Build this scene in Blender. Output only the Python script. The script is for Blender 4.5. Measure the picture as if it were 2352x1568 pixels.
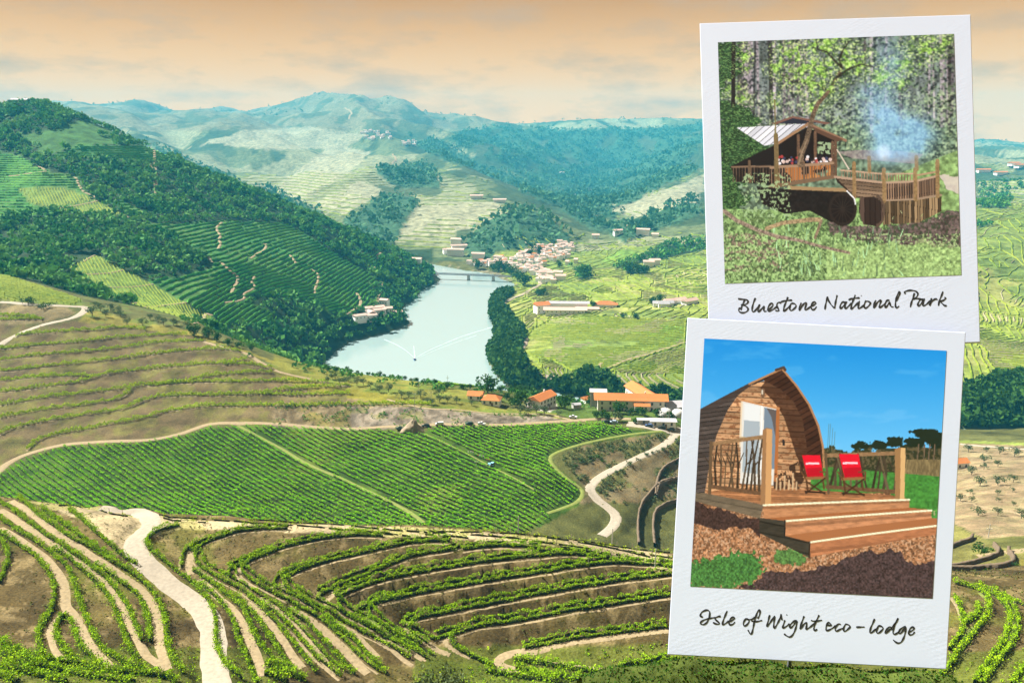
# Douro-like river valley with terraced vineyards and two overlaid inset prints built as large boards.
import bpy, bmesh, math, random
import numpy as np
from mathutils import Vector, Matrix, kdtree
R = math.radians
rng = np.random.default_rng(7); random.seed(7)
sc = bpy.context.scene
for o in list(bpy.data.objects): bpy.data.objects.remove(o)
COL = sc.collection

# ------------------------------------------------------------------ camera
CAMH = 250.0; PITCH = R(14.19); FOC = 4096*28/36.0
cam = bpy.data.cameras.new('camera'); camo = bpy.data.objects.new('camera', cam); COL.objects.link(camo)
cam.lens = 28; cam.sensor_width = 36; cam.sensor_fit = 'HORIZONTAL'; cam.clip_start = 0.5; cam.clip_end = 60000
camo.location = (0, 0, CAMH); camo.rotation_euler = (math.pi/2-PITCH, 0, 0)
sc.camera = camo

# ------------------------------------------------------------------ world, sun, exposure
SUN_AZ, SUN_EL = R(-62), R(46)          # azimuth from the view direction (left is negative), elevation
w = bpy.data.worlds.new('World'); sc.world = w; w.use_nodes = True
nt = w.node_tree; nt.nodes.clear(); N = nt.nodes.new; L = nt.links.new
out = N('ShaderNodeOutputWorld'); bg = N('ShaderNodeBackground'); bg.inputs['Strength'].default_value = 0.09
sky = N('ShaderNodeTexSky'); sky.sky_type = 'NISHITA'; sky.sun_disc = False
sky.sun_elevation = SUN_EL; sky.sun_rotation = SUN_AZ; sky.air_density = 1.2; sky.dust_density = 3.0
tc = N('ShaderNodeTexCoord'); sep = N('ShaderNodeSeparateXYZ'); L(tc.outputs['Generated'], sep.inputs[0])
ramp = N('ShaderNodeValToRGB'); L(sep.outputs['Z'], ramp.inputs[0])
el = ramp.color_ramp.elements
SKY = [(-0.02, (5.2, 2.4, 0.45)), (0.02, (5.0, 2.3, 0.45)), (0.05, (4.6, 2.1, 0.40)), (0.0915, (3.8, 1.75, 0.30)), (0.153, (2.5, 1.0, 0.03)), (0.40, (1.5, 0.95, 0.5)), (1.0, (1.0, 0.9, 0.8))]
while len(el) < len(SKY): el.new(0.5)
for e, (p, c) in zip(el, SKY): e.position = max(p, 0); e.color = (c[0]/20, c[1]/20, c[2]/20, 1)
gain = N('ShaderNodeMix'); gain.data_type = 'RGBA'; gain.blend_type = 'MULTIPLY'; gain.inputs[0].default_value = 1; L(ramp.outputs[0], gain.inputs[6]); gain.inputs[7].default_value = (20, 20, 20, 1)
# soft grey cloud bodies: noise stretched along the horizon
mp = N('ShaderNodeMapping'); mp.inputs['Scale'].default_value = (2.6, 2.6, 9.5); L(tc.outputs['Generated'], mp.inputs[0])
cn = N('ShaderNodeTexNoise'); cn.inputs['Scale'].default_value = 3.2; cn.inputs['Detail'].default_value = 7; cn.inputs['Roughness'].default_value = 0.62; L(mp.outputs[0], cn.inputs['Vector'])
cr = N('ShaderNodeMapRange'); cr.inputs[1].default_value = 0.47; cr.inputs[2].default_value = 0.74; L(cn.outputs['Fac'], cr.inputs[0])
cm = N('ShaderNodeMix'); cm.data_type = 'RGBA'; cm.inputs[7].default_value = (2.3, 1.15, 0.4, 1)
cf = N('ShaderNodeMath'); cf.operation = 'MULTIPLY'; cf.inputs[1].default_value = 1.0; L(cr.outputs[0], cf.inputs[0])
L(cf.outputs[0], cm.inputs[0]); L(gain.outputs[2], cm.inputs[6])
veil = N('ShaderNodeMix'); veil.data_type = 'RGBA'; veil.inputs[0].default_value = 0.985
L(sky.outputs[0], veil.inputs[6]); L(cm.outputs[2], veil.inputs[7]); L(veil.outputs[2], bg.inputs[0]); L(bg.outputs[0], out.inputs[0])
sun = bpy.data.lights.new('sun', 'SUN'); suno = bpy.data.objects.new('sun', sun); COL.objects.link(suno)
sun.energy = 5.0; sun.angle = R(0.5); sun.color = (1.0, 0.96, 0.89)
sd = Vector((math.sin(SUN_AZ)*math.cos(SUN_EL), math.cos(SUN_AZ)*math.cos(SUN_EL), math.sin(SUN_EL)))
suno.rotation_euler = sd.to_track_quat('Z', 'Y').to_euler()
vs = sc.view_settings; vs.view_transform = 'Standard'; vs.look = 'None'; vs.gamma = 1; vs.exposure = 1.75; vs.use_curve_mapping = False
sc.cycles.use_denoising = True; sc.cycles.max_bounces = 6; sc.cycles.volume_bounces = 0; sc.cycles.transparent_max_bounces = 8
sc.cycles.volume_max_steps = 64

# ------------------------------------------------------------------ helpers: mesh, tags, materials
def tag(o, label=None, cat=None, group=None, kind=None):
    if label: o['label'] = label
    if cat: o['category'] = cat
    if group: o['group'] = group
    if kind: o['kind'] = kind
    return o
def mk_mesh(name, V, F, mats=None, smooth=False, mi=None):
    V = np.asarray(V, np.float32); F = np.asarray(F, np.int32)
    me = bpy.data.meshes.new(name); n, k = F.shape
    me.vertices.add(len(V)); me.vertices.foreach_set('co', V.ravel())
    me.loops.add(n*k); me.loops.foreach_set('vertex_index', F.ravel())
    me.polygons.add(n); me.polygons.foreach_set('loop_start', np.arange(0, n*k, k, dtype=np.int32))
    try: me.polygons.foreach_set('loop_total', np.full(n, k, np.int32))
    except Exception: pass
    if mi is not None: me.polygons.foreach_set('material_index', np.asarray(mi, np.int32))
    if smooth: me.polygons.foreach_set('use_smooth', np.ones(n, bool))
    for m in (mats if isinstance(mats, (list, tuple)) else [mats]):
        if m is not None: me.materials.append(m)
    me.update(calc_edges=True)
    return me
def add(name, me, parent=None, loc=None, rz=None):
    o = bpy.data.objects.new(name, me); COL.objects.link(o)
    if parent is not None: o.parent = parent
    if loc is not None: o.location = loc
    if rz is not None: o.rotation_euler = (0, 0, rz)
    return o
def empty(name, loc, rz=0.0):
    o = add(name, None, None, loc, rz); o.empty_display_size = 0.5; return o
class MB:                                     # collects boxes / prisms into one mesh
    def __init__(s): s.v = []; s.f = []
    def quad(s, a, b, c, d): i = len(s.v); s.v += [a, b, c, d]; s.f.append((i, i+1, i+2, i+3)); return s
    def tri(s, a, b, c): return s.quad(a, b, c, c)
    def box(s, x0, x1, y0, y1, z0, z1, top=0.0):
        i = len(s.v); t = top
        s.v += [(x0, y0, z0), (x1, y0, z0), (x1, y1, z0), (x0, y1, z0), (x0+t, y0+t, z1), (x1-t, y0+t, z1), (x1-t, y1-t, z1), (x0+t, y1-t, z1)]
        for q in ((0, 3, 2, 1), (4, 5, 6, 7), (0, 1, 5, 4), (1, 2, 6, 5), (2, 3, 7, 6), (3, 0, 4, 7)): s.f.append(tuple(i+k for k in q))
        return s
    def bar(s, p, q, r=0.05, r2=None, n=6):
        p = Vector(p); q = Vector(q); d = (q-p).normalized(); a = d.orthogonal().normalized(); b = d.cross(a); i = len(s.v); r2 = r if r2 is None else r2
        for k in range(n):
            t = 2*math.pi*k/n; u = a*math.cos(t)+b*math.sin(t); s.v.append(tuple(p+u*r)); s.v.append(tuple(q+u*r2))
        for k in range(n):
            j = (k+1) % n; s.f.append((i+2*k, i+2*j, i+2*j+1, i+2*k+1))
        s.v.append(tuple(p)); s.v.append(tuple(q)); c = len(s.v)-2
        for k in range(n):
            j = (k+1) % n; s.f.append((c, i+2*j, i+2*k, i+2*k)); s.f.append((c+1, i+2*k+1, i+2*j+1, i+2*j+1))
        return s
    def mesh(s, name, mat, smooth=False):
        me = bpy.data.meshes.new(name)
        fs = [tuple(dict.fromkeys(f)) for f in s.f]
        me.from_pydata([tuple(p) for p in s.v], [], [f for f in fs if len(f) > 2]); me.materials.append(mat)
        if smooth: me.polygons.foreach_set('use_smooth', np.ones(len(me.polygons), bool))
        me.update(); return me
    def build(s, name, mat, parent=None, smooth=False, loc=None): return add(name, s.mesh(name, mat, smooth), parent, loc)
def new_mat(name):
    m = bpy.data.materials.new(name); m.use_nodes = True
    t = m.node_tree; return m, t, t.nodes['Principled BSDF']
def solid(name, c, rough=0.8, var=0.25, scale=3.0, bump=0.0, spec=0.3, metal=0.0):
    m, t, b = new_mat(name)
    tx = t.nodes.new('ShaderNodeTexCoord'); n = t.nodes.new('ShaderNodeTexNoise'); n.inputs['Scale'].default_value = scale; n.inputs['Detail'].default_value = 5
    t.links.new(tx.outputs['Object'], n.inputs['Vector'])
    mx = t.nodes.new('ShaderNodeMix'); mx.data_type = 'RGBA'; t.links.new(n.outputs['Fac'], mx.inputs[0])
    mx.inputs[6].default_value = (*[x*(1-var) for x in c], 1); mx.inputs[7].default_value = (*[min(x*(1+var), 1) for x in c], 1)
    t.links.new(mx.outputs[2], b.inputs['Base Color'])
    b.inputs['Roughness'].default_value = rough; b.inputs['Specular IOR Level'].default_value = spec; b.inputs['Metallic'].default_value = metal
    if bump:
        bp = t.nodes.new('ShaderNodeBump'); bp.inputs['Strength'].default_value = bump; bp.inputs['Distance'].default_value = 0.1; t.links.new(n.outputs['Fac'], bp.inputs['Height']); t.links.new(bp.outputs[0], b.inputs['Normal'])
    return m
def leaf_mat(name, c1, c2, c3=None, trans=0.35, scale=0.02):
    # leaf colour varies leaf by leaf and over patches; some light passes through
    m, t, b = new_mat(name); nd = t.nodes.new; lk = t.links.new
    g = nd('ShaderNodeNewGeometry'); mx = nd('ShaderNodeMix'); mx.data_type = 'RGBA'
    lk(g.outputs['Random Per Island'], mx.inputs[0]); mx.inputs[6].default_value = (*c1, 1); mx.inputs[7].default_value = (*c2, 1)
    n = nd('ShaderNodeTexNoise'); n.inputs['Scale'].default_value = scale; n.inputs['Detail'].default_value = 4; lk(g.outputs['Position'], n.inputs['Vector'])
    mr = nd('ShaderNodeMapRange'); mr.inputs[1].default_value = 0.42; mr.inputs[2].default_value = 0.68; lk(n.outputs['Fac'], mr.inputs[0])
    m2 = nd('ShaderNodeMix'); m2.data_type = 'RGBA'; lk(mr.outputs[0], m2.inputs[0]); lk(mx.outputs[2], m2.inputs[6]); m2.inputs[7].default_value = (*(c3 or c2), 1)
    lk(m2.outputs[2], b.inputs['Base Color']); b.inputs['Roughness'].default_value = 0.8; b.inputs['Specular IOR Level'].default_value = 0.08
    tr = nd('ShaderNodeBsdfTranslucent'); lk(m2.outputs[2], tr.inputs[0]); ms = nd('ShaderNodeMixShader'); ms.inputs[0].default_value = trans
    lk(b.outputs[0], ms.inputs[1]); lk(tr.outputs[0], ms.inputs[2]); lk(ms.outputs[0], t.nodes['Material Output'].inputs[0])
    return m
def hashn(ix, iy, s):
    h = (ix.astype(np.int64)*374761393 + iy.astype(np.int64)*668265263 + s*982451653) & 0x7fffffff
    h = ((h ^ (h >> 13))*1274126177) & 0x7fffffff
    return ((h ^ (h >> 16)) & 0xffff)/65535.0
def vnoise(x, y, s=0):                       # value noise on a hashed lattice
    x, y = np.broadcast_arrays(np.asarray(x, float), np.asarray(y, float)); ix = np.floor(x); iy = np.floor(y); fx = x-ix; fy = y-iy; fx = fx*fx*(3-2*fx); fy = fy*fy*(3-2*fy)
    if x.size == 0: return x
    x0, x1, y0, y1 = ix.min(), ix.max()+1, iy.min(), iy.max()+1
    if (x1-x0+1)*(y1-y0+1) < 4e6:
        gx, gy = np.meshgrid(np.arange(x0, x1+1), np.arange(y0, y1+1)); T_ = hashn(gx, gy, s).ravel(); wd = int(x1-x0+1); k = ((iy-y0)*wd+(ix-x0)).astype(np.int64)
        a = T_[k]; b = T_[k+1]; c = T_[k+wd]; d = T_[k+wd+1]
    else: a = hashn(ix, iy, s); b = hashn(ix+1, iy, s); c = hashn(ix, iy+1, s); d = hashn(ix+1, iy+1, s)
    return (a*(1-fx)+b*fx)*(1-fy)+(c*(1-fx)+d*fx)*fy
def fbm(x, y, o=4, s=0):
    r = 0; a = 0.5; t = 0
    for k in range(o): r = r+a*vnoise(x*2**k, y*2**k, s+k); t += a; a *= 0.5
    return r/t
def inpoly(x, y, poly):
    r = np.zeros(np.shape(x), bool); p = np.asarray(poly, float); j = len(p)-1
    for i in range(len(p)):
        c = ((p[i, 1] > y) != (p[j, 1] > y)) & (x < (p[j, 0]-p[i, 0])*(y-p[i, 1])/(p[j, 1]-p[i, 1]+1e-12)+p[i, 0]); r ^= c; j = i
    return r
# ------------------------------------------------------------------ survey: control points of the valley floor and slopes
PF = FOC*2352/4096; PCX, PCY = 1176.0, 784.15
CT, ST = math.cos(PITCH), math.sin(PITCH)
def ray(px, py):                              # azimuth ratio X/Y and slope dz/dY of a sight line
    u = (np.asarray(px, float)-PCX)/PF; v = -(np.asarray(py, float)-PCY)/PF; dy = CT+v*ST
    return u/dy, (-ST+v*CT)/dy
def project(X, Y, Z):
    dz = Z-CAMH; f = Y*CT-dz*ST; return PCX+PF*X/f, PCY-PF*(Y*ST+dz*CT)/f
def zoomer(x0, y0, x1, wpx):
    s = (x1-x0)/wpx
    return lambda pts: [((x0+x*s)*2352/4096, (y0+y*s)*2352/4096) for x, y in pts]
Z1 = zoomer(0, 300, 1400, 2352); Z3 = zoomer(0, 1000, 1400, 2352); Z4 = zoomer(1300, 1000, 2800, 2352); Z6 = zoomer(1200, 1900, 2700, 2352)
Z7 = zoomer(1550, 1480, 2750, 2352); Z5 = zoomer(1560, 880, 2660, 2352); ZR1 = zoomer(3700, 500, 4096, 517); ZR2 = zoomer(3700, 1500, 4096, 504)
F1 = zoomer(0, 1960, 760, 1546); F2 = zoomer(560, 2060, 1230, 1566); F3 = zoomer(1000, 2060, 1800, 1869); F4 = zoomer(1700, 2060, 2720, 2352)
Z2 = zoomer(1300, 300, 2850, 2352)
CP = [  # sight-line x, y and distance
(0,1568,125),(300,1568,128),(600,1568,138),(900,1568,148),(1176,1568,152),(1500,1568,150),(1800,1568,145),(2100,1568,140),(2352,1568,135),(2800,1568,130),(-400,1568,125),
(0,1450,145),(300,1450,150),(600,1450,156),(0,1300,172),(200,1330,168),(400,1330,174),(550,1400,164),(-300,1300,170),
(0,1160,205),(200,1180,203),(320,1210,198),
(450,1310,184),(600,1350,177),(750,1400,171),(900,1450,167),(1050,1500,164),(1150,1500,165),
(500,1215,197),(700,1222,197),(900,1230,194),(1100,1240,190),(1300,1255,186),(1540,1300,180),(1800,1310,178),(2100,1325,180),(2352,1345,185),(2700,1350,185),
(1000,1330,182),(1200,1380,176.5),(1400,1420,173),(1500,1350,178),(1540,1480,164),(1300,1520,160),(1250,1470,167),
(700,1205,205),(1000,1213,203),(1300,1240,198),(1540,1275,192),(100,1145,215),(0,1138,215),(300,1170,212),
(0,1085,372),(200,1020,400),(500,972,430),(900,985,425),(1170,975,432),(1450,985,425),(0,1130,350),(400,1100,365),(700,1150,346),(1000,1200,326),(1200,1215,319),(1250,1100,362),(1300,1030,392),
(1265,1055,380),(1560,995,425),(1480,1050,395),(1380,1100,375),(1420,1170,345),(1400,1240,325),(1500,1150,360),(1550,1250,330),(1550,1080,395),
(2220,1200,300),(2352,1200,300),(2280,1100,400),(2280,1020,560),(2280,1260,245),(2280,1320,205),(2280,1150,350),(2600,1100,400),
(1000,935,445),(1300,940,470),(1450,945,470),(1565,960,455),(1250,925,500),(1100,965,436),(700,965,438),
(300,1000,408),(300,900,470),(0,1000,410),(0,850,500),(0,720,570),(190,705,580),(0,630,650),(160,690,605),(300,780,540),(560,800,520),(560,900,465),(800,960,441),(900,920,465),(750,850,515),(930,915,470),(-300,800,540),(-300,650,650),
(400,725,600),(650,820,560),(900,865,545),(1100,885,535),(1200,900,525),
(100,600,830),(250,650,800),(450,720,790),(600,770,800),(700,820,830),
(0,500,1050),(0,400,1250),(0,300,1430),(0,232,1550),(80,230,1550),(130,245,1550),(250,300,1530),(340,335,1520),(450,385,1510),(600,445,1500),(760,505,1490),(850,545,1490),(940,592,1480),(-300,220,1600),(-300,450,1150),
(200,400,1250),(200,500,1050),(200,570,900),(400,450,1250),(400,560,1000),(400,640,880),(600,520,1250),(600,620,1010),(600,700,890),(750,600,1200),(750,700,1000),(850,640,1250),(900,690,1180),(800,760,960),
(200,300,3000),(100,245,4200),(150,243,4200),(400,245,4200),(490,262,4100),(560,247,4100),(640,231,4200),(690,234,4150),(740,220,4200),(800,219,4200),(870,223,4200),(950,240,4100),(1030,266,4000),(1120,286,4000),(1200,298,4000),(1300,290,4000),(1400,289,4000),(1480,284,4000),(1550,275,3900),(1600,275,3900),(1700,290,4000),(1900,310,4200),(2100,325,4400),(2250,334,4500),(2352,336,4500),(-300,240,4200),(2700,330,4500),
(300,330,2800),(500,330,3000),(700,320,3100),(870,320,3100),(1000,350,3000),(600,400,2500),(800,400,2400),(950,420,2350),(1050,450,2200),(720,460,2200),(850,470,2050),(1000,500,1950),(1200,485,1880),(1200,540,1800),(1100,560,1790),(950,570,1800),(1300,545,1850),
(900,335,2800),(1050,392,2560),(1200,442,2380),(1330,492,2220),(1390,525,2130),(1370,478,2700),(1390,430,3200),(1410,385,3600),(1610,380,2650),(1500,442,2380),(1430,492,2210),(1250,395,3150),(1150,350,3400),(1300,350,3600),(1520,340,3500),(1480,390,3100),(1700,420,2500),(1600,500,2000),(1500,520,2000),
(1800,450,2200),(2000,450,2200),(2250,400,2600),(2300,440,2000),(2300,500,1500),(2300,570,1250),(2250,592,1200),(2700,500,1500),
(1200,700,1170),(1300,700,1130),(1300,640,1380),(1300,780,920),(1450,700,1110),(1450,800,880),(1450,620,1430),(1600,800,860),(1600,700,1080),(1600,620,1380),(1600,560,1700),(1400,570,1700),(1400,870,760),(1560,870,745),(1250,840,820),(1900,700,1050),(1900,800,840),(2280,700,1050),(2280,800,850),(2280,870,745),(2280,930,700),(2700,800,850),(1300,600,1620),(1150,610,1600),(1290,570,1720)]
WP = [(p, y, z) for y, z in ((40, 212), (70, 190), (100, 167)) for p in (-500, 300, 1176, 2000, 2800)] + [
(200,260,108),(700,270,98),(1200,270,93),(1500,260,88),(1800,260,95),(2300,240,112),(1900,350,62),(1900,450,45),(1900,560,20),(1500,540,70),(1700,450,74),
(650,660,60),(900,650,45),(1100,640,40),(1300,620,42),(1500,620,30),(400,720,95),(200,760,108),(0,780,122),
(200,2000,120),(400,1900,60),(600,1800,20),(0,2100,180),(800,1750,8),
(300,8400,480),(1176,8400,330),(2000,8400,250),(-500,8400,480),(2900,8400,250)]
def dens(line, step=90):
    o = []
    for a, b in zip(line[:-1], line[1:]):
        n = max(1, int(abs(b[0]-a[0])/step)); o += [tuple(a[k]+(b[k]-a[k])*i/n for k in range(3)) for i in range(n)]
    return o+[line[-1]]
LINES = [[(-400,1568,125),(0,1568,125),(300,1568,128),(600,1568,138),(900,1568,148),(1176,1568,152),(1500,1568,150),(1800,1568,145),(2100,1568,140),(2352,1568,135),(2800,1568,130)],
 [(450,1310,184),(600,1350,177),(750,1400,171),(900,1450,167),(1050,1500,164),(1150,1500,165)],
 [(-300,1150,205),(0,1160,205),(200,1180,203),(320,1210,198),(500,1215,197),(700,1222,197),(900,1230,194),(1100,1240,190),(1300,1255,186),(1540,1300,180),(1800,1310,178),(2100,1325,180),(2352,1345,185),(2700,1350,185)],
 [(-300,1128,216),(0,1138,215),(100,1145,215),(300,1170,212),(700,1205,205),(1000,1213,203),(1300,1240,198),(1540,1275,192),(1900,1290,190)]]
for ln in LINES: CP = [c for c in CP if c not in ln]+dens(ln)
CP = [(a_, b_, y_ if y_ < 2000 else 2000+(y_-2000)*2.2) for a_, b_, y_ in CP]
pa, pt = ray([c[0] for c in CP], [c[1] for c in CP]); pY = np.array([c[2] for c in CP], float)
wa, _ = ray([c[0] for c in WP], [784]*len(WP)); wY = np.array([c[1] for c in WP], float)
ca = np.concatenate([pa, wa]); cY = np.concatenate([pY, wY]); cz = np.concatenate([CAMH+pY*pt, np.array([c[2] for c in WP], float)])
def warp(a, Y): return np.stack([np.asarray(a)*3.0, np.log(Y)*1.5], -1)
Pc = warp(ca, cY); D = np.sqrt(((Pc[:, None]-Pc[None])**2).sum(-1)+0.03)
nC = len(Pc); A = np.zeros((nC+3, nC+3)); A[:nC, :nC] = D-np.eye(nC)*0.02; A[:nC, nC] = 1; A[:nC, nC+1:] = Pc; A[nC, :nC] = 1; A[nC+1:, :nC] = Pc.T
wgt = np.linalg.solve(A, np.concatenate([cz, [0, 0, 0]]))
NA, NL = 570, 800
AG = np.linspace(-1.05, 1.05, NA); LG = np.linspace(math.log(40), math.log(7600), NL); YG = np.exp(LG)
ZG = np.zeros((NL, NA))
for i in range(0, NL, 40):
    q = warp(*np.broadcast_arrays(AG[None, :], YG[i:i+40, None])).reshape(-1, 2)
    d = np.sqrt(((q[:, None]-Pc[None])**2).sum(-1)+0.03)
    ZG[i:i+40] = (d@wgt[:nC]+wgt[nC]+q@wgt[nC+1:]).reshape(-1, NA)
def blur(a, k):
    w_ = np.exp(-0.5*(np.arange(-3*k, 3*k+1)/k)**2); w_ /= w_.sum()
    p = np.pad(a, ((3*k, 3*k), (0, 0)), 'edge'); a = sum(w_[i]*p[i:i+a.shape[0]] for i in range(len(w_)))
    p = np.pad(a, ((0, 0), (3*k, 3*k)), 'edge'); return sum(w_[i]*p[:, i:i+a.shape[1]] for i in range(len(w_)))
ZG = blur(ZG, 2)
XX = AG[None, :]*YG[:, None]; YY = np.broadcast_to(YG[:, None], XX.shape)
# natural roughness grows with distance (gullies and spurs on the far hills)
far = np.clip((YY-1500)/1500, 0, 1)
ZG += ((1-2*np.abs(fbm((XX+0.5*YY)/760+3, (YY-0.3*XX)/1900+7, 4, 3)-0.5)*2)*0.6+fbm(XX/420, YY/600, 4, 4)*0.4-0.62)*210*far*np.clip((ZG-15)/120, 0, 1)
ZG += (fbm(XX/60, YY/60, 4, 11)-0.5)*np.clip((YY-600)/700, 0, 1)*9*np.clip((ZG-4)/25, 0, 1)
ZG += (fbm(XX/14, YY/14, 3, 21)-0.5)*0.9
# ---- the river bed: polygon of the water's edge at z = 0
def on_plane(pts, z=0.0):
    a, t = ray([p[0] for p in pts], [p[1] for p in pts]); Y = (z-CAMH)/t; return list(zip(a*Y, Y))
left_shore = on_plane(Z4([(0,700),(60,640),(150,580),(260,550),(380,520),(470,490),(530,460),(500,420),(480,390),(500,350),(560,310),(610,250),(680,215),(720,190),(700,165),(640,120),(600,95)]))
quay = on_plane(Z4([(560,84),(640,82),(770,106),(880,127),(960,138),(1050,152),(1110,182),(1180,205),(1210,238),(1160,243),(1100,272),(1045,330),(1040,390),(1050,450),(1070,520),(1080,570),(1040,600),(1020,650),(1040,720),(1080,790),(1150,858)]))
branch = on_plane([(1230,893),(1300,905),(1560,935),(1900,962),(2220,985),(2352,985),(2700,985)])
near_shore = on_plane([(2700,1012),(2352,1011),(2220,1008),(1900,1004),(1560,985),(1300,968)])+[(0, 705), (-90, 730), (-170, 775), (-215, 815)]
RIVER = left_shore+quay+branch+near_shore
inr = inpoly(XX, YY, RIVER)
kd = kdtree.KDTree(4000); rp = np.array(RIVER+[RIVER[0]]); k_ = 0; SH = []
for i in range(len(RIVER)):
    n = max(1, int(np.hypot(*(rp[i+1]-rp[i]))/6))
    for j in range(n): SH.append(rp[i]+(rp[i+1]-rp[i])*j/n)
kd = kdtree.KDTree(len(SH))
for i, p in enumerate(SH): kd.insert((p[0], p[1], 0), i)
kd.balance()
sel = np.argwhere((YY > 560) & (YY < 1900) & (np.abs(XX) < 900))
for i, j in sel:
    d = kd.find((XX[i, j], YY[i, j], 0))[2]
    if inr[i, j]: ZG[i, j] = -0.3-min(d*0.25, 4)
    elif d < 150: ZG[i, j] = max(ZG[i, j], 0.5+min(d*0.12, 3)); ZG[i, j] = min(ZG[i, j], 0.9+d*0.7)
ZG = np.where((~inr) & (ZG < 0.8), 0.8, ZG)
def zt(X, Y):
    X = np.asarray(X, float); Y = np.asarray(Y, float)
    fi = np.clip((np.log(Y)-LG[0])/(LG[1]-LG[0]), 0, NL-1.001); fj = np.clip((X/Y-AG[0])/(AG[1]-AG[0]), 0, NA-1.001)
    i = fi.astype(int); j = fj.astype(int); a = fi-i; b = fj-j
    return (ZG[i, j]*(1-b)+ZG[i, j+1]*b)*(1-a)+(ZG[i+1, j]*(1-b)+ZG[i+1, j+1]*b)*a
def cast(pts, ymin=60, ymax=7500):            # where sight lines first meet the ground
    a, t = ray([p[0] for p in pts], [p[1] for p in pts]); res = []
    ok = (YG >= ymin) & (YG <= ymax); ys = YG[ok]
    for ai, ti in zip(a, t):
        zz = zt(ai*ys, ys)-(CAMH+ys*ti); k = np.argmax(zz > 0)
        if zz[k] <= 0: k = int(np.argmax(zz)); Y = ys[k]
        elif k == 0: Y = ys[0]
        else: Y = ys[k-1]+(ys[k]-ys[k-1])*(-zz[k-1])/(zz[k]-zz[k-1])
        res.append((ai*Y, Y))
    return np.array(res)
def smooth_line(p, step):                     # Catmull-Rom through points, resampled evenly
    p = np.asarray(p, float)
    if len(p) > 2:
        q = np.vstack([2*p[0]-p[1], p, 2*p[-1]-p[-2]]); o = []
        for i in range(1, len(q)-2):
            t = np.linspace(0, 1, 8, endpoint=False)[:, None]; a, b, c, d = q[i-1:i+3]
            o.append(0.5*((2*b)+(c-a)*t+(2*a-5*b+4*c-d)*t**2+(-a+3*b-3*c+d)*t**3))
        p = np.vstack(o+[p[-1:]])
    s = np.concatenate([[0], np.cumsum(np.hypot(*np.diff(p, axis=0).T))]); n = max(2, int(s[-1]/step)+1); u = np.linspace(0, s[-1], n)
    return np.stack([np.interp(u, s, p[:, 0]), np.interp(u, s, p[:, 1])], -1)
# ------------------------------------------------------------------ traced lines: vine terraces, tracks, roads
# foreground vine hedges; 'arc' rows crown the banks that face the camera, 'low' rows run down the near slope, 'sparse' rows stand on pale soil
HEDGES = []   # (name tag, sight-line points, kind)
def H(kind, pts, zz): HEDGES.append((kind, zz(pts)))
H('low', [(0,400),(40,460),(70,530),(60,600),(30,680),(0,760)], F1)
H('low', [(0,350),(90,410),(180,470),(270,530),(340,600),(400,680),(435,760),(445,850),(430,940),(390,1030),(340,1110),(310,1180),(320,1260),(350,1330)], F1)
H('low', [(600,1380),(530,1320),(480,1250),(460,1170),(470,1090),(530,1030),(590,1090),(610,1170),(640,1240),(690,1310),(760,1370),(830,1420)], F1)
H('low', [(0,230),(80,290),(190,360),(300,430),(400,500),(480,570),(550,640),(590,730),(620,820),(650,910),(680,1000),(710,1080),(760,1180),(810,1270),(880,1340),(970,1400),(1080,1430),(1200,1460)], F1)
H('low', [(430,480),(520,530),(620,610),(700,680),(780,750),(850,830),(900,910),(950,1010),(990,1110),(1020,1200),(1060,1300),(1110,1360)], F1)
H('low', [(0,110),(80,150),(170,220),(270,290),(370,370),(480,430),(580,510),(680,570),(770,650),(860,720),(930,800),(990,880),(1040,960),(1080,1060),(1120,1160),(1160,1250)], F1)
H('low', [(780,610),(880,670),(970,740),(1060,800),(1130,870),(1170,950),(1200,1040),(1215,1140),(1220,1240)], F1)
H('low', [(150,80),(260,160),(370,250),(480,320),(590,400),(700,450),(810,520),(900,580),(1000,640),(1090,700),(1160,760),(1230,830),(1290,920),(1330,1010),(1350,1110),(1360,1220),(1380,1320),(1430,1420),(1500,1500)], F1)
H('low', [(340,160),(440,230),(540,300),(640,370),(740,440),(840,510),(940,560)], F1)
H('low', [(560,160),(650,230),(740,310),(830,390),(910,460),(1010,530),(1120,600)], F1)
H('sparse', [(480,130),(600,130),(750,150),(880,190),(1000,210),(1085,225)], F1)
H('near', [(0,1230),(90,1310),(220,1350),(360,1380),(560,1410),(760,1450),(950,1475),(1150,1495),(1350,1520),(1450,1568)], F1)
H('near', [(0,1330),(120,1385),(300,1430),(480,1470),(700,1510),(900,1540),(1100,1568)], F1)
H('near', [(0,1440),(200,1480),(400,1530),(560,1568)], F1)
H('near', [(0,1520),(150,1560)], F1)
H('low', [(370,100),(280,120),(180,160),(100,220),(60,290),(100,350),(180,410),(270,480),(350,540),(430,600),(520,680),(600,770),(660,850),(700,950),(715,1060),(710,1170),(730,1280),(790,1400),(860,1480),(950,1540)], F2)
H('low', [(560,640),(640,710),(720,780),(790,860),(850,950),(890,1050),(920,1160),(970,1270),(1010,1380),(1060,1490),(1100,1568)], F2)
H('arc', [(540,250),(460,300),(410,350),(390,420),(385,490)], F2)
H('arc', [(1380,130),(1200,130),(1050,140),(900,160),(780,200),(660,240),(570,290),(520,350),(520,430),(570,490),(660,540),(760,600),(880,660),(1000,730),(1100,800),(1220,880),(1320,960),(1420,1060),(1500,1150),(1566,1230),(1668,1340),(1788,1440),(1890,1520)], F2)
H('low', [(500,530),(600,590),(700,660),(780,730),(870,800),(960,890),(1010,990),(1050,1090),(1100,1190),(1180,1290),(1260,1370),(1380,1440)], F2)
H('low', [(900,760),(1000,850),(1090,950),(1150,1050),(1230,1170),(1310,1290),(1400,1400),(1470,1500)], F2)
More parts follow.
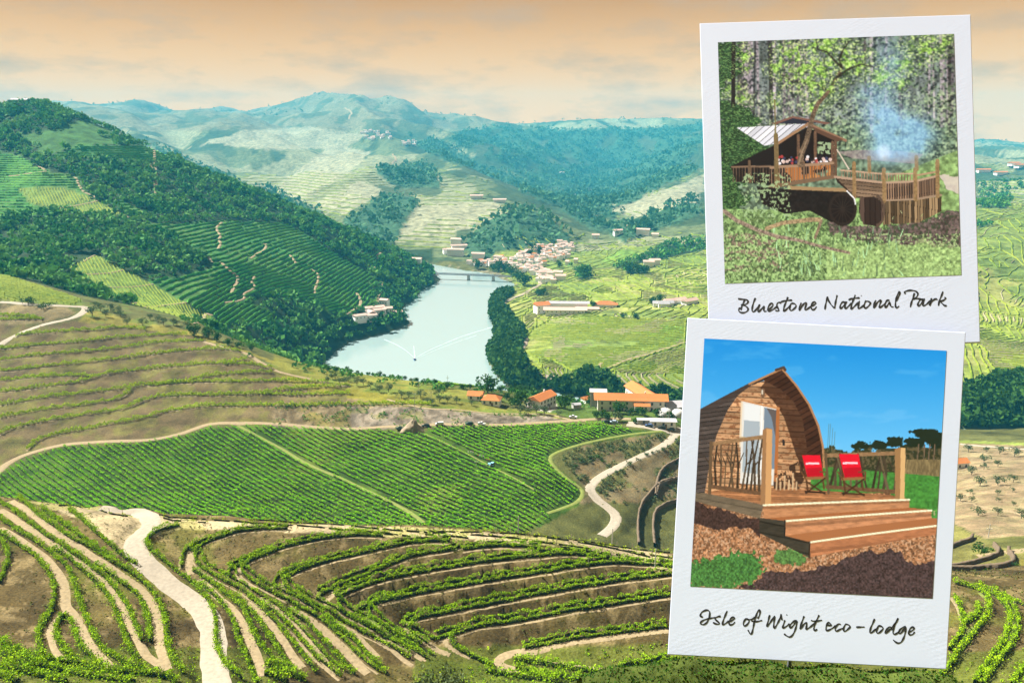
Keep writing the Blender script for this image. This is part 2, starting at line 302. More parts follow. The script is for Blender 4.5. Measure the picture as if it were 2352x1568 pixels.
H('low', [(1010,760),(1130,850),(1220,960),(1310,1050),(1380,1150),(1450,1240),(1520,1330),(1566,1390),(1650,1480)], F2)
H('near', [(1180,1400),(1290,1450),(1420,1500),(1566,1550)], F2)
H('near', [(1170,1490),(1300,1530),(1380,1568)], F2)
H('arc', [(1240,200),(1100,190),(950,190),(800,205),(600,235),(400,280),(250,320),(120,370),(0,420),(-48,440),(-128,475),(-188,520),(-198,575)], F3)
H('arc', [(252,335),(72,400),(-28,450),(-78,520),(-28,580),(72,650),(172,700),(292,760),(422,830),(538,900),(640,960),(760,1060),(880,1170),(980,1270),(1080,1370),(1200,1460)], F3)
H('arc', [(1869,247),(1700,245),(1500,260),(1300,300),(1100,345),(900,390),(700,440),(550,490),(420,540),(330,590),(320,650),(400,720),(520,790),(640,850),(760,920),(900,1000),(1040,1080),(1200,1160),(1350,1250),(1500,1340)], F3)
H('arc', [(600,455),(450,490),(330,540),(250,590),(220,650)], F3)
H('arc', [(1990,285),(1869,325),(1700,350),(1500,390),(1300,470),(1150,530),(1000,580),(850,640),(720,700),(640,760)], F3)
H('low', [(350,880),(500,980),(600,1080),(700,1190),(800,1300),(900,1400),(980,1500)], F3)
H('low', [(700,980),(850,1080),(980,1180),(1090,1300),(1180,1400),(1280,1490)], F3)
H('arc', [(1070,310),(900,290),(700,285),(500,298),(330,322)], F4)
H('arc', [(1710,395),(1500,370),(1300,360),(1100,375),(900,390),(700,415),(450,445),(200,485),(0,520),(-300,580),(-480,625),(-640,690),(-760,750),(-800,810),(-780,870),(-680,930),(-560,985),(-420,1075),(-270,1150),(-120,1235),(30,1330)], F4)
H('arc', [(2290,480),(2100,460),(1850,442),(1650,447),(1400,475),(1200,510),(1000,540),(750,580),(500,620),(250,665),(0,710),(-180,750),(-380,795),(-500,830),(-520,890),(-480,955),(-380,1030),(-280,1095),(-180,1170),(-60,1235)], F4)
H('arc', [(-270,750),(-470,800),(-590,840),(-630,890)], F4)
H('arc', [(2270,550),(2000,580),(1750,610),(1500,650),(1250,700),(1000,740),(750,790),(500,840),(250,890),(0,935),(-100,970),(-150,1030),(-120,1085),(-40,1145),(40,1195)], F4)
H('arc', [(2260,740),(2000,780),(1750,820),(1500,860),(1250,900),(1000,950),(800,985),(600,1010),(450,1040),(330,1080),(200,1110),(60,1140)], F4)
H('low', [(260,1110),(230,1160),(290,1230),(400,1300),(520,1350),(640,1390)], F4)
H('arc', [(2240,1025),(2000,1062),(1750,1092),(1500,1122),(1250,1165),(1050,1205),(900,1235)], F4)
H('near', [(820,1350),(950,1360),(1100,1380),(1300,1410),(1500,1440),(1700,1470),(1900,1490),(2100,1510),(2352,1530)], F4)
H('low', [(1780,1390),(1950,1370),(2100,1340),(2240,1290)], F4)
H('near', [(840,1420),(1000,1450),(1200,1485),(1400,1515),(1600,1535),(1800,1545)], F4)
H('low', [(2100,1425),(2200,1375),(2352,1325)], F4)
H('near', [(560,1440),(800,1480),(1050,1510),(1250,1540)], F4)
for pts in ([(0,150),(400,160),(800,172),(1200,212),(1600,252),(2000,302),(2280,352)], [(420,185),(800,215),(1200,270),(1550,322)], [(0,180),(200,195),(420,215)], [(1000,200),(1400,250),(1800,320),(2280,400)], [(1600,280),(1900,350),(2280,432)], [(1250,300),(1550,345),(1850,385),(2280,445)]): H('sparse', pts, F4)
for pts in ([(0,52),(400,62),(800,92),(1200,132),(1600,162),(1869,172)], [(0,80),(400,102),(900,142),(1300,182)], [(700,120),(1100,160),(1500,205)]): H('sparse', pts, F3)
for pts in ([(180,20),(400,30),(700,50),(1000,72),(1300,88)], [(220,45),(420,60),(640,75)]): H('sparse', pts, F2)
for pts in ([(250,1568),(330,1450),(400,1350),(430,1240),(400,1170),(340,1120),(260,1090),(150,1060)], [(290,1568),(370,1460),(440,1370),(470,1270),(450,1190),(400,1140),(330,1100)], [(130,1460),(200,1370),(270,1290),(320,1200),(310,1130),(250,1090),(140,1060)],
            [(120,1400),(160,1350),(190,1290),(180,1200),(150,1130)], [(200,1270),(260,1220),(270,1170)], [(440,1568),(504,1490)], [(270,1080),(380,1125),(504,1175)], [(60,1560),(110,1500),(160,1440)]): H('low', pts, ZR2)
NFG = len(HEDGES)
BROWN = [[(110,580),(250,560),(400,550),(600,540),(780,522),(930,532),(980,540)], [(0,670),(200,645),(400,630),(600,610),(800,590),(1000,577),(1260,572)],
 [(0,740),(250,710),(500,690),(750,665),(1000,632),(1200,617),(1370,612)], [(0,815),(250,790),(500,765),(750,735),(1000,705),(1250,678),(1500,668),(1620,685)],
 [(0,880),(200,857),(400,846),(600,848)], [(0,955),(250,925),(450,900),(600,870),(700,835),(900,810),(1100,790),(1300,772),(1500,760),(1660,735)], [(1500,770),(1700,772),(1830,800)],
 [(0,1040),(250,1000),(500,970),(700,945),(840,930),(900,920),(1000,905),(1200,890),(1300,867),(1450,842),(1600,830),(1830,828)], [(0,1125),(250,1080),(500,1050),(700,1020),(820,990),(880,940)],
 [(1000,912),(1300,888),(1600,886),(1900,882),(2200,887)], [(0,1240),(100,1195),(300,1150),(500,1120),(700,1090),(850,1060),(950,1020),(1050,990),(1200,977),(1500,975),(1750,965),(1900,938),(2150,922),(2352,915)],
 [(1750,970),(2000,976),(2352,966)], [(190,1340),(260,1280),(400,1235),(600,1200),(800,1160),(1000,1120),(1150,1080),(1350,1052),(1600,1045),(1900,1045),(2352,1042),(2750,1035),(2900,1042)], [(0,470),(120,468),(290,466)], [(0,440),(150,445),(260,458)]]
for pts in BROWN: H('brown', pts, Z3)
# tracks: (points, width, pale?, name, label of road)
TRACKS = []
def T(pts, zz, wd, name='dirt_track', mat='track'): TRACKS.append((zz(pts), wd, name, mat))
T([(0,310),(120,380),(240,460),(350,540),(420,610),(480,690),(520,770),(530,860),(540,950),(590,1010),(640,1090),(690,1190),(740,1270),(800,1350),(890,1430)], F1, 2.0)
T([(560,960),(500,1020),(430,1080),(400,1150),(420,1230),(450,1310),(520,1390)], F1, 1.2)
T([(0,160),(100,220),(200,290),(300,350),(400,420),(500,480),(600,560),(700,630),(780,690),(860,770),(930,850),(990,940),(1040,1040),(1090,1140),(1130,1230),(1180,1320),(1260,1390),(1350,1450)], F1, 1.9)
T([(90,90),(200,150),(320,240),(420,320),(520,390),(640,460),(740,530),(840,590),(940,660),(1040,730),(1130,800),(1200,870),(1250,960),(1280,1060),(1290,1170),(1300,1280),(1330,1380),(1360,1460)], F1, 1.9)
T([(560,600),(640,680),(740,780),(840,860),(920,950),(980,1060),(1030,1180),(1080,1290),(1120,1390),(1150,1500)], F2, 1.9)
T([(480,330),(460,420),(460,500),(470,560)], F2, 1.8)
T([(940,480),(920,560),(960,620),(1060,690)], F2, 1.6)
T([(1000,800),(1120,900),(1200,990),(1280,1090),(1360,1200),(1430,1320),(1520,1430)], F2, 1.7)
T([(1130,770),(1280,880),(1430,985),(1530,1100),(1630,1240),(1730,1380),(1830,1490)], F2, 1.7)
T([(450,900),(600,1000),(720,1100),(830,1210),(950,1330),(1050,1430),(1100,1470)], F3, 1.9)
T([(850,1020),(1000,1120),(1100,1220),(1200,1330)], F3, 1.2)
T([(1100,1100),(1300,1230),(1420,1340),(1520,1410)], F3, 1.2)
T([(1280,1140),(1450,1240),(1620,1350)], F3, 1.4)
T([(1060,625),(900,690),(780,745),(710,800),(730,870)], F3, 1.7)
T([(1100,900),(1110,960),(1200,1030)], F3, 1.8, 'dirt_track', 'grasstrack')
T([(1560,965),(1480,1010),(1470,1070),(1560,1130),(1680,1210),(1760,1270),(1869,1310)], F3, 1.5)
T([(280,1085),(190,1140),(200,1200),(290,1260),(420,1320)], F4, 1.3)
T([(2240,1052),(1900,1102),(1500,1155),(1150,1215),(900,1262),(750,1292),(680,1340),(700,1392),(800,1425),(950,1455)], F4, 2.6)
T([(1000,1350),(1400,1400),(1800,1435),(2000,1430),(2150,1390),(2352,1310)], F4, 1.8)
T([(270,1568),(350,1455),(420,1360),(450,1255),(425,1180),(370,1130)], ZR2, 1.4, 'dirt_track', 'grasstrack')
T([(110,1480),(180,1400),(230,1300),(310,1240),(330,1160),(280,1110)], ZR2, 1.2, 'dirt_track', 'grasstrack')
T([(130,1130),(170,1190),(200,1280)], ZR2, 1.0)
NFT = len(TRACKS)
T([(800,130),(950,150),(1120,175),(1230,250),(1180,340),(1110,400),(1105,480),(1150,560),(1240,640),(1340,735),(1440,815),(1560,905),(1660,1000),(1720,1120),(1735,1250),(1740,1400),(1765,1568),(1780,1680)], F1, 5.2, 'dirt_road', 'road')
T([(250,1050),(400,1068),(504,1087),(700,1110)], ZR2, 3.0)
# mid distance
T([(0,350),(250,370),(450,378),(570,387),(545,430),(460,465),(300,500),(130,560),(40,610),(0,650)], Z3, 5.5, 'dirt_road', 'road')
T([(1370,615),(1500,655),(1640,690),(1760,760),(1880,820),(2100,872),(2352,922)], Z3, 3.0)
T([(-200,1600),(0,1480),(100,1410),(220,1360),(420,1310),(650,1290),(960,1280),(1200,1240),(1400,1172),(1600,1162),(1900,1172),(2200,1195),(2352,1203),(2560,1190),(2800,1178),(3100,1170),(3600,1162),(4040,1135),(4240,1135)], Z3, 4.2, 'dirt_road', 'track')
T([(2330,500),(2260,500),(2230,540),(2150,600),(2000,670),(1850,740),(1700,820),(1610,890),(1590,941),(1640,1010),(1740,1085),(1790,1150),(1770,1220),(1680,1300)], Z7, 5.0, 'dirt_road', 'road')
T([(1600,1180),(1750,1260),(1900,1340),(2050,1430),(2352,1560),(2700,1730),(2850,1830)], Z3, 2.2, 'grass_path', 'grasstrack')
T([(2150,480),(1800,522),(1560,572),(1330,642),(1275,690),(1310,760),(1400,840),(1500,915),(1530,970),(1480,1040),(1350,1090),(1250,1120)], Z7, 2.2, 'grass_path', 'grasstrack')
T([(290,500),(450,570),(640,665),(900,800),(1150,941)], Z7, 1.0, 'grass_path', 'grasstrack')
T([(1880,420),(2050,440),(2200,470),(2330,480)], Z7, 9.0, 'dirt_road', 'road')
T([(0,230),(150,270),(330,300),(560,312),(800,340),(1000,345),(1250,350),(1420,385),(1560,400)], Z7, 2.0)
T([(180,355),(300,362),(504,377),(700,395)], ZR2, 4.0, 'dirt_road', 'road')
T([(180,640),(300,670),(504,706)], ZR2, 3.0)
# far bank railway and slope tracks
T([(1345,190),(1350,215),(1300,245),(1240,280),(1150,318),(1118,345),(1150,400),(1200,460),(1245,520),(1255,580),(1222,640),(1240,700),(1290,750),(1370,790),(1450,805)], Z4, 7.5, 'railway_bed', 'rail')
T([(1770,745),(1900,690),(2050,650),(2200,600),(2262,580)], Z4, 4.0)
T([(1740,760),(1720,730),(1735,710)], Z4, 4.0)
for pts, wd in (([(1490,990),(1455,1030),(1480,1080),(1470,1110),(1482,1130),(1465,1175)], 6), ([(1680,1235),(1770,1180),(1790,1140),(1770,1138)], 6), ([(1480,1255),(1550,1320),(1600,1370),(1570,1430),(1555,1470)], 6.5),
  ([(1690,1350),(1712,1358),(1690,1390),(1710,1430),(1640,1470),(1635,1510),(1510,1530)], 5.5), ([(2090,1300),(2140,1350),(2115,1440),(2125,1480)], 6), ([(255,610),(310,650),(190,665),(60,680)], 6),
  ([(450,690),(510,690),(530,740),(570,790),(630,815),(650,850),(450,890),(300,905)], 6), ([(560,1260),(600,1230),(640,1213)], 4), ([(520,1345),(720,1335),(840,1310)], 4.5), ([(640,1435),(850,1430),(1030,1410)], 4.5),
  ([(1060,515),(1040,560),(1015,600)], 7), ([(40,420),(60,430),(40,440)], 7), ([(1400,1220),(1425,1265)], 6), ([(1950,1210),(1990,1270)], 6), ([(850,950),(915,970)], 7)): T(pts, Z1, wd*0.62)
for pts, wd in (([(350,20),(325,40),(340,80),(310,115)], 6.5), ([(345,190),(365,230),(335,290),(330,330)], 7), ([(200,270),(225,330),(190,370),(105,420)], 7)): T(pts, Z4, wd*0.62)
for pts, wd in (([(410,480),(430,520),(400,560),(375,585)], 9), ([(120,200),(160,230),(145,270)], 12)): T(pts, Z2, wd)
T([(970,385),(1100,375),(1250,357)], Z3, 4.0); T([(1310,495),(1370,465),(1430,448)], Z3, 4.0); T([(840,352),(920,365)], Z3, 4.0)

# ---- carve the benches the hedges stand on
HW = []; bench = []; HK = []
for kind, pts in HEDGES:
    y0, y1 = (330, 620) if kind == 'brown' else (100, 260)
    p = smooth_line(cast(pts, y0, y1), 0.6 if kind != 'brown' else 1.2)
    # keep jumps across hidden ground from stretching a row
    HW.append(p); HK.append(kind)
TW = []
for i, (pts, wd, nm, mt) in enumerate(TRACKS):
    y0 = 100; y1 = 7500
    if i < NFT+1: y1 = 270
    elif i < NFT+13: y0 = 240; y1 = 700
    TW.append(smooth_line(cast(pts, y0, y1), 1.0 if i < NFT+1 else 3.0))
BASE = ZG.copy()
pp = np.vstack([p for p, k in zip(HW, HK) if k in ('arc', 'brown')]); pz = zt(pp[:, 0], pp[:, 1])
kb = kdtree.KDTree(len(pp))
for i, p in enumerate(pp): kb.insert((p[0], p[1], 0), i)
kb.balance()
BANK = np.zeros_like(ZG)                      # 1 on the steep earth banks
inw = ((YY > 115) & (YY < 215)) | ((YY > 360) & (YY < 610))
inw &= (XX/YY > -0.72) & (XX/YY < 0.45)
for i, j in np.argwhere(inw):
    x = XX[i, j]; y = YY[i, j]; co, k, d = kb.find((x, y, 0))
    if d < 5:
        up = (y-co[1])+(x-co[0])*0.15 > 0; zh = pz[k]; b = BASE[i, j]
        wlev = 2.0 if y > 300 else 1.3
        if up: t = min(max((d-wlev)/2.2, 0), 1); ZG[i, j] = zh*(1-t)+b*t
        else: t = min(max((d-1.0)/2.5, 0), 1); ZG[i, j] = (zh-0.1)*(1-t)+b*t
def seam(line, wd, blend=2.0):                # level the ground across a track
    global ZG
    k2 = kdtree.KDTree(len(line)); zz = zt(line[:, 0], line[:, 1]); zz = np.convolve(np.pad(zz, 3, 'edge'), np.ones(7)/7, 'valid')
    for i, p in enumerate(line): k2.insert((p[0], p[1], 0), i)
    k2.balance(); m = wd/2+blend
    lo = line.min(0)-m; hi = line.max(0)+m
    for i, j in np.argwhere((XX > lo[0]) & (XX < hi[0]) & (YY > lo[1]) & (YY < hi[1])):
        co, k, d = k2.find((XX[i, j], YY[i, j], 0))
        if d < m: t = min(max((d-wd/2-0.4)/blend, 0), 1); ZG[i, j] = zz[k]*(1-t)+ZG[i, j]*t
for (pts, wd, nm, mt), line in zip(TRACKS, TW):
    if wd < 8.5 and line[:, 1].max() < 1500: seam(line, wd, 2.0 if line[:, 1].mean() < 300 else 4.0)
# ------------------------------------------------------------------ ground: one sheet, coloured by what grows there
PX, PYP = project(XX, YY, ZG)
col = np.zeros((NL, NA, 3)); 
def paint(mask, c, amt=1.0):
    m = (np.asarray(mask, float)*amt)[..., None]; col[...] = col*(1-m)+np.asarray(c)*m
WOBX = fbm(XX/YY*90, LG[:, None]*90+0*XX, 2, 5)-0.5; WOBY = fbm(XX/YY*90, LG[:, None]*90+0*XX, 2, 6)-0.5
def poly(pts, y0, y1, wob=4.0):               # wobble the border so that field edges are not ruled
    i0 = int(np.searchsorted(YG, y0)); i1 = int(np.searchsorted(YG, y1, 'right')); r = np.zeros(PX.shape, bool)
    if i1 > i0: r[i0:i1] = inpoly(PX[i0:i1]+WOBX[i0:i1]*wob*2, PYP[i0:i1]+WOBY[i0:i1]*wob, pts)
    return r
n1 = fbm(XX/9, YY/9, 4, 31); n2 = fbm(XX/35, YY/35, 4, 41); n3 = fbm(XX/160, YY/160, 4, 51); n4 = fbm(XX/3, YY/3, 3, 61)
BROWNC, OLIVEC, TANC, PALEC = (0.125, 0.098, 0.05), (0.13, 0.135, 0.04), (0.40, 0.32, 0.20), (0.50, 0.44, 0.34)
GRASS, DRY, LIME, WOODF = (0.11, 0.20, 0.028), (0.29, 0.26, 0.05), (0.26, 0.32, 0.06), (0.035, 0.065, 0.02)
paint(YY > 0, OLIVEC)
# near hill
fg = YY < 226
paint(fg, np.array(BROWNC)*0.85); paint(fg, (0.19, 0.155, 0.08), np.clip((n2-0.45)*3, 0, 0.6)); paint(fg, (0.14, 0.16, 0.035), np.clip((n1-0.52)*5, 0, 0.75)*np.clip((n2-0.35)*4, 0.2, 1))
paint(fg & (n4 > 0.62), (0.33, 0.27, 0.17), 0.5)
STRIP = [(60,1150),(200,1160),(330,1175),(460,1195),(700,1203),(1000,1212),(1300,1238),(1545,1275),(1545,1312),(1300,1256),(1100,1240),(900,1232),(700,1224),(520,1217),(420,1212),(380,1225),(330,1240),(280,1260),(250,1240),(180,1190)]
paint(poly(STRIP, 175, 240, 3), PALEC); paint(poly(STRIP, 175, 240, 3) & (n1 > 0.56), (0.28, 0.30, 0.09), 0.6)
nearg = fg & (PYP > 1490+40*(n2-0.5)) & (YY > 100) & ((PX < 640) | (PX > 950))
paint(nearg, (0.11, 0.15, 0.028), 0.75); paint(YY < 112, (0.17, 0.20, 0.05))
paint(poly(F4([(150,1330),(520,1370),(820,1430),(1400,1500),(2352,1540),(2352,1600),(0,1600),(0,1300)]), 100, 200), (0.12, 0.17, 0.03), 0.8)
gr = fg & (n2 > 0.5) & poly(F4([(400,980),(1000,970),(2200,780),(2240,1000),(900,1200),(400,1200)]), 100, 200); paint(gr, (0.10, 0.17, 0.03), 0.8)
# plateau vineyard
FIELD = [(-60,1120),(0,1088),(40,1063),(145,1025),(330,1018),(420,1001),(480,981),(560,978),(700,983),(880,988),(960,998),(1000,981),(1170,978),(1370,973),(1460,987),(1520,992),(1460,1001),(1350,1019),(1280,1038),(1266,1052),(1280,1075),(1310,1100),(1338,1130),(1328,1160),(1260,1200),(1180,1235),(1000,1230),(800,1215),(600,1205),(400,1195),(250,1180),(100,1165),(0,1155),(-60,1150)]
fld = poly(FIELD, 235, 440, 1.5); paint(fld, (0.05, 0.10, 0.012)); paint(fld & (n1 > 0.5), (0.09, 0.15, 0.018), 0.6); paint(fld & (n2 > 0.62), (0.15, 0.18, 0.03), 0.5)
# brown terraced hill and the road cut
BH = Z3([(-100,480),(0,500),(300,510),(480,480),(760,500),(1000,545),(1280,575),(1500,660),(1700,730),(1880,820),(2352,930),(2600,975),(2900,1045),(2352,1060),(2352,1195),(1600,1160),(1400,1165),(1200,1235),(960,1275),(420,1305),(200,1360),(0,1480),(-100,1530)])
b = poly(BH, 350, 620, 2); paint(b, (0.155, 0.125, 0.075)); paint(b, (0.26, 0.22, 0.14), np.clip((PX-450)/500, 0, 0.8)*np.clip(n2*1.6, 0, 1)); paint(b & (n1 > 0.48), (0.15, 0.165, 0.045), 0.6); paint(b & (n4 > 0.58), (0.13, 0.10, 0.07), 0.5)
c = poly(Z7([(-900,260),(0,270),(300,300),(560,325),(900,345),(1250,355),(1420,400),(900,428),(0,458),(-900,440)]), 380, 520, 3); paint(c, (0.31, 0.26, 0.19)); paint(c & (n4 > 0.52), (0.14, 0.11, 0.075), 0.75); paint(c & (n1 > 0.6), (0.20, 0.19, 0.06), 0.7)
paint(poly(Z3([(560,390),(900,465),(1250,535),(1500,620),(1800,730),(2100,850),(2000,840),(1650,690),(1280,575),(980,542),(700,492),(540,480)]), 430, 660, 3), DRY); 
paint(poly(Z7([(-900,-150),(-400,-40),(0,50),(330,100),(640,170),(700,220),(900,300),(1250,310),(1420,400),(1250,352),(900,342),(560,322),(300,297),(0,262),(-600,170),(-900,20)]), 430, 660, 3), (0.24, 0.24, 0.045)); 
og = (YY > 425) & (YY < 690) & (XX > -360) & (XX < 140) & (n1 > 0.55) & ~b & ~c; paint(og, (0.13, 0.19, 0.03), 0.7)
paint(poly(Z3([(-200,110),(0,160),(300,250),(560,335),(480,372),(0,340),(-200,330)]), 560, 720, 2), LIME); paint(poly(Z3([(-200,110),(0,160),(300,250),(560,335),(480,372),(0,340),(-200,330)]), 560, 720, 2) & (n1 > 0.5), (0.17, 0.25, 0.04), 0.6)
paint(poly(Z3([(0,355),(440,385),(520,420),(400,465),(280,500),(0,500)]), 480, 640, 2), (0.24, 0.19, 0.09)); 
yard = poly(Z7([(1050,180),(2330,130),(2330,480),(1880,430),(1640,400),(1400,360),(1100,300)]), 440, 620, 3); paint(yard, (0.10, 0.16, 0.03)); paint(poly(Z7([(1080,255),(1300,240),(1340,300),(1270,330),(1080,300)]), 440, 560, 1), (0.5, 0.45, 0.38)); paint(poly(Z7([(1400,190),(1560,210),(1560,250),(1440,240)]), 460, 640, 1), (0.12, 0.3, 0.06))
# gully right of the field
gb = poly(Z7([(2200,490),(1800,545),(1500,600),(1350,680),(1420,790),(1560,930),(1500,1040),(1900,1040),(2300,1000),(2300,560)]), 290, 450, 2); paint(gb, (0.23, 0.185, 0.095)); paint(gb & (n1 > 0.5), (0.14, 0.16, 0.04), 0.75); paint(gb & (n4 > 0.6), (0.30, 0.20, 0.08), 0.5)
# olive hill on the right
oh = poly(ZR2([(120,330),(504,358),(720,380),(720,900),(430,880),(340,850),(120,740)]), 270, 620, 4); paint(oh, (0.34, 0.25, 0.14)); paint(oh & (n1 > 0.55), (0.33, 0.27, 0.14), 0.8); paint(oh & (n4 > 0.62), (0.24, 0.2, 0.1), 0.6)
paint(poly(ZR2([(100,740),(330,850),(430,890),(504,900),(720,900),(720,1080),(120,1050)]), 215, 330, 3), (0.22, 0.21, 0.06)); paint(poly(ZR2([(150,330),(504,345),(720,355),(720,370),(504,358),(150,345)]), 480, 690, 1), LIME)
# left mountain: woods with vineyard clearings
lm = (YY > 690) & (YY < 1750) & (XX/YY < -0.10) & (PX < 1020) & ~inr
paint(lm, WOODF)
VIN = [Z1([(550,470),(1000,480),(1100,530),(1210,592),(950,595),(700,560),(330,555),(420,520)]), Z1([(-60,500),(130,540),(300,640),(540,690),(560,760),(650,850),(880,955),(1000,935),(830,850),(700,820),(900,960),(760,945),(350,910),(180,960),(-60,980)]),
 Z1([(920,985),(1200,1000),(1500,978),(1700,985),(1930,990),(2150,1130),(2352,1260),(2500,1340),(2500,1567),(2352,1600),(2200,1567),(2050,1520),(1800,1490),(1680,1480),(1700,1560),(1500,1700),(1000,1600),(1100,1400),(1250,1340),(1420,1290),(1360,1190),(1190,1110)]),
 Z3([(1000,200),(1400,150),(1700,290),(1700,360),(1850,420),(1800,500),(1500,500),(1380,430),(1250,350),(1080,280)]),
 Z1([(460,1290),(650,1210),(850,1310),(1030,1410),(1240,1530),(1440,1640),(1500,1680),(1380,1690),(940,1560),(640,1440),(520,1345)]),
 Z4([(0,30),(90,40),(330,190),(340,230),(210,180),(180,260),(230,300),(200,400),(100,410),(0,380)]), Z4([(180,20),(330,10),(450,30),(330,50),(300,110)])]
MEAD = poly(Z1([(100,400),(330,375),(540,300),(980,470),(800,470),(560,465),(300,545),(200,450)]), 690, 1700, 4); vm = np.zeros_like(lm)
for v in VIN: vm |= poly(v, 690, 1700, 3)
lap = np.clip((n3-0.3)*1.5, 0, 1); vm &= lm
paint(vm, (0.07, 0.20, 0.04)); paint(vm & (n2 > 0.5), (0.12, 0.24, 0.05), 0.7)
bright = poly(VIN[4], 690, 1100, 2) | poly(Z1([(130,760),(400,750),(620,820),(640,850),(300,890),(190,860)]), 690, 1700, 2) | poly(Z1([(350,905),(660,845),(850,940),(700,935)]), 690, 1700, 2)
paint(bright & lm, (0.18, 0.27, 0.05))
paint(MEAD & lm & ~vm, (0.08, 0.19, 0.045)); lmw = lm & ~vm & ~(MEAD & (n2 < 0.6))
# right bank vineyards
rb = (YY > 640) & (YY < 1780) & ~lm & ~inr & (XX > -40)
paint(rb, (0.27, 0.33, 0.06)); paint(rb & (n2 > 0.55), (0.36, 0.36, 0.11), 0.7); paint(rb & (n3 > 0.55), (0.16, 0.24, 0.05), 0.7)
BELT = [Z4([(1010,640),(1040,600),(1075,575),(1060,500),(1040,440),(1030,370),(1040,320),(1080,265),(1150,240),(1175,270),(1120,310),(1105,345),(1140,400),(1190,450),(1235,520),(1245,580),(1212,640),(1228,700),(1280,760),(1360,800),(1450,815),(1560,830),(1640,760),(1760,800),(1800,840),(1900,880),(2000,900),(2240,880),(2240,1000),(1200,930),(1130,850),(1060,770),(1020,700)]), ZR1([(190,1370),(330,1340),(517,1290),(700,1280),(700,1495),(517,1505),(190,1490)]), ZR1([(180,1515),(517,1520),(700,1520),(700,1600),(180,1590)])]
bm = np.zeros_like(lm)
for v in BELT: bm |= poly(v, 640, 1300, 3)
bm &= ~inr; paint(bm, WOODF)
GREYW = [Z2([(1900,1100),(2080,1010),(2310,985),(2320,1060),(2080,1110),(1750,1180),(1800,1130)]), Z2([(1500,1160),(1620,1180),(1620,1230),(1540,1240)]), Z2([(1810,1160),(1960,1170),(1960,1200),(1830,1210)]), ZR1([(270,370),(470,370),(430,440),(270,430)]), ZR1([(270,490),(350,520),(270,545)]), ZR1([(270,270),(500,260),(517,330),(400,380),(270,370)])]
gm = np.zeros_like(lm)
for v in GREYW: gm |= poly(v, 640, 2600, 3)
paint(gm, (0.05, 0.085, 0.035))
paint(poly(Z2([(1680,1120),(1800,1060),(1900,1075),(1920,1100),(1720,1150)]), 800, 1800, 2), (0.2, 0.34, 0.05)); paint(poly(Z4([(1820,510),(2000,480),(2270,475),(2270,590),(2100,560),(2000,520)]), 700, 1300, 2), (0.17, 0.31, 0.04))
paint(poly(Z2([(1670,920),(1880,850),(2060,890),(2050,910),(1850,960),(1700,960)]), 1200, 2300, 2), (0.42, 0.37, 0.26))
# far hills: mosaic of pale terraces, scrub and woods
fr = (YY >= 1640) & ~lm & ~rb & ~inr
fr |= (YY >= 1700) & ~lm & ~inr
h1 = fbm(XX/300+9, YY/520, 4, 71); h2 = fbm(XX/120, YY/230, 3, 81)
paint(fr, (0.15, 0.185, 0.075)); paint(fr & (h1 > 0.53), (0.31, 0.32, 0.17), 0.9); paint(fr & (h2 > 0.60), (0.05, 0.085, 0.03), 0.85); paint(fr & (h1 < 0.40), (0.05, 0.085, 0.03), 0.8)
top = fr & (PYP < 300) & (PX < 1130); paint(top, (0.235, 0.215, 0.115), 0.75); paint(top & (h2 > 0.56), (0.09, 0.12, 0.05), 0.8)
W = [[(1010,320),(1130,370),(1230,430),(1330,470),(1400,510),(1480,450),(1600,395),(1610,330),(1620,285),(1500,293),(1250,298),(1130,292),(1080,300)], [(1060,575),(1090,530),(1150,495),(1200,480),(1250,500),(1290,530),(1315,555),(1240,562),(1150,592),(1080,592)], [(790,510),(850,470),(900,445),(965,462),(930,510),(905,560),(885,585),(830,565),(795,540)],
  [(860,395),(990,375),(1010,430),(940,445),(890,420)], [(330,318),(420,365),(560,425),(640,447),(745,490),(700,500),(560,452),(400,392)], [(900,300),(1010,320),(1080,360),(1230,430),(1330,480),(1300,490),(1150,420),(1000,360)], [(1190,420),(1330,470),(1400,520),(1370,535),(1280,480)], [(1430,560),(1380,525),(1440,520),(1560,470),(1610,470),(1600,500)]]
wf = np.zeros_like(lm)
for v in W: wf |= poly(v, 1640, 7600, 8)
wf &= (h2 < 0.66); paint(wf & fr, (0.06, 0.13, 0.06))
PALE = [[(600,450),(700,380),(760,330),(850,350),(800,400),(720,450),(660,470)], [(720,465),(830,412),(880,440),(790,495)], [(1440,485),(1620,395),(1620,440),(1500,490)], [(1380,480),(1500,440),(1620,420),(1600,470),(1460,500)], [(560,300),(700,290),(840,310),(800,340),(640,345)], [(700,300),(620,345),(480,330),(420,345),(560,300)], [(960,470),(1120,460),(1250,500),(1150,495),(1060,530),(900,560)]]
for v in PALE: paint(poly(v, 1640, 7600, 8) & fr & ~wf, (0.40, 0.385, 0.235), 0.85)
wood_all = (lm & ~vm) | bm | gm | (wf & fr)
ZG = ZG+np.where(wf & fr, (fbm(XX/16, YY/22, 3, 91)-0.2)*14, 0)
shore = np.zeros_like(lm)
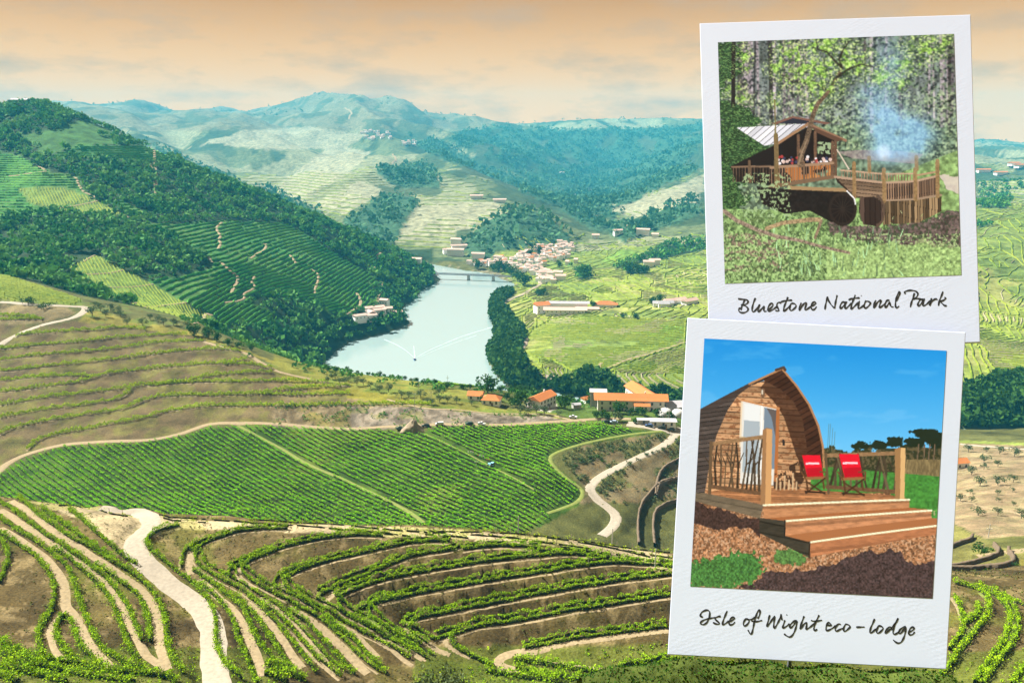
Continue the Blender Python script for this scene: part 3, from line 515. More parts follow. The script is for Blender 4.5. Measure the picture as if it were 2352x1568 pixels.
# sandy rim by the water
paint((ZG < 2.2) & ~inr & (YY > 560) & ~bm & ~lm, (0.28, 0.25, 0.15))
wm = ((YY < 226) | b)[..., None]; col = np.where(wm, col*np.array([1.08, 1.0, 0.74]), col)
col = np.clip(0.52*col*(0.80+0.40*n1[..., None]), 0.004, 0.9)
def terrain_material():
    m, t, b = new_mat('ground'); nd = t.nodes.new; lk = t.links.new
    at = nd('ShaderNodeAttribute'); at.attribute_name = 'ground_colour'
    g = nd('ShaderNodeNewGeometry')
    na = nd('ShaderNodeTexNoise'); na.inputs['Scale'].default_value = 1.6; na.inputs['Detail'].default_value = 8; na.inputs['Roughness'].default_value = 0.7; lk(g.outputs['Position'], na.inputs['Vector'])
    nb = nd('ShaderNodeTexNoise'); nb.inputs['Scale'].default_value = 0.06; nb.inputs['Detail'].default_value = 8; nb.inputs['Roughness'].default_value = 0.65; lk(g.outputs['Position'], nb.inputs['Vector'])
    mu = nd('ShaderNodeMath'); mu.operation = 'MULTIPLY'; lk(na.outputs['Fac'], mu.inputs[0]); lk(nb.outputs['Fac'], mu.inputs[1])
    mr = nd('ShaderNodeMapRange'); mr.inputs[1].default_value = 0.12; mr.inputs[2].default_value = 0.40; mr.inputs[3].default_value = 0.22; mr.inputs[4].default_value = 1.95; lk(mu.outputs[0], mr.inputs[0])
    mx = nd('ShaderNodeMix'); mx.data_type = 'RGBA'; mx.blend_type = 'MULTIPLY'; mx.inputs[0].default_value = 1; lk(at.outputs['Color'], mx.inputs[6]); lk(mr.outputs[0], mx.inputs[7])
    lk(mx.outputs[2], b.inputs['Base Color']); b.inputs['Roughness'].default_value = 0.95; b.inputs['Specular IOR Level'].default_value = 0.05
    bp = nd('ShaderNodeBump'); bp.inputs['Strength'].default_value = 0.55; bp.inputs['Distance'].default_value = 0.5; lk(na.outputs['Fac'], bp.inputs['Height']); lk(bp.outputs[0], b.inputs['Normal'])
    return m
GROUND = terrain_material()
idx = np.arange(NL*NA).reshape(NL, NA)
Fq = np.stack([idx[:-1, :-1], idx[:-1, 1:], idx[1:, 1:], idx[1:, :-1]], -1).reshape(-1, 4)
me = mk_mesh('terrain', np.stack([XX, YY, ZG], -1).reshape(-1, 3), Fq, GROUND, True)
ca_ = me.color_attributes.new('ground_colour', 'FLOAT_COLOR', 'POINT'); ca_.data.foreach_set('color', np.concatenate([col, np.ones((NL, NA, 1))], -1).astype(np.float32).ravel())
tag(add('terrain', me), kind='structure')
# the hill behind and beside the viewpoint
hx = np.linspace(-1, 1, 41); hy = np.linspace(-700, 40, 38); hX = np.sinh(hx*4)/math.sinh(4)*900; GX, GY = np.meshgrid(hX, hy)
edge = zt(np.clip(GX, -41.5, 41.5), np.full_like(GX, 40.0)); tt = np.clip((40-GY)/40, 0, 1)
GZ = np.where(GY >= 0, edge*(1-tt)+248.2*tt, 248.2-np.clip(-GY, 0, 900)*0.02)-np.abs(GX)*0.10+(fbm(GX/30, GY/30, 3, 8)-0.5)*1.0*np.clip(np.hypot(GX, GY)/30, 0, 1)-0.05
ii = np.arange(GX.size).reshape(GX.shape); fq = np.stack([ii[:-1, :-1], ii[:-1, 1:], ii[1:, 1:], ii[1:, :-1]], -1).reshape(-1, 4)
me2 = mk_mesh('hilltop', np.stack([GX, GY, GZ], -1).reshape(-1, 3), fq, GROUND, True); c2 = me2.color_attributes.new('ground_colour', 'FLOAT_COLOR', 'POINT'); c2.data.foreach_set('color', np.tile(np.array([0.2, 0.2, 0.07, 1], np.float32), GX.size)); tag(add('hilltop', me2), kind='structure')

# ---- river surface
def water_material():
    m, t, b = new_mat('river_water'); nd = t.nodes.new; lk = t.links.new
    g = nd('ShaderNodeNewGeometry'); n = nd('ShaderNodeTexNoise'); n.inputs['Scale'].default_value = 0.35; n.inputs['Detail'].default_value = 6; lk(g.outputs['Position'], n.inputs['Vector'])
    n2_ = nd('ShaderNodeTexNoise'); n2_.inputs['Scale'].default_value = 0.012; n2_.inputs['Detail'].default_value = 5; lk(g.outputs['Position'], n2_.inputs['Vector'])
    mr = nd('ShaderNodeMapRange'); mr.inputs[1].default_value = 0.4; mr.inputs[2].default_value = 0.65; mr.inputs[3].default_value = 0.04; mr.inputs[4].default_value = 0.14; lk(n2_.outputs['Fac'], mr.inputs[0]); lk(mr.outputs[0], b.inputs['Roughness'])
    b.inputs['Base Color'].default_value = (0.23, 0.31, 0.305, 1); b.inputs['IOR'].default_value = 1.6; b.inputs['Specular IOR Level'].default_value = 0.9
    bp = nd('ShaderNodeBump'); bp.inputs['Strength'].default_value = 0.10; bp.inputs['Distance'].default_value = 0.6; lk(n.outputs['Fac'], bp.inputs['Height']); lk(bp.outputs[0], b.inputs['Normal'])
    return m
MB().quad((-900, 560, 0), (1600, 560, 0), (1600, 2100, 0), (-900, 2100, 0)).build('river', water_material()); tag(bpy.data.objects['river'], kind='structure')

# ---- tracks and roads: ribbons laid on the ground
ROADM = {'road': solid('pale_gravel', (0.27, 0.235, 0.18), 0.95, 0.35, 1.1, 0.3, 0.1), 'track': solid('tan_dirt', (0.225, 0.175, 0.10), 0.95, 0.5, 1.3, 0.4, 0.1), 'grasstrack': solid('grassy_track', (0.14, 0.165, 0.04), 0.95, 0.45, 0.9, 0.4, 0.1), 'rail': solid('railway_ballast', (0.24, 0.195, 0.145), 0.95, 0.3, 1.0, 0.3, 0.1)}
def ribbon(name, line, wd, mat, lift, jitter=0.12, n=5):
    d = np.gradient(line, axis=0); d /= np.linalg.norm(d, axis=1)[:, None]+1e-9; nr = np.stack([-d[:, 1], d[:, 0]], -1)
    k = len(line); ofs = np.linspace(-0.5, 0.5, n); s_ = np.arange(k)
    wl = wd*(1+jitter*2*(vnoise(s_*0.3, s_*0+line[0, 0], 3)-0.5)); wr = wd*(1+jitter*2*(vnoise(s_*0.3, s_*0+line[0, 1], 4)-0.5))
    V = []
    for o_ in ofs:
        p = line+nr*(o_*np.where(o_ < 0, wl, wr))[:, None]; V.append(np.stack([p[:, 0], p[:, 1], zt(p[:, 0], p[:, 1])+lift*(1.0 if abs(o_) < 0.49 else 0.2)], -1))
    V = np.stack(V, 1).reshape(-1, 3); i = np.arange(k*n).reshape(k, n)
    F = np.stack([i[:-1, :-1], i[:-1, 1:], i[1:, 1:], i[1:, :-1]], -1).reshape(-1, 4)
    return mk_mesh(name, V, F, mat, True)
for (pts, wd, nm, mt), line in zip(TRACKS, TW):
    ym = line[:, 1].mean(); tag(add(nm, ribbon(nm, line, wd, ROADM[mt], (0.06 if wd < 4 else 0.16) if ym < 260 else (0.25 if ym < 700 else 0.9), 0.12, 5 if wd < 4 else 9)), kind='structure')
# pale ledges in front of the terrace hedges
for p, k in zip(HW, HK):
    if k in ('arc', 'brown') and len(p) > 6:
        q = p[::2].copy(); q[:, 1] -= 1.15 if k == 'arc' else 1.6
        q = smooth_line(q[q[:, 1] > 100], 1.2)
        if len(q) > 4: tag(add('terrace_ledge', ribbon('terrace_ledge', q, 0.55 if k == 'arc' else 0.8, ROADM['track'], 0.05 if k == 'arc' else 0.14, 0.5, 3)), kind='structure')

# ------------------------------------------------------------------ foliage builders
VINE = leaf_mat('vine_leaves', (0.09, 0.23, 0.002), (0.36, 0.50, 0.008), (0.22, 0.38, 0.004), 0.16, 0.08)
VINEB = leaf_mat('vine_leaves_yellow', (0.15, 0.26, 0.004), (0.42, 0.52, 0.012), (0.30, 0.43, 0.008), 0.16, 0.05)
VINEF = leaf_mat('vine_leaves_field', (0.08, 0.33, 0.002), (0.38, 0.72, 0.006), (0.21, 0.55, 0.004), 0.16, 0.03)
WOODL = leaf_mat('wood_leaves', (0.010, 0.065, 0.010), (0.065, 0.22, 0.024), (0.11, 0.25, 0.035), 0.2, 0.02)
OLIVEL = leaf_mat('olive_leaves', (0.04, 0.065, 0.022), (0.12, 0.16, 0.065), (0.08, 0.11, 0.04), 0.25, 0.3)
BROADL = leaf_mat('broadleaf_leaves', (0.012, 0.045, 0.005), (0.05, 0.12, 0.010), (0.03, 0.085, 0.008), 0.25, 0.3)
STEM_SHADE = solid('vine_stems_and_painted_shade', (0.030, 0.034, 0.012), 0.95, 0.5, 1.5, 0, 0.05)  # opaque stem core, coloured dark to paint the shade under the leaf tops
BARK = solid('bark', (0.12, 0.09, 0.065), 0.9, 0.4, 4, 0.3); POSTM = solid('weathered_post', (0.22, 0.18, 0.14), 0.9, 0.3, 6)
def leaf_quads(c, size, rg, flat=0.0):        # random quads around the centres c
    n = len(c); a = rg.normal(size=(n, 3)); a /= np.linalg.norm(a, axis=1)[:, None]; b_ = rg.normal(size=(n, 3)); b_[:, 2] *= 1-flat; b_ = np.cross(a, b_); b_ /= np.linalg.norm(b_, axis=1)[:, None]
    s = (size*rg.uniform(0.6, 1.35, n))[:, None]; a = a*s*0.5; b_ = b_*s*0.5*0.8
    V = np.stack([c-a-b_*0.4, c-b_*1.0+a*0.2, c+a+b_*0.4, c+b_-a*0.2], 1).reshape(-1, 3)
    return V, np.arange(4*n).reshape(n, 4)
def hedge_mesh(name, line, h, wd, dens, size, mat, rg, gap=0.0, core=True, foot=0.35):
    d = np.gradient(line, axis=0); d /= np.linalg.norm(d, axis=1)[:, None]+1e-9; nr = np.stack([-d[:, 1], d[:, 0]], -1)
    s = np.concatenate([[0], np.cumsum(np.hypot(*np.diff(line, axis=0).T))]); n = max(8, int(s[-1]*dens)); u = rg.uniform(0, s[-1], n)
    per = rg.uniform(0, 50)
    if gap > 0: u = u[vnoise(u/1.1+per, u*0, 17) > gap]
    x = np.interp(u, s, line[:, 0]); y = np.interp(u, s, line[:, 1]); nx = np.interp(u, s, nr[:, 0]); ny = np.interp(u, s, nr[:, 1])
    hh = h*(0.42+0.9*vnoise(u/1.1+per, u*0, 7)); ww = wd*(0.45+1.1*vnoise(u/1.3+per, u*0, 8))
    t = rg.uniform(0, 1, len(u))**0.7; o = rg.normal(size=len(u))*0.36*ww*(1.05-0.35*t)
    c = np.stack([x+nx*o, y+ny*o, zt(x, y)+foot+(hh-foot)*t], -1)
    V, F = leaf_quads(c, size, rg)
    if core:
        q = line[::2] if len(line) > 8 else line; dd = np.gradient(q, axis=0); dd /= np.linalg.norm(dd, axis=1)[:, None]+1e-9; nn = np.stack([-dd[:, 1], dd[:, 0]], -1); zz = zt(q[:, 0], q[:, 1]); k = len(q)
        hn = h*(0.32+0.2*rg.uniform(size=k)); wn = wd*0.2*(0.7+0.6*rg.uniform(size=k))
        ring = [np.stack([q[:, 0]+nn[:, 0]*wn*f, q[:, 1]+nn[:, 1]*wn*f, zz+zf*hn], -1) for f, zf in ((-1, -0.1), (-0.8, 0.85), (0, 1.0), (0.8, 0.85), (1, -0.1))]
        CV = np.stack(ring, 1).reshape(-1, 3); i = np.arange(k*5).reshape(k, 5); CF = np.stack([i[:-1, :-1], i[:-1, 1:], i[1:, 1:], i[1:, :-1]], -1).reshape(-1, 4)
        if gap > 0: CF = CF[rg.uniform(size=len(CF)) > 0.45]
        mi = np.r_[np.zeros(len(F), int), np.ones(len(CF), int)]; F = np.vstack([F, CF+len(V)]); V = np.vstack([V, CV]); return mk_mesh(name, V, F, [mat, STEM_SHADE], False, mi)
    return mk_mesh(name, V, F, mat)
def ordinal(n): return str(n)+('th' if 10 <= n % 100 <= 20 else {1: 'st', 2: 'nd', 3: 'rd'}.get(n % 10, 'th'))
# ------------------------------------------------------------------ vine rows
post_me = MB().box(-0.05, 0.05, -0.05, 0.05, 0, 1.9).mesh('trellis_post', POSTM); n_post = 0
KW = {'low': (1.75, 1.1, 62, 0.29, VINE, 0.0), 'near': (2.0, 2.0, 70, 0.34, VINE, 0.0), 'arc': (1.55, 0.85, 56, 0.27, VINE, 0.0), 'sparse': (1.25, 0.5, 17, 0.26, VINEB, 0.42), 'brown': (2.4, 2.5, 44, 0.55, VINEB, 0.0)}
order = {}
for k in KW:
    ids = [i for i in range(len(HW)) if HK[i] == k]; ys = {i: np.mean([p[1] for p in HEDGES[i][1]]) for i in ids}
    for n, i in enumerate(sorted(ids, key=lambda i: ys[i])): order[i] = n+1
WHERE = {'low': 'vine hedge from the top among those running down the near slope', 'near': 'vine row from the top in the leafy band along the bottom', 'arc': 'vine hedge from the top on the curved bank facing the camera', 'sparse': 'sparse young vine row from the top on the pale soil strip', 'brown': 'vine hedge from the top on the brown hill left'}
GRP = {'low': 'vine hedges on the near slope', 'near': 'vine rows at the bottom edge', 'arc': 'vine hedges on the curved terraces', 'sparse': 'young vines on the pale strip', 'brown': 'vine hedges on the brown hill'}
for i, (p, k) in enumerate(zip(HW, HK)):
    h, wd, dn, sz, mt, gap = KW[k]
    o = add('vine_row', hedge_mesh('vine_row', p, h, wd, dn, sz, mt, rng, gap, k != 'brown')); tag(o, ordinal(order[i])+' '+WHERE[k], 'vine row', GRP[k])
    if k in ('arc', 'sparse', 'low'):
        st = 11 if k != 'sparse' else 7
        for q in p[4::st]:
            if n_post < 290 and rng.uniform() < (0.35 if k == 'low' else 0.6): add('trellis_post', post_me, o, (q[0], q[1], float(zt(q[0], q[1]))-0.05), rng.uniform(0, 3)); n_post += 1
# the terraces carry a second row on the inner edge of the bench
for i, (p, k) in enumerate(zip(HW, HK)):
    if k == 'arc' and len(p) > 30:
        d = np.gradient(p, axis=0); d /= np.linalg.norm(d, axis=1)[:, None]+1e-9; nr = np.stack([-d[:, 1], d[:, 0]], -1); nr *= np.where(nr[:, 1:2] < 0, -1, 1); q = smooth_line((p+nr*1.75)[::3], 0.6)
        tag(add('vine_row', hedge_mesh('vine_row', q, 1.5, 0.8, 46, 0.27, VINE, rng, 0.15)), 'inner vine row behind the '+ordinal(order[i])+' hedge on the curved bank facing the camera', 'vine row', 'inner rows on the curved terraces')
# straight rows on the plateau field
du = np.array([118.0, -104.0]); du /= np.linalg.norm(du); dn_ = np.array([-du[1], du[0]]); dn_ = dn_ if dn_[1] > 0 else -dn_
paths = [TW[i] for i in range(len(TRACKS)) if TRACKS[i][2] == 'grass_path']
kp = kdtree.KDTree(sum(len(p) for p in paths)); j = 0
for p in paths:
    for q in p: kp.insert((q[0], q[1], 0), j); j += 1
kp.balance()
rows = []; u_ = np.arange(-560, 420, 1.6)
for off in np.arange(40, 420, 2.95):
    base = dn_*off; pt = base[None]+du[None]*u_[:, None]; ok = (pt[:, 1] > 245) & (pt[:, 1] < 440)
    zz = np.where(ok, zt(pt[:, 0], np.clip(pt[:, 1], 50, 6000)), 0); qx, qy = project(pt[:, 0], np.clip(pt[:, 1], 50, 6000), zz); ok &= inpoly(qx, qy, FIELD)
    for n_ in np.where(ok)[0]:
        if kp.find((pt[n_, 0], pt[n_, 1], 0))[2] < 1.5: ok[n_] = False
    runs = np.split(np.where(ok)[0], np.where(np.diff(np.where(ok)[0]) > 1)[0]+1)
    runs = [r for r in runs if len(r) > 5]
    if runs: rows.append([pt[r] for r in runs])
flat = [r for runs in rows for r in runs]
for n, r in enumerate(flat):
    tag(add('vine_row', hedge_mesh('vine_row', r, 2.0, 0.68, 13, 0.46, VINEF, rng, 0.10, True, 0.9)), ordinal(n+1)+' straight vine row of the green plateau field, counting from its front left corner', 'vine row', 'straight rows on the plateau field')
# terraced rows on the far slopes: level lines of the ground, too many to count
def level_rows(name, field, mask, h, wd, mat, lift=0.0, keep=0.97):
    f = [field[:-1, :-1], field[:-1, 1:], field[1:, 1:], field[1:, :-1]]
    C = [np.stack([q[:-1, :-1], q[:-1, 1:], q[1:, 1:], q[1:, :-1]], 0) for q in (XX, YY, ZG)]
    mk = mask[:-1, :-1] & mask[1:, 1:]
    S = []
    for extra in (0, 1):
        lv = np.ceil(np.minimum.reduce(f))+extra
        P = []; has = []
        for a, b in ((0, 1), (1, 2), (2, 3), (3, 0)):
            cr = (f[a] < lv) != (f[b] < lv); t = np.where(cr, (lv-f[a])/np.where(np.abs(f[b]-f[a]) < 1e-9, 1, f[b]-f[a]), 0)
            P.append(np.stack([c[a]+(c[b]-c[a])*t for c in C], -1)); has.append(cr)
        P = np.stack(P, 2); has = np.stack(has, 2); two = (has.sum(2) == 2) & mk
        pi = P[two]; hi = has[two]; o_ = np.argsort(~hi, axis=1, kind='stable')[:, :2]; r = np.arange(len(pi))
        S.append((pi[r, o_[:, 0]], pi[r, o_[:, 1]]))
    a = np.vstack([s[0] for s in S]); b = np.vstack([s[1] for s in S]); ok = rng.uniform(size=len(a)) < keep; a = a[ok]; b = b[ok]
    d = b-a; ln = np.linalg.norm(d, axis=1)[:, None]; ok = (ln[:, 0] > 0.15) & (ln[:, 0] < 60); a = a[ok]; b = b[ok]; d = d[ok]/ln[ok]; n = np.stack([-d[:, 1], d[:, 0], 0*d[:, 0]], -1)*wd*0.5; k = len(a)
    up = np.array([0, 0, 1.0]); ja = rng.uniform(0.6, 1.25, (k, 1)); jb = rng.uniform(0.6, 1.25, (k, 1)); ex = d*ln[ok]*0.06
    a = a-ex+up*lift; b = b+ex+up*lift
    V = np.stack([a-n-up*0.3, b-n-up*0.3, b-n*0.35+up*h*jb, a-n*0.35+up*h*ja, a+n*0.35+up*h*ja, b+n*0.35+up*h*jb, b+n-up*0.3, a+n-up*0.3], 1).reshape(-1, 3); i = np.arange(k)[:, None]*8
    F = np.concatenate([i+np.array([0, 1, 2, 3]), i+np.array([3, 2, 5, 4]), i+np.array([4, 5, 6, 7])], 0)
    return add(name, mk_mesh(name, V, F, mat))
VINEL = leaf_mat('terrace_vines_green', (0.02, 0.16, 0.012), (0.07, 0.30, 0.02), (0.12, 0.33, 0.025), 0.2, 0.012); VINER = leaf_mat('terrace_vines_lime', (0.10, 0.16, 0.010), (0.20, 0.26, 0.018), (0.23, 0.27, 0.025), 0.25, 0.012)  # deep green vines for the left slope, lime for the other fields
WALLM = solid('terrace_earth', (0.24, 0.21, 0.12), 0.95, 0.3, 0.05)
nobig = (vnoise(XX/70, YY/90, 5) > 0.12)
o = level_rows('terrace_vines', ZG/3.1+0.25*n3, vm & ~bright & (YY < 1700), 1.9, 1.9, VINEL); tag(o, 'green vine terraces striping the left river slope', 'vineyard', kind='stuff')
o = level_rows('field_vines', (XX*0.8+YY*0.55)/3.6+ZG*0.0, bright & lm, 1.2, 1.6, VINER); tag(o, 'bright vine fields among woods on the left slope', 'vineyard', kind='stuff')
rbm = rb & ~bm & ~gm & (ZG > 1.5) & (PX > 1150)
Fr = (YY+0.18*XX+70*fbm(XX/190+5, YY/190, 3, 15)+ZG*1.5)/np.clip(5.2*(YY/900)**1.3, 4, 20)
# each parcel has its own row direction and spacing
parcel = np.floor(fbm(XX/150+4, YY/260+2, 3, 25)*9)
Fr2 = np.where(parcel % 3 == 0, (YY*0.85-XX*0.55+25*n3)/np.clip(5.6*(YY/900)**1.2, 4, 18), np.where(parcel % 3 == 1, Fr, Fr*0.8+3))
curv = poly(Z4([(1250,560),(1290,500),(1420,430),(1640,410),(2270,440),(2270,590),(1800,740),(1600,780),(1420,690),(1270,660)]), 700, 1250, 2)
Fr2 = np.where(curv, (np.hypot((XX-180)*0.75, YY-1085)+26*n3)/8.0, Fr2)
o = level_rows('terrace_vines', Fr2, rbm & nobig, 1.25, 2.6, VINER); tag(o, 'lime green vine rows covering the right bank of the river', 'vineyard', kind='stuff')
o = level_rows('terrace_walls', Fr2+0.5, rbm & (parcel % 2 == 0) & (n2 > 0.42), 1.0, 1.6, WALLM); tag(o, 'pale earth terrace edges between the right bank rows', 'terrace', kind='stuff')
farv = fr & ~wf & (YY < 3300) & (h1 > 0.44)
o = level_rows('far_terraces', ZG/6.5+0.3*h1, farv & (h2 < 0.6), 1.6, 4.5, VINER, 0.3); tag(o, 'faint contour terraces on the hazy far hillsides', 'vineyard', kind='stuff')
tl = poly(Z3([(-200,110),(0,160),(300,250),(560,335),(480,372),(0,340),(-200,330)]), 560, 720, 2)
o = level_rows('field_vines', (YY+0.5*XX)/2.6, tl, 1.2, 1.1, VINER); tag(o, 'yellow green vines on the small field above the left road', 'vineyard', kind='stuff')
rs = poly(Z7([(0,30),(150,20),(400,70),(700,130),(660,165),(330,95),(0,45)]), 520, 700, 2)
o = level_rows('field_vines', (YY-0.3*XX)/3.0, rs, 1.4, 1.2, VINE); tag(o, 'vine rows on the rim above the river beyond the olive slope', 'vineyard', kind='stuff')

kt = kdtree.KDTree(sum(len(l) for l in TW)); k_ = 0
for l in TW:
    for q_ in l: kt.insert((q_[0], q_[1], 0), k_); k_ += 1
kt.balance()
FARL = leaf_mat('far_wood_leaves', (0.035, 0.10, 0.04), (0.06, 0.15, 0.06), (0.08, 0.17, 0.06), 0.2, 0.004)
DRYG = leaf_mat('dry_grass', (0.05, 0.06, 0.012), (0.17, 0.14, 0.05), (0.09, 0.12, 0.02), 0.2, 0.3)
# ------------------------------------------------------------------ woods (read as one mass)
def scatter(mask, n, ymin=0, ymax=1e9):       # points spread evenly over the masked ground
    cell = np.gradient(XX, axis=1)*np.gradient(YY, axis=0); pr = np.where(mask & (YY > ymin) & (YY < ymax), cell, 0).ravel(); cs = np.cumsum(pr); k = np.searchsorted(cs, rng.uniform(0, cs[-1], n)); i, j = np.unravel_index(np.clip(k, 0, pr.size-1), XX.shape)
    x = (AG[j]+rng.uniform(-0.5, 0.5, n)*(AG[1]-AG[0])); y = YG[i]*np.exp(rng.uniform(-0.5, 0.5, n)*(LG[1]-LG[0])); return x*y, y
def wood(name, mask, n, rad, quads, mat, ymin=0, ymax=1e9, qs=0.75, clear=False):
    x, y = scatter(mask, n, ymin, ymax)
    if clear: k_ = np.array([kt.find((a, b_, 0))[2] for a, b_ in zip(x, y)]); x = x[k_ > 2.9]; y = y[k_ > 2.9]; n = len(x)
    z = zt(x, y); r = rad*rng.uniform(0.35, 1.0, n)**0.8*1.45*(0.8+0.5*vnoise(x/40, y/40, 9)); ok = z > 0.4; x = x[ok]; y = y[ok]; z = z[ok]; r = r[ok]; n = len(x)
    d = rng.normal(size=(n, quads, 3)); d /= np.linalg.norm(d, axis=2)[..., None]; d[..., 2] = np.abs(d[..., 2])*1.15-0.15; d *= rng.uniform(0.55, 1.0, (n, quads, 1))
    c = np.stack([x, y, z+r*0.55], -1)[:, None]+d*r[:, None, None]; c = c.reshape(-1, 3)
    V, F = leaf_quads(c, np.repeat(r*qs, quads), rng); return add(name, mk_mesh(name, V, F, mat))
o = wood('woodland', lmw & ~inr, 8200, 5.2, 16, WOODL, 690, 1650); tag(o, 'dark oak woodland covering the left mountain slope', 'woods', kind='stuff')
o = wood('woodland', bm, 2300, 4.6, 18, BROADL, 640, 1300); tag(o, 'dense riverside trees along the right bank', 'woods', kind='stuff')
o = wood('woodland', gm, 700, 5.0, 14, WOODL); tag(o, 'scattered olive groves among the right bank vineyards', 'woods', kind='stuff')
o = wood('woodland', wf & fr, 6000, 12.0, 7, FARL, 1640, 7500); tag(o, 'bluish far woods in the hazy side valley', 'woods', kind='stuff')
o = wood('weeds', (nearg | poly(F4([(150,1330),(520,1370),(820,1430),(1400,1500),(2352,1540),(2352,1600),(0,1600),(0,1300)]), 100, 200)) & (n1 > 0.36), 3000, 0.42, 8, VINE, 110, 200, 0.7, True); tag(o, 'leafy ground cover between the vines at the bottom edge', 'ground cover', kind='stuff')
rid = fr & (YY > 6100) & (YY < 7450); o = wood('woodland', rid, 700, 10.0, 8, FARL); tag(o, 'thin tree line along the far ridge', 'woods', kind='stuff')
scr = (YY > 480) & (YY < 700) & (XX > -380) & (XX < 200) & ~inr & ~rs & ~b & (ZG < BASE+9) & (PYP < 860+0.12*(PX-700)) & (PX > 420) & ((PYP > 700) | (PX > 300)); o = wood('scrub', scr & (n1 > 0.52), 900, 1.5, 18, WOODL); tag(o, 'scrubby bushes on the rim above the river', 'bushes', kind='stuff')
o = wood('scrub', gb & (n1 > 0.48), 620, 0.62, 14, OLIVEL, clear=True); tag(o, 'low bushes and weeds on the gully banks right of the field', 'bushes', kind='stuff')
o = wood('scrub', (c & (n1 > 0.5)), 300, 0.7, 12, WOODL); tag(o, 'dry weeds on the road cutting', 'bushes', kind='stuff')
o = wood('weeds', fg & (YY > 120) & (n1 > 0.42), 7500, 0.27, 5, DRYG, 118, 215, 1.0, True); tag(o, 'tufts of dry grass on the near earth banks', 'grass', kind='stuff')
# ------------------------------------------------------------------ single trees
def tree_meshes(kind, rg):
    V0 = []; cl = 9 if kind != 'cypress' else 1
    if kind == 'olive': cs = [(rg.normal()*0.5, rg.normal()*0.5, 1.45+rg.uniform(-0.25, 0.55), rg.uniform(0.42, 0.7)) for _ in range(9)]; n = 34; sz = 0.26
    elif kind == 'broad': cs = [(rg.normal()*0.45, rg.normal()*0.45, 1.2+rg.uniform(-0.5, 0.75), rg.uniform(0.42, 0.75)) for _ in range(14)]; n = 36; sz = 0.28
    elif kind == 'cypress': cs = [(0, 0, 0.5+0.35*i, 0.42*(1-0.1*i)) for i in range(8)]; n = 30; sz = 0.22
    else: cs = [(rg.normal()*0.55, rg.normal()*0.55, 0.45+rg.uniform(0, 0.4), rg.uniform(0.35, 0.55)) for _ in range(8)]; n = 34; sz = 0.24
    for x, y, z, r in cs:
        d = rg.normal(size=(n, 3)); d /= np.linalg.norm(d, axis=1)[:, None]; V0.append(np.array([x, y, z])+d*r*rg.uniform(0.6, 1.05, (n, 1)))
    V, F = leaf_quads(np.vstack(V0), sz, rg)
    lm_ = {'olive': OLIVEL, 'broad': BROADL, 'cypress': WOODL, 'bush': BROADL}[kind]
    tr = MB(); tr.bar((0, 0, -0.4), (0.03, 0.02, 0.7), 0.11, 0.07)
    for k in range(4): a = k*1.57+0.4; tr.bar((0.03, 0.02, 0.6), (0.45*math.cos(a), 0.45*math.sin(a), 1.25), 0.055, 0.02, 5)
    return mk_mesh('crown', V, F, lm_), tr.mesh('trunk', BARK)
TREE = {k: [tree_meshes(k, np.random.default_rng(100+i)) for i in range(3)] for k in ('olive', 'broad', 'cypress', 'bush')}
def plant(name, kind, x, y, s, label, cat, group, z=None, i=0):
    cr_, tr_ = TREE[kind][i % 3]; e = empty(name, (x, y, float(zt(x, y) if z is None else z)), rng.uniform(0, 6.28)); e.scale = (s*rng.uniform(0.9, 1.15), s*rng.uniform(0.9, 1.15), s*rng.uniform(0.85, 1.1))
    add('crown', cr_, e); add('trunk', tr_, e); return tag(e, label, cat, group)
def trees(pts, y0, y1, kind, name, lab, cat, group, base=0.0):
    pos = sorted([(p[0], p[1], p[2]) for p in pts]); w_ = cast([(p[0], p[1]) for p in pos], y0, y1)
    for n, ((px, py, s), (x, y)) in enumerate(zip(pos, w_)): plant(name, kind, x, y, s*(math.hypot(x, y)/PF)/2.0, lab.format(ordinal(n+1)), cat, group, i=n)
def PS(zz, pts): q = zz([(p[0], p[1]) for p in pts]); return [(a, b_, p[2]) for (a, b_), p in zip(q, pts)]
# third number: tree height in sight-line units
trees(PS(Z3, [(620,445,19),(675,412,15),(712,448,12),(745,412,13),(795,425,14),(810,445,11),(855,505,14),(960,512,15),(1100,508,15),(1165,505,14),(1190,510,12),(1260,528,14),(640,385,11),(1010,470,11),(1060,480,11)]), 430, 680, 'olive', 'olive_tree', '{} olive tree from the left on the yellow slope below the left road', 'olive tree', 'olives on the yellow slope')
trees(PS(Z3, [(190,362,22),(310,388,16),(255,385,9)]), 430, 680, 'bush', 'roadside_bush', '{} dark round bush from the left beside the pale left road', 'bush', 'bushes beside the left road')
trees(PS(Z3, [(1305,575,26),(1400,590,20),(1460,612,20),(1380,560,14),(1540,640,15),(1600,655,12),(1690,675,12)]), 430, 680, 'broad', 'bushy_tree', '{} round green tree from the left at the corner of the brown hill', 'tree', 'trees at the brown hill corner')
OL = [(45,810,12),(65,812,13),(125,845,14),(150,825,11),(200,850,14),(240,848,14),(285,868,14),(340,890,17),(400,892,17),(480,928,17),(525,925,15),(600,930,18),(710,918,17),(720,955,17),(770,955,14),(825,962,14),(670,972,15),(920,975,12),(1225,1030,17),(1275,1035,17),(1325,1022,17),(1375,1035,17),(1470,1042,13),(545,825,9),(640,955,10),(20,830,12),(90,835,11)]
trees(PS(Z4, OL), 425, 690, 'olive', 'olive_tree', '{} olive tree from the left on the grassy slope above the road cutting', 'olive tree', 'olives above the road cutting')
trees(PS(Z4, [(140,752,11),(345,782,11),(425,770,8),(20,760,12),(70,765,10),(270,782,8),(205,770,8),(500,808,10),(575,815,9),(690,838,11),(760,868,14),(860,872,12),(910,868,10)]), 430, 690, 'broad', 'small_tree', '{} small dark tree from the left on the rim against the river', 'tree', 'trees on the river rim')
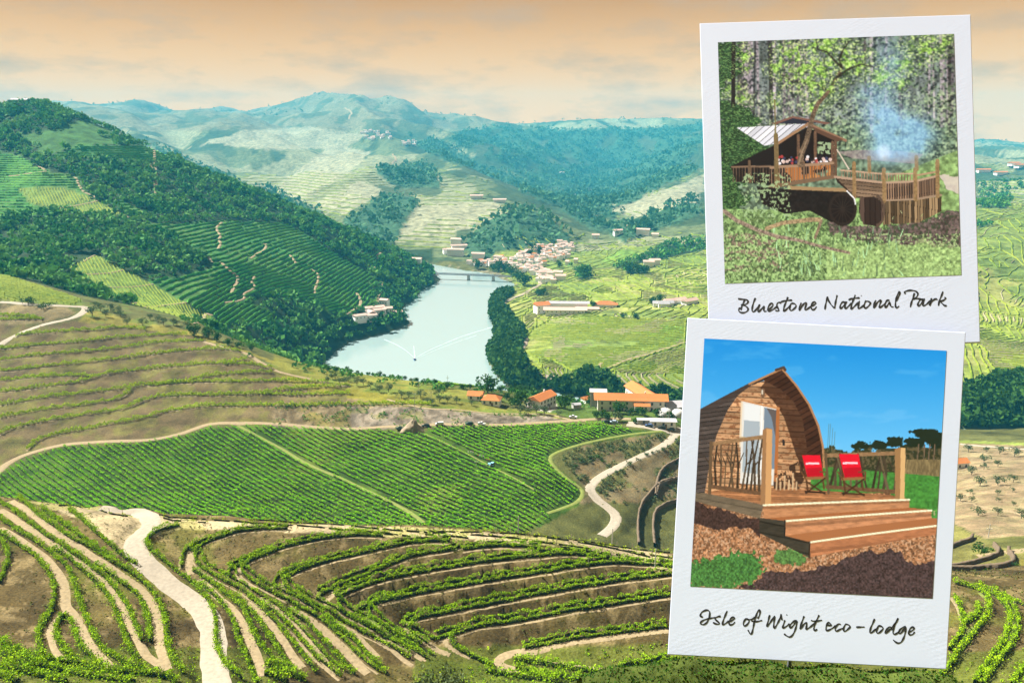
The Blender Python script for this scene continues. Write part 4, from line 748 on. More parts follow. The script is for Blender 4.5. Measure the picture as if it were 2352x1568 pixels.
trees(PS(Z4, [(1020,895,38),(985,960,15),(1090,945,15),(1140,935,15),(1180,965,17),(1222,980,34),(1505,995,32),(1670,978,20),(1665,920,17),(1845,1025,28),(2080,1040,18),(1920,1030,14),(1990,1038,18),(1955,1030,16),(1100,890,16),(1155,885,14),(1210,880,14),(1350,888,17),(2165,1060,16),(1945,1088,13),(1700,1055,16),(1740,1050,18),(1770,1065,16)]), 430, 700, 'broad', 'garden_tree', '{} leafy garden tree from the left around the farmhouses', 'tree', 'garden trees around the farmhouses')
trees(PS(Z4, [(1820,1072,20),(1850,1075,15)]), 430, 560, 'olive', 'olive_tree', '{} pale olive tree from the left in front of the winery', 'olive tree', 'olives before the winery')
trees(PS(Z4, [(1293,915,16)]), 430, 600, 'cypress', 'cypress_tree', '{} slim dark cypress behind the white farmhouse', 'cypress', None)
trees(PS(Z7, [(1890,745,17),(2030,668,12),(2080,655,10),(2165,628,12),(1960,705,9),(2120,640,8),(1600,700,16),(1660,690,17),(1530,720,12),(1470,760,12),(1760,640,10),(1830,625,9),(1690,720,12)]), 280, 450, 'bush', 'bank_bush', '{} green bush from the left on the banks beside the winding gravel road', 'bush', 'bushes beside the gravel road')
trees(PS(ZR2, [(220,392,15),(310,395,10),(380,402,14),(455,415,17),(300,445,17),(370,468,14),(235,508,15),(300,480,11),(280,565,18),(370,560,17),(450,545,15),(445,595,8),(370,610,10),(230,605,11),(235,645,11),(375,645,8),(180,640,14),(270,715,17),(370,715,15),(490,730,17),(450,665,8)]), 270, 640, 'olive', 'olive_tree', '{} olive tree from the left on the bare tan hill at the right', 'olive tree', 'olives on the tan hill')
trees(PS(ZR2, [(290,905,36),(290,1050,14),(380,1055,12),(445,1060,14)]), 215, 330, 'bush', 'round_bush', '{} dark bush from the left among the curved stone terraces', 'bush', 'bushes among the stone terraces')
trees(PS(Z4, [(1635,180,24),(1900,145,22),(1955,148,20),(2010,146,16),(1250,225,27),(1340,285,14),(1370,285,14),(1470,110,14),(2055,345,16),(2105,325,16),(1870,425,12),(1945,430,14),(1615,345,10),(1680,360,14)]), 700, 1900, 'broad', 'valley_tree', '{} dark rounded tree from the left among the right bank vineyards', 'tree', 'trees among the right bank vineyards')
trees(PS(Z5, [(750,420,20),(930,440,24),(980,440,22),(880,435,18),(1040,470,22),(1090,520,20),(1270,290,16),(1200,305,14),(2180,70,22),(2220,85,18)]), 1100, 2400, 'broad', 'town_tree', '{} dark tree from the left among the town houses', 'tree', 'trees in the town')
trees(PS(Z1, [(70,160,9),(100,160,8),(210,180,7),(300,190,8),(560,300,12),(160,160,7),(30,170,7)]), 1300, 1700, 'broad', 'ridge_tree', '{} tree from the left on the skyline of the left mountain', 'tree', 'trees on the left skyline')
# near olive at the bottom edge, seen from above
e = plant('olive_tree', 'olive', -8.2, 62.0, 1.0, 'silvery olive tree rising into the bottom edge of view', 'olive tree', None); e.scale = (3.3, 3.3, 4.3); e.location = (-6.6, 62, float(zt(-6.6, 62))-1.0)
rg = np.random.default_rng(5); c_ = []
for _ in range(90):
    d = rg.normal(size=3); d /= np.linalg.norm(d); c_.append(np.array([0, 0, 1.5])+d*np.array([0.95, 0.95, 0.62])*rg.uniform(0.5, 1)+rg.normal(size=(60, 3))*0.10)
V, F = leaf_quads(np.vstack(c_), 0.075, rg); e.children[0].data = mk_mesh('crown', V, F, OLIVEL)

# ------------------------------------------------------------------ buildings
WHITEW = solid('lime_washed_wall', (0.72, 0.715, 0.69), 0.9, 0.08, 0.6); OLDW = solid('weathered_wall', (0.56, 0.53, 0.46), 0.9, 0.25, 0.5, 0.2); TERRA = solid('terracotta_tiles', (0.40, 0.135, 0.032), 0.85, 0.25, 1.5, 0.2); TERRA2 = solid('faded_roof_tiles', (0.47, 0.32, 0.26), 0.85, 0.25, 1.5); GREYR = solid('grey_roof', (0.30, 0.29, 0.30), 0.8, 0.2, 1.0)
PANE = solid('dark_window', (0.03, 0.035, 0.045), 0.2, 0.1, 1, 0, 0.5); SHUT = solid('window_frame', (0.16, 0.11, 0.08), 0.7, 0.2, 3); CONC = solid('concrete', (0.33, 0.32, 0.29), 0.9, 0.15, 0.8); TANKW = solid('white_tank', (0.48, 0.475, 0.455), 0.5, 0.1, 0.5)
def roof_mesh(hip, mat):
    b_ = MB(); o_ = 0.56; r = 0.5-hip
    b_.quad((-o_, -o_, 0), (o_, -o_, 0), (r, 0, 1), (-r, 0, 1)); b_.quad((o_, o_, 0), (-o_, o_, 0), (-r, 0, 1), (r, 0, 1)); b_.tri((o_, -o_, 0), (o_, o_, 0), (r, 0, 1)); b_.tri((-o_, o_, 0), (-o_, -o_, 0), (-r, 0, 1)); b_.quad((-o_, -o_, -0.02), (-o_, o_, -0.02), (o_, o_, -0.02), (o_, -o_, -0.02))
    return b_.mesh('roof', mat)
ROOFS = {(h, m_.name): roof_mesh(h, m_) for h in (-0.06, 0.28) for m_ in (TERRA, TERRA2, GREYR)}
WALLS = {m_.name: MB().box(-0.5, 0.5, -0.5, 0.5, -0.35, 1).mesh('wall', m_) for m_ in (WHITEW, OLDW, CONC)}
frm = MB(); frm.box(-0.6, 0.6, -0.06, 0.02, -0.9, -0.75); frm.box(-0.6, 0.6, -0.06, 0.02, 0.75, 0.9); frm.box(-0.6, -0.45, -0.06, 0.02, -0.75, 0.75); frm.box(0.45, 0.6, -0.06, 0.02, -0.75, 0.75); frm.box(-0.04, 0.04, -0.05, 0.02, -0.75, 0.75)
FRAMEM = frm.mesh('window', SHUT); PANEM = MB().box(-0.45, 0.45, -0.025, 0.015, -0.75, 0.75).mesh('pane', PANE)
dm = MB(); dm.box(-0.6, 0.6, -0.08, 0.02, 0, 2.2); DOORM = dm.mesh('door', SHUT)
def house(name, x, y, rz, Lx, Wy, Hh, rh, label, cat, wall=WHITEW, roof=TERRA, hip=-0.06, group=None, z=None, win=(), door=False, chim=False):
    e = empty(name, (x, y, float(zt(x, y) if z is None else z)), rz); tag(e, label, cat, group)
    w_ = add('wall', WALLS[wall.name], e); w_.scale = (Lx, Wy, Hh)
    r = add('roof', ROOFS[(hip, roof.name)], e, (0, 0, Hh)); r.scale = (Lx, Wy, rh)
    if chim: c_ = MB().box(-0.4, 0.4, -0.4, 0.4, -0.5, 1.6).build('chimney', wall, e, loc=(Lx*0.22, Wy*0.12, Hh+rh*0.75))
    for side, n, rows_ in win:                # side 0 front(-y), 1 right(+x), 2 left(-x)
        for rr in range(rows_):
            for k in range(n):
                f = (k+0.5)/n-0.5; zz = Hh*(0.30+0.45*rr) if rows_ > 1 else Hh*0.6
                if side == 0: lo = (f*Lx, -Wy/2-0.02, zz); a = 0
                elif side == 1: lo = (Lx/2+0.02, f*Wy, zz); a = math.pi/2
                else: lo = (-Lx/2-0.02, f*Wy, zz); a = -math.pi/2
                wn = add('window', FRAMEM, e, lo, a); add('pane', PANEM, wn)
    if door: add('door', DOORM, e, (Lx*0.1, -Wy/2-0.02, 0))
    return e
def at(zz, x, y, y0, y1): return cast(zz([(x, y)]), y0, y1)[0]
q = at(Z7, 1900, 318, 440, 600); q2 = at(Z7, 2150, 320, 440, 600)
house('winery_building', q[0]+1, q[1]+5, R(-4), 41, 11, 7.6, 3.0, 'long weathered white winery with orange tiled roof and rows of windows', 'building', OLDW, TERRA, win=((0, 8, 2), (2, 2, 2)), door=True, chim=True)
house('winery_wing', q[0]+13, q[1]+24, R(-72), 34, 11, 8.4, 3.2, 'orange roofed winery wing running back behind the long front building', 'building', OLDW, TERRA, win=((0, 7, 1), (2, 3, 2)))
house('winery_lean_to', q[0]+7, q[1]-2.5, R(-4), 9, 4.5, 3.6, 1.3, 'small red roofed lean-to against the winery front', 'building', OLDW, TERRA, win=((0, 2, 1),))
house('grey_shed', q2[0]+9, q2[1]+4, R(8), 13, 12, 5.2, 2.2, 'grey gabled concrete shed at the right end of the winery', 'building', CONC, GREYR, win=((0, 2, 1),))
house('small_outhouse', q2[0]+20, q2[1]+3, R(0), 6, 6, 3.4, 1.4, 'small orange roofed outhouse right of the grey shed', 'building', WHITEW, TERRA, win=((0, 1, 1),))
e = empty('concrete_loggia', (q[0]-18, q[1]+17, float(zt(q[0]-18, q[1]+17))), R(-5)); tag(e, 'pale open concrete frame loggia behind the winery', 'building')
for k in range(4): MB().box(-0.4, 0.4, -0.4, 0.4, -1, 10.5).build('column', CONC, e, loc=(-4.5+3*k, -3, 0))
for k in range(2): MB().box(-0.4, 0.4, -0.4, 0.4, -1, 10.5).build('column', CONC, e, loc=(-4.5+9*k, 3, 0))
MB().box(-5.6, 5.6, -4, 4, 10.5, 11.3).build('roof_slab', CONC, e); MB().box(-5, 5, 2.2, 2.6, 0, 9).build('back_wall', CONC, e)
p = at(Z7, 1195, 300, 430, 600); house('white_farmhouse', p[0]+1.5, p[1]+7, R(52), 17, 9.5, 6.4, 2.6, 'white two storey farmhouse with orange roof and dark windows', 'house', WHITEW, TERRA, win=((0, 5, 2), (2, 1, 1)), door=True, chim=True)
p = at(Z7, 815, 275, 430, 620); house('low_cottage', p[0], p[1]+3, R(-10), 11, 8, 3.6, 2.6, 'low cottage with orange hipped roof left of the white farmhouse', 'house', WHITEW, TERRA, hip=0.28, win=((0, 3, 1),), door=True)
p = at(Z7, 690, 240, 430, 640); house('low_cottage', p[0], p[1]+4, R(-10), 9, 7, 3.2, 2.2, 'half hidden cottage with orange roof behind the hipped cottage', 'house', WHITEW, TERRA, win=((0, 2, 1),))
p = at(Z7, 1575, 205, 430, 680); house('small_house', p[0], p[1]+3, R(30), 8, 6, 4, 1.8, 'tiny orange roofed house between the farmhouse and the winery', 'house', WHITEW, TERRA, win=((0, 2, 1),))
p = at(Z7, 2010, 430, 400, 520); house('flat_shed', p[0], p[1]+2, R(-3), 7, 4, 2.9, 0.25, 'small cream flat roofed shed beside the parked cars', 'shed', CONC, GREYR, win=((0, 1, 1),))
p = at(Z7, 2165, 455, 400, 520); house('flat_shed', p[0], p[1]+3, R(-4), 14, 6, 3.8, 0.25, 'long white flat roofed shed by the gravel yard', 'shed', WHITEW, GREYR, win=((0, 3, 1),), door=True)
p = at(Z7, 1480, 300, 430, 560); house('garden_hut', p[0], p[1]+1, R(15), 5, 4, 2.8, 0.9, 'little pale garden hut behind the dark round tree', 'shed', CONC, GREYR)
for k, (zx, zy) in enumerate(((2185, 365), (2285, 372))):
    p = at(Z7, zx, zy, 430, 560); n = 14; V = []; F = []
    prof = [(4.2, -0.5), (4.3, 1.2), (4.0, 2.6), (3.0, 3.8), (1.5, 4.5), (0.3, 4.7)]
    for r, z in prof:
        for j in range(n): V.append((r*math.cos(6.283*j/n), r*math.sin(6.283*j/n), z))
    for i in range(len(prof)-1):
        for j in range(n): F.append((i*n+j, i*n+(j+1) % n, (i+1)*n+(j+1) % n, (i+1)*n+j))
    e = empty('wine_tank', (p[0], p[1]+3, float(zt(p[0], p[1]+3)))); tag(e, ['left', 'right'][k]+' of the two white domed wine tanks before the winery', 'tank', 'domed wine tanks'); add('dome', mk_mesh('dome', V, F, TANKW, True), e); MB().bar((0, 0, 4.5), (0, 0, 5.2), 0.35).build('vent_cap', CONC, e)
# estate on the right bank
def est(zx, zy, zz, rz, Lx, Wy, Hh, rh, lab, wall=WHITEW, roof=TERRA2, hip=-0.06, win=(), y0=700, y1=1900, cat='house', name='estate_house', group=None):
    p = at(zz, zx, zy, y0, y1); return house(name, p[0], p[1]+Wy*0.4, rz, Lx, Wy, Hh, rh, lab, cat, wall, roof, hip, win=win, group=group)
est(1298, 800, Z5, R(20), 19, 15, 12, 4, 'tall white gabled house at the left of the riverside estate', win=((0, 3, 2),), roof=TERRA)
est(1500, 805, Z5, R(-3), 54, 14, 6, 3, 'long white winery with tiled roof on the right bank', win=((0, 9, 1),))
est(1525, 770, Z5, R(-3), 54, 12, 9.5, 2.4, 'long grey roofed hall behind the right bank winery', roof=GREYR)
est(1380, 770, Z5, R(-3), 14, 12, 8, 3, 'small linking house between gabled house and winery')
est(1845, 745, Z5, R(-6), 32, 13, 3.5, 4.5, 'orange roofed bungalow right of the estate trees', roof=TERRA, hip=0.28)
est(1690, 775, Z5, R(-6), 30, 10, 3, 2, 'low brown roofed barn beside the orange bungalow')
for k, (x, y) in enumerate(((2095, 358), (2125, 360), (2150, 355), (2185, 340), (2215, 335), (2290, 340))): est(x, y, Z4, R(-8+9*k), 15 if k < 3 else 24, 10, 5, 3, ordinal(k+1)+' farm building from the left in the cluster beside the upper print', roof=TERRA2 if k > 2 else GREYR, group='farm cluster beside the upper print')
for k, (x, y) in enumerate(((215, 455), (262, 450), (285, 425), (305, 395), (340, 415), (372, 360), (382, 405), (440, 415))): est(x, y, Z4, R([35, 30, -60, 25, 30, -20, 20, 10][k]), [16, 24, 14, 26, 16, 12, 16, 18][k], 9, [8, 7, 7, 8, 9, 11, 9, 6][k], 1.7, ordinal(k+1)+' white house from the left in the riverside hamlet on the left bank', win=((0, 3, 1),), group='left bank hamlet', name='hamlet_house')
est(125, 172, Z1, R(5), 26, 12, 7, 3, 'pale hilltop manor on the left skyline', y0=1350, y1=1700, wall=CONC, roof=GREYR); est(90, 175, Z1, R(5), 10, 9, 9, 3, 'stone block beside the hilltop manor', y0=1350, y1=1700, wall=CONC, roof=GREYR)
p = at(ZR2, 180, 475, 300, 640); house('tan_hill_house', p[0], p[1]+2, R(10), 9, 7, 5, 2.2, 'white house with orange roof on the tan olive hill', 'house', WHITEW, TERRA, win=((0, 2, 1),))
# the town
TOWN = Z5([(620,385),(860,345),(1000,325),(1080,305),(1200,265),(1280,235),(1400,220),(1500,195),(1580,200),(1560,320),(1450,355),(1330,380),(1280,410),(1380,470),(1400,545),(1300,555),(1230,480),(1150,455),(1040,445),(880,415),(760,395)])
tp = np.array(TOWN); got = []; tries = 0
while len(got) < 150 and tries < 8000:
    tries += 1; c_ = rng.uniform(tp.min(0), tp.max(0))
    if inpoly(c_[0:1], c_[1:2], TOWN)[0] and all(abs(c_[0]-g[0]) > 5.2 or abs(c_[1]-g[1]) > 2.8 for g in got): got.append(c_)
got.sort(key=lambda g: (g[1]//12, g[0])); W_ = cast(got, 1100, 2300); rk = sorted({g[1]//12 for g in got}); tl_ = []; cnt = {}
for g in got: r_ = rk.index(g[1]//12); cnt[r_] = cnt.get(r_, 0)+1; tl_.append(f'white tiled town house, {ordinal(cnt[r_])} from the left in the {ordinal(r_+1)} row down')
for n, (x, y) in enumerate(W_):
    Lx = rng.uniform(7, 13); house('town_house', x, y, R(rng.choice([-12, -8, 25, 70, 80])+rng.uniform(-5, 5)), Lx, rng.uniform(6, 8), rng.uniform(5, 10), rng.uniform(1.0, 1.8), tl_[n], 'house', WHITEW, TERRA2 if rng.uniform() < 0.88 else TERRA, hip=-0.06 if rng.uniform() < 0.6 else 0.28, group='houses of the riverside town')
SOLO = [(590, 265, 52, 9, 'long pink roofed villa on the far bank left of the town'), (560, 310, 56, 12, 'large pale villa by the water left of the town'), (755, 332, 42, 9, 'long white building at the left end of the town'), (485, 290, 26, 8, 'low house beside the far bank villas'), (1520, 385, 12, 6, 'lone white house above the terraces right of the town'), (1592, 372, 12, 7, 'lone house right of the town beside a dark tree'), (1440, 470, 26, 5, 'low white shed at the right edge of the town'), (1345, 535, 34, 7, 'station shed beside the railway at the town edge'), (1460, 515, 28, 7, 'brown roofed warehouse at the lower edge of town'), (1320, 480, 44, 7, 'long brown roofed warehouse behind the station'), (1760, 160, 26, 7, 'white house on the ridge right of town'), (1950, 130, 34, 9, 'pale chapel house on the right ridge'), (2165, 128, 48, 9, 'white modern house on the right ridge'), (2040, 80, 26, 6, 'red roofed house high on the right ridge'), (2270, 150, 24, 6, 'white house near the print on the right ridge'), (2215, 400, 30, 8, 'white farmhouse beside the dark grove'), (2265, 385, 30, 8, 'second white farmhouse right of the dark grove'), (210, 362, 40, 6, 'low house on the left bank bend'), (570, 208, 40, 9, 'pale quarry house above the far bank')]
for x, y, Lx, Hh, lab in SOLO: est(x, y, Z5, R(rng.uniform(-25, 25)), Lx*0.62, 10, Hh*1.15, 2.6, lab, y0=1100, y1=2600, name='white_house')
vil = [(210+rng.uniform(0, 190), 345+rng.uniform(0, 55)) for _ in range(26)]+[(470+rng.uniform(0, 80), 405+rng.uniform(0, 28)) for _ in range(8)]
vil.sort()
for nv_, (x, y) in enumerate(vil): est(x, y, Z2, R(rng.uniform(-40, 40)), rng.uniform(13, 20), 12, rng.uniform(7, 12), 2, ordinal(nv_+1)+' tiny house from the left in the hazy village on the far hill', y0=1900, y1=6500, roof=TERRA2, group='houses of the far hill village', name='village_house')
for x, y, lab in ((920, 752, 'pale farmstead on the far slope above the wooded knoll'), (1060, 775, 'pink roofed farmstead right of the far pale farmstead'), (1440, 600, 'lone speck of a house in the far side valley')): est(x, y, Z2, 0, 34, 12, 8, 3, lab, y0=1700, y1=6500, name='farmstead')
for k, (x, y) in enumerate(((310, 248), (400, 262), (470, 215), (500, 225))): est(x, y, ZR1, R(10*k), 46, 20, 9, 4, ordinal(k+1)+' farmstead from the left in the far vineyards right of the prints', y0=1000, y1=5000, roof=TERRA, group='far farmsteads right of the prints', name='farmstead')

# ------------------------------------------------------------------ bridge, boat, poles, rock
STEEL = solid('dark_steel', (0.10, 0.11, 0.12), 0.6, 0.2, 0.5)
bp_ = on_plane(Z5([(420, 505), (672, 515), (885, 522), (1010, 528)])); e = empty('river_bridge', (bp_[0][0], bp_[0][1], 0), math.atan2(bp_[3][1]-bp_[0][1], bp_[3][0]-bp_[0][0])); tag(e, 'dark steel road bridge on stone piers across the river', 'bridge')
Lb = math.hypot(bp_[3][0]-bp_[0][0], bp_[3][1]-bp_[0][1]); MB().box(-8, Lb+8, -3, 3, 9.0, 9.9).build('deck', STEEL, e)
for s in (-1, 1):
    m_ = MB(); m_.box(-8, Lb+8, 2.7*s-0.2, 2.7*s+0.2, 11.4, 11.8)
    for k in range(int(Lb/5)): m_.bar((k*5, 2.7*s, 9.9), (k*5+5, 2.7*s, 11.5), 0.14, None, 4); m_.bar((k*5+5, 2.7*s, 9.9), (k*5, 2.7*s, 11.5), 0.14, None, 4)
    m_.build('truss', STEEL, e)
for k in (1, 2): d = math.hypot(bp_[k][0]-bp_[0][0], bp_[k][1]-bp_[0][1]); MB().box(d-2.2, d+2.2, -4, 4, -3, 9.0, 0.5).build('pier', CONC, e)
bx, by = on_plane(Z4([(562, 688)]))[0]; e = empty('motor_boat', (bx, by, 0), R(4)); tag(e, 'small blue motor boat cutting a wake on the river', 'boat'); BLUE = solid('blue_hull', (0.03, 0.10, 0.28), 0.4, 0.1, 1, 0, 0.5); e.rotation_euler[2] += math.pi
hull = MB(); sec = [(-3.6, 1.2, 0.9), (-1.5, 1.45, 0.95), (1.5, 1.25, 1.1), (3.4, 0.5, 1.35), (4.2, 0.05, 1.5)]
for (y0_, w0, h0), (y1_, w1, h1_) in zip(sec[:-1], sec[1:]):
    for s in (-1, 1): hull.quad((s*w0*0.6, y0_, -0.3), (s*w1*0.6, y1_, -0.3), (s*w1, y1_, h1_), (s*w0, y0_, h0))
    hull.quad((-w0*0.9, y0_, h0*0.6), (w0*0.9, y0_, h0*0.6), (w1*0.9, y1_, h1_*0.6), (-w1*0.9, y1_, h1_*0.6))
hull.quad((-1.2, -3.6, 0.9), (1.2, -3.6, 0.9), (0.7, -3.6, -0.3), (-0.7, -3.6, -0.3)); hull.build('hull', BLUE, e); MB().box(-0.95, 0.95, -1.2, 1.2, 0.5, 2.3, 0.2).build('cabin', WHITEW, e); MB().box(-0.85, 0.85, 1.12, 1.2, 1.2, 1.9).build('windscreen', PANE, e); MB().box(-0.3, 0.3, -4.1, -3.6, -0.2, 1.2).build('outboard_motor', STEEL, e)
FOAM = solid('foam', (0.30, 0.385, 0.38), 0.35, 0.2, 0.3, 0.2)
def wake(pts, w0, w1):
    ln_ = smooth_line(on_plane(Z4(pts)), 4); k = len(ln_); d = np.gradient(ln_, axis=0); d /= np.linalg.norm(d, axis=1)[:, None]; nr = np.stack([-d[:, 1], d[:, 0]], -1); ww = np.linspace(w0, w1, k)[:, None]*(0.7+0.6*rng.uniform(size=(k, 1)))
    a = ln_-nr*ww/2; b_ = ln_+nr*ww/2; V = np.concatenate([np.c_[a, np.full(k, 0.03)], np.c_[ln_, np.full(k, 0.16)], np.c_[b_, np.full(k, 0.03)]]); i = np.arange(k-1)
    F = np.concatenate([np.stack([i, i+1, i+1+k, i+k], -1), np.stack([i+k, i+k+1, i+1+2*k, i+2*k], -1)]); return mk_mesh('boat_wake', V, F, FOAM, True)
for pts, a, b_ in (([(556,672),(500,625),(440,590),(370,560)], 0.8, 2.2), ([(572,674),(650,630),(740,590),(850,545),(960,510),(1060,480)], 0.8, 3.0), ([(590,672),(700,625),(820,580),(950,535)], 0.5, 1.6), ([(563,672),(561,640),(556,600)], 1.8, 0.8)): tag(add('boat_wake', wake(pts, a, b_)), 'pale ripples of the boat wake on the river', 'wake', 'wake of the motor boat', kind='stuff')
def pole(zz, x, ytop, ybot, lab, y0=280, y1=700, arm=True):
    pb = at(zz, x, ybot, y0, y1); a, t_ = ray(*zz([(x, ytop)])[0]); hgt = CAMH+pb[1]*float(t_)-float(zt(*pb)); hgt = min(max(hgt, 5), 22)
    e = empty('power_pole', (pb[0], pb[1], float(zt(*pb)))); tag(e, lab, 'pole', 'power poles'); MB().bar((0, 0, -0.5), (0, 0, hgt), 0.16, 0.11).build('mast', CONC, e)
    if arm: MB().box(-1.1, 1.1, -0.06, 0.06, hgt-2.2, hgt-2.0).build('crossarm', CONC, e); MB().bar((-0.9, 0, hgt-2.0), (-0.9, 0, hgt-1.6), 0.07).build('insulator', WHITEW, e); MB().bar((0.9, 0, hgt-2.0), (0.9, 0, hgt-1.6), 0.07).build('insulator', WHITEW, e)
pole(Z7, 217, 160, 400, 'tall pale power pole with crossarm above the rock mound')
for x, a, b_, lab in ((245, 95, 165, 'thin pole on the olive slope behind the tall pale pole'), (343, 150, 222, 'thin pole on the olive slope right of the tall pole'), (472, 40, 105, 'thin pole against the river above the olive slope'), (943, 110, 175, 'thin pole near the water behind the cottages'), (2205, 330, 405, 'pale pole before the white wine tanks'), (697, 690, 765, 'slim post standing in the vine field near the workers')): pole(Z7, x, a, b_, lab)
pole(ZR2, 322, 757, 825, 'brown pole on the tan hill beside the curved terraces', 215, 400)
pole(F4, 2122, 310, 490, 'slim post on the pale crest left of the lower print', 100, 260, False); pole(F4, 862, 10, 155, 'slim post on the crest before the field corner', 100, 260, False); pole(F4, 1727, 120, 250, 'slim post on the crest before the gravel road', 100, 260, False)
p = at(Z7, 200, 500, 380, 460); n = 22; V = []; F = []; rr = np.random.default_rng(3)
for i, (r, z) in enumerate(((5.6, -1.2), (4.6, 0.8), (3.7, 2.0), (2.3, 3.6), (1.5, 5.0), (0.5, 5.8))):
    for j in range(n): q_ = r*(0.55+0.8*rr.uniform()); V.append((q_*math.cos(6.283*j/n)*1.15, q_*math.sin(6.283*j/n)*0.8, z+rr.uniform(-0.9, 0.9)))
for i in range(5):
    for j in range(n): F.append((i*n+j, i*n+(j+1) % n, (i+1)*n+(j+1) % n, (i+1)*n+j))
o = add('rock_mound', mk_mesh('rock_mound', V, F, solid('tan_rock', (0.24, 0.19, 0.125), 0.95, 0.45, 0.6, 0.6)), None, (p[0], p[1]+4, float(zt(p[0], p[1]+4)))); tag(o, 'pointed tan rock mound beside the parked cars at the field edge', 'rock')
# curved dry stone terrace walls on the right
STONE = solid('dry_stone', (0.11, 0.08, 0.05), 0.95, 0.5, 1.2, 0.8)
for k, pts in enumerate(([(120,885),(180,862),(225,848),(242,825)], [(120,985),(250,962),(330,938),(372,905),(350,868)], [(120,1028),(300,1005),(410,985),(450,950),(425,890)])):
    ln_ = smooth_line(cast(ZR2(pts), 215, 330), 0.8); kk = len(ln_); z = zt(ln_[:, 0], ln_[:, 1]); d = np.gradient(ln_, axis=0); d /= np.linalg.norm(d, axis=1)[:, None]; nr = np.stack([-d[:, 1], d[:, 0]], -1)*0.45
    V = np.concatenate([np.c_[ln_+s*nr+rng.normal(size=(kk, 2))*0.06, z+h_+rng.normal(size=kk)*0.1*(h_ > 0)] for s, h_ in ((-1, -0.6), (-1, 1.7), (1, 1.7), (1, -0.6))]); i = np.arange(kk-1)
    F = np.concatenate([np.stack([i+a*kk, i+1+a*kk, i+1+(a+1)*kk, i+(a+1)*kk], -1) for a in range(3)]); tag(add('stone_wall', mk_mesh('stone_wall', V, F, STONE)), ['uppermost', 'middle', 'lowest'][k]+' of the three curved dark stone terrace walls at the right', 'wall', 'curved stone terrace walls')

for k, (zz, pts) in enumerate(((Z6, [(2400,20),(2260,60),(2190,130),(2140,200),(2120,300),(2125,440)]), (Z6, [(2420,150),(2300,190),(2230,240),(2215,330),(2225,450)]), (Z7, [(2330,700),(2230,740),(2150,800),(2110,900),(2100,990)]), (Z7, [(2330,860),(2220,880),(2130,920),(2110,1000)]))):
    ln_ = smooth_line(cast(zz(pts), 290, 440), 1.2); kk = len(ln_); z = zt(ln_[:, 0], ln_[:, 1]); d = np.gradient(ln_, axis=0); d /= np.linalg.norm(d, axis=1)[:, None]; nr = np.stack([-d[:, 1], d[:, 0]], -1)*0.5
    V = np.concatenate([np.c_[ln_+s*nr+rng.normal(size=(kk, 2))*0.12, z+h_+rng.normal(size=kk)*0.2*(h_ > 0)] for s, h_ in ((-1, -0.6), (-1, 1.9), (1, 1.9), (1, -0.6))]); i = np.arange(kk-1)
    F = np.concatenate([np.stack([i+a*kk, i+1+a*kk, i+1+(a+1)*kk, i+(a+1)*kk], -1) for a in range(3)]); tag(add('stone_wall', mk_mesh('stone_wall', V, F, STONE)), ordinal(k+1)+' rough dark terrace wall down the gully left of the lower print', 'wall', 'gully terrace walls')
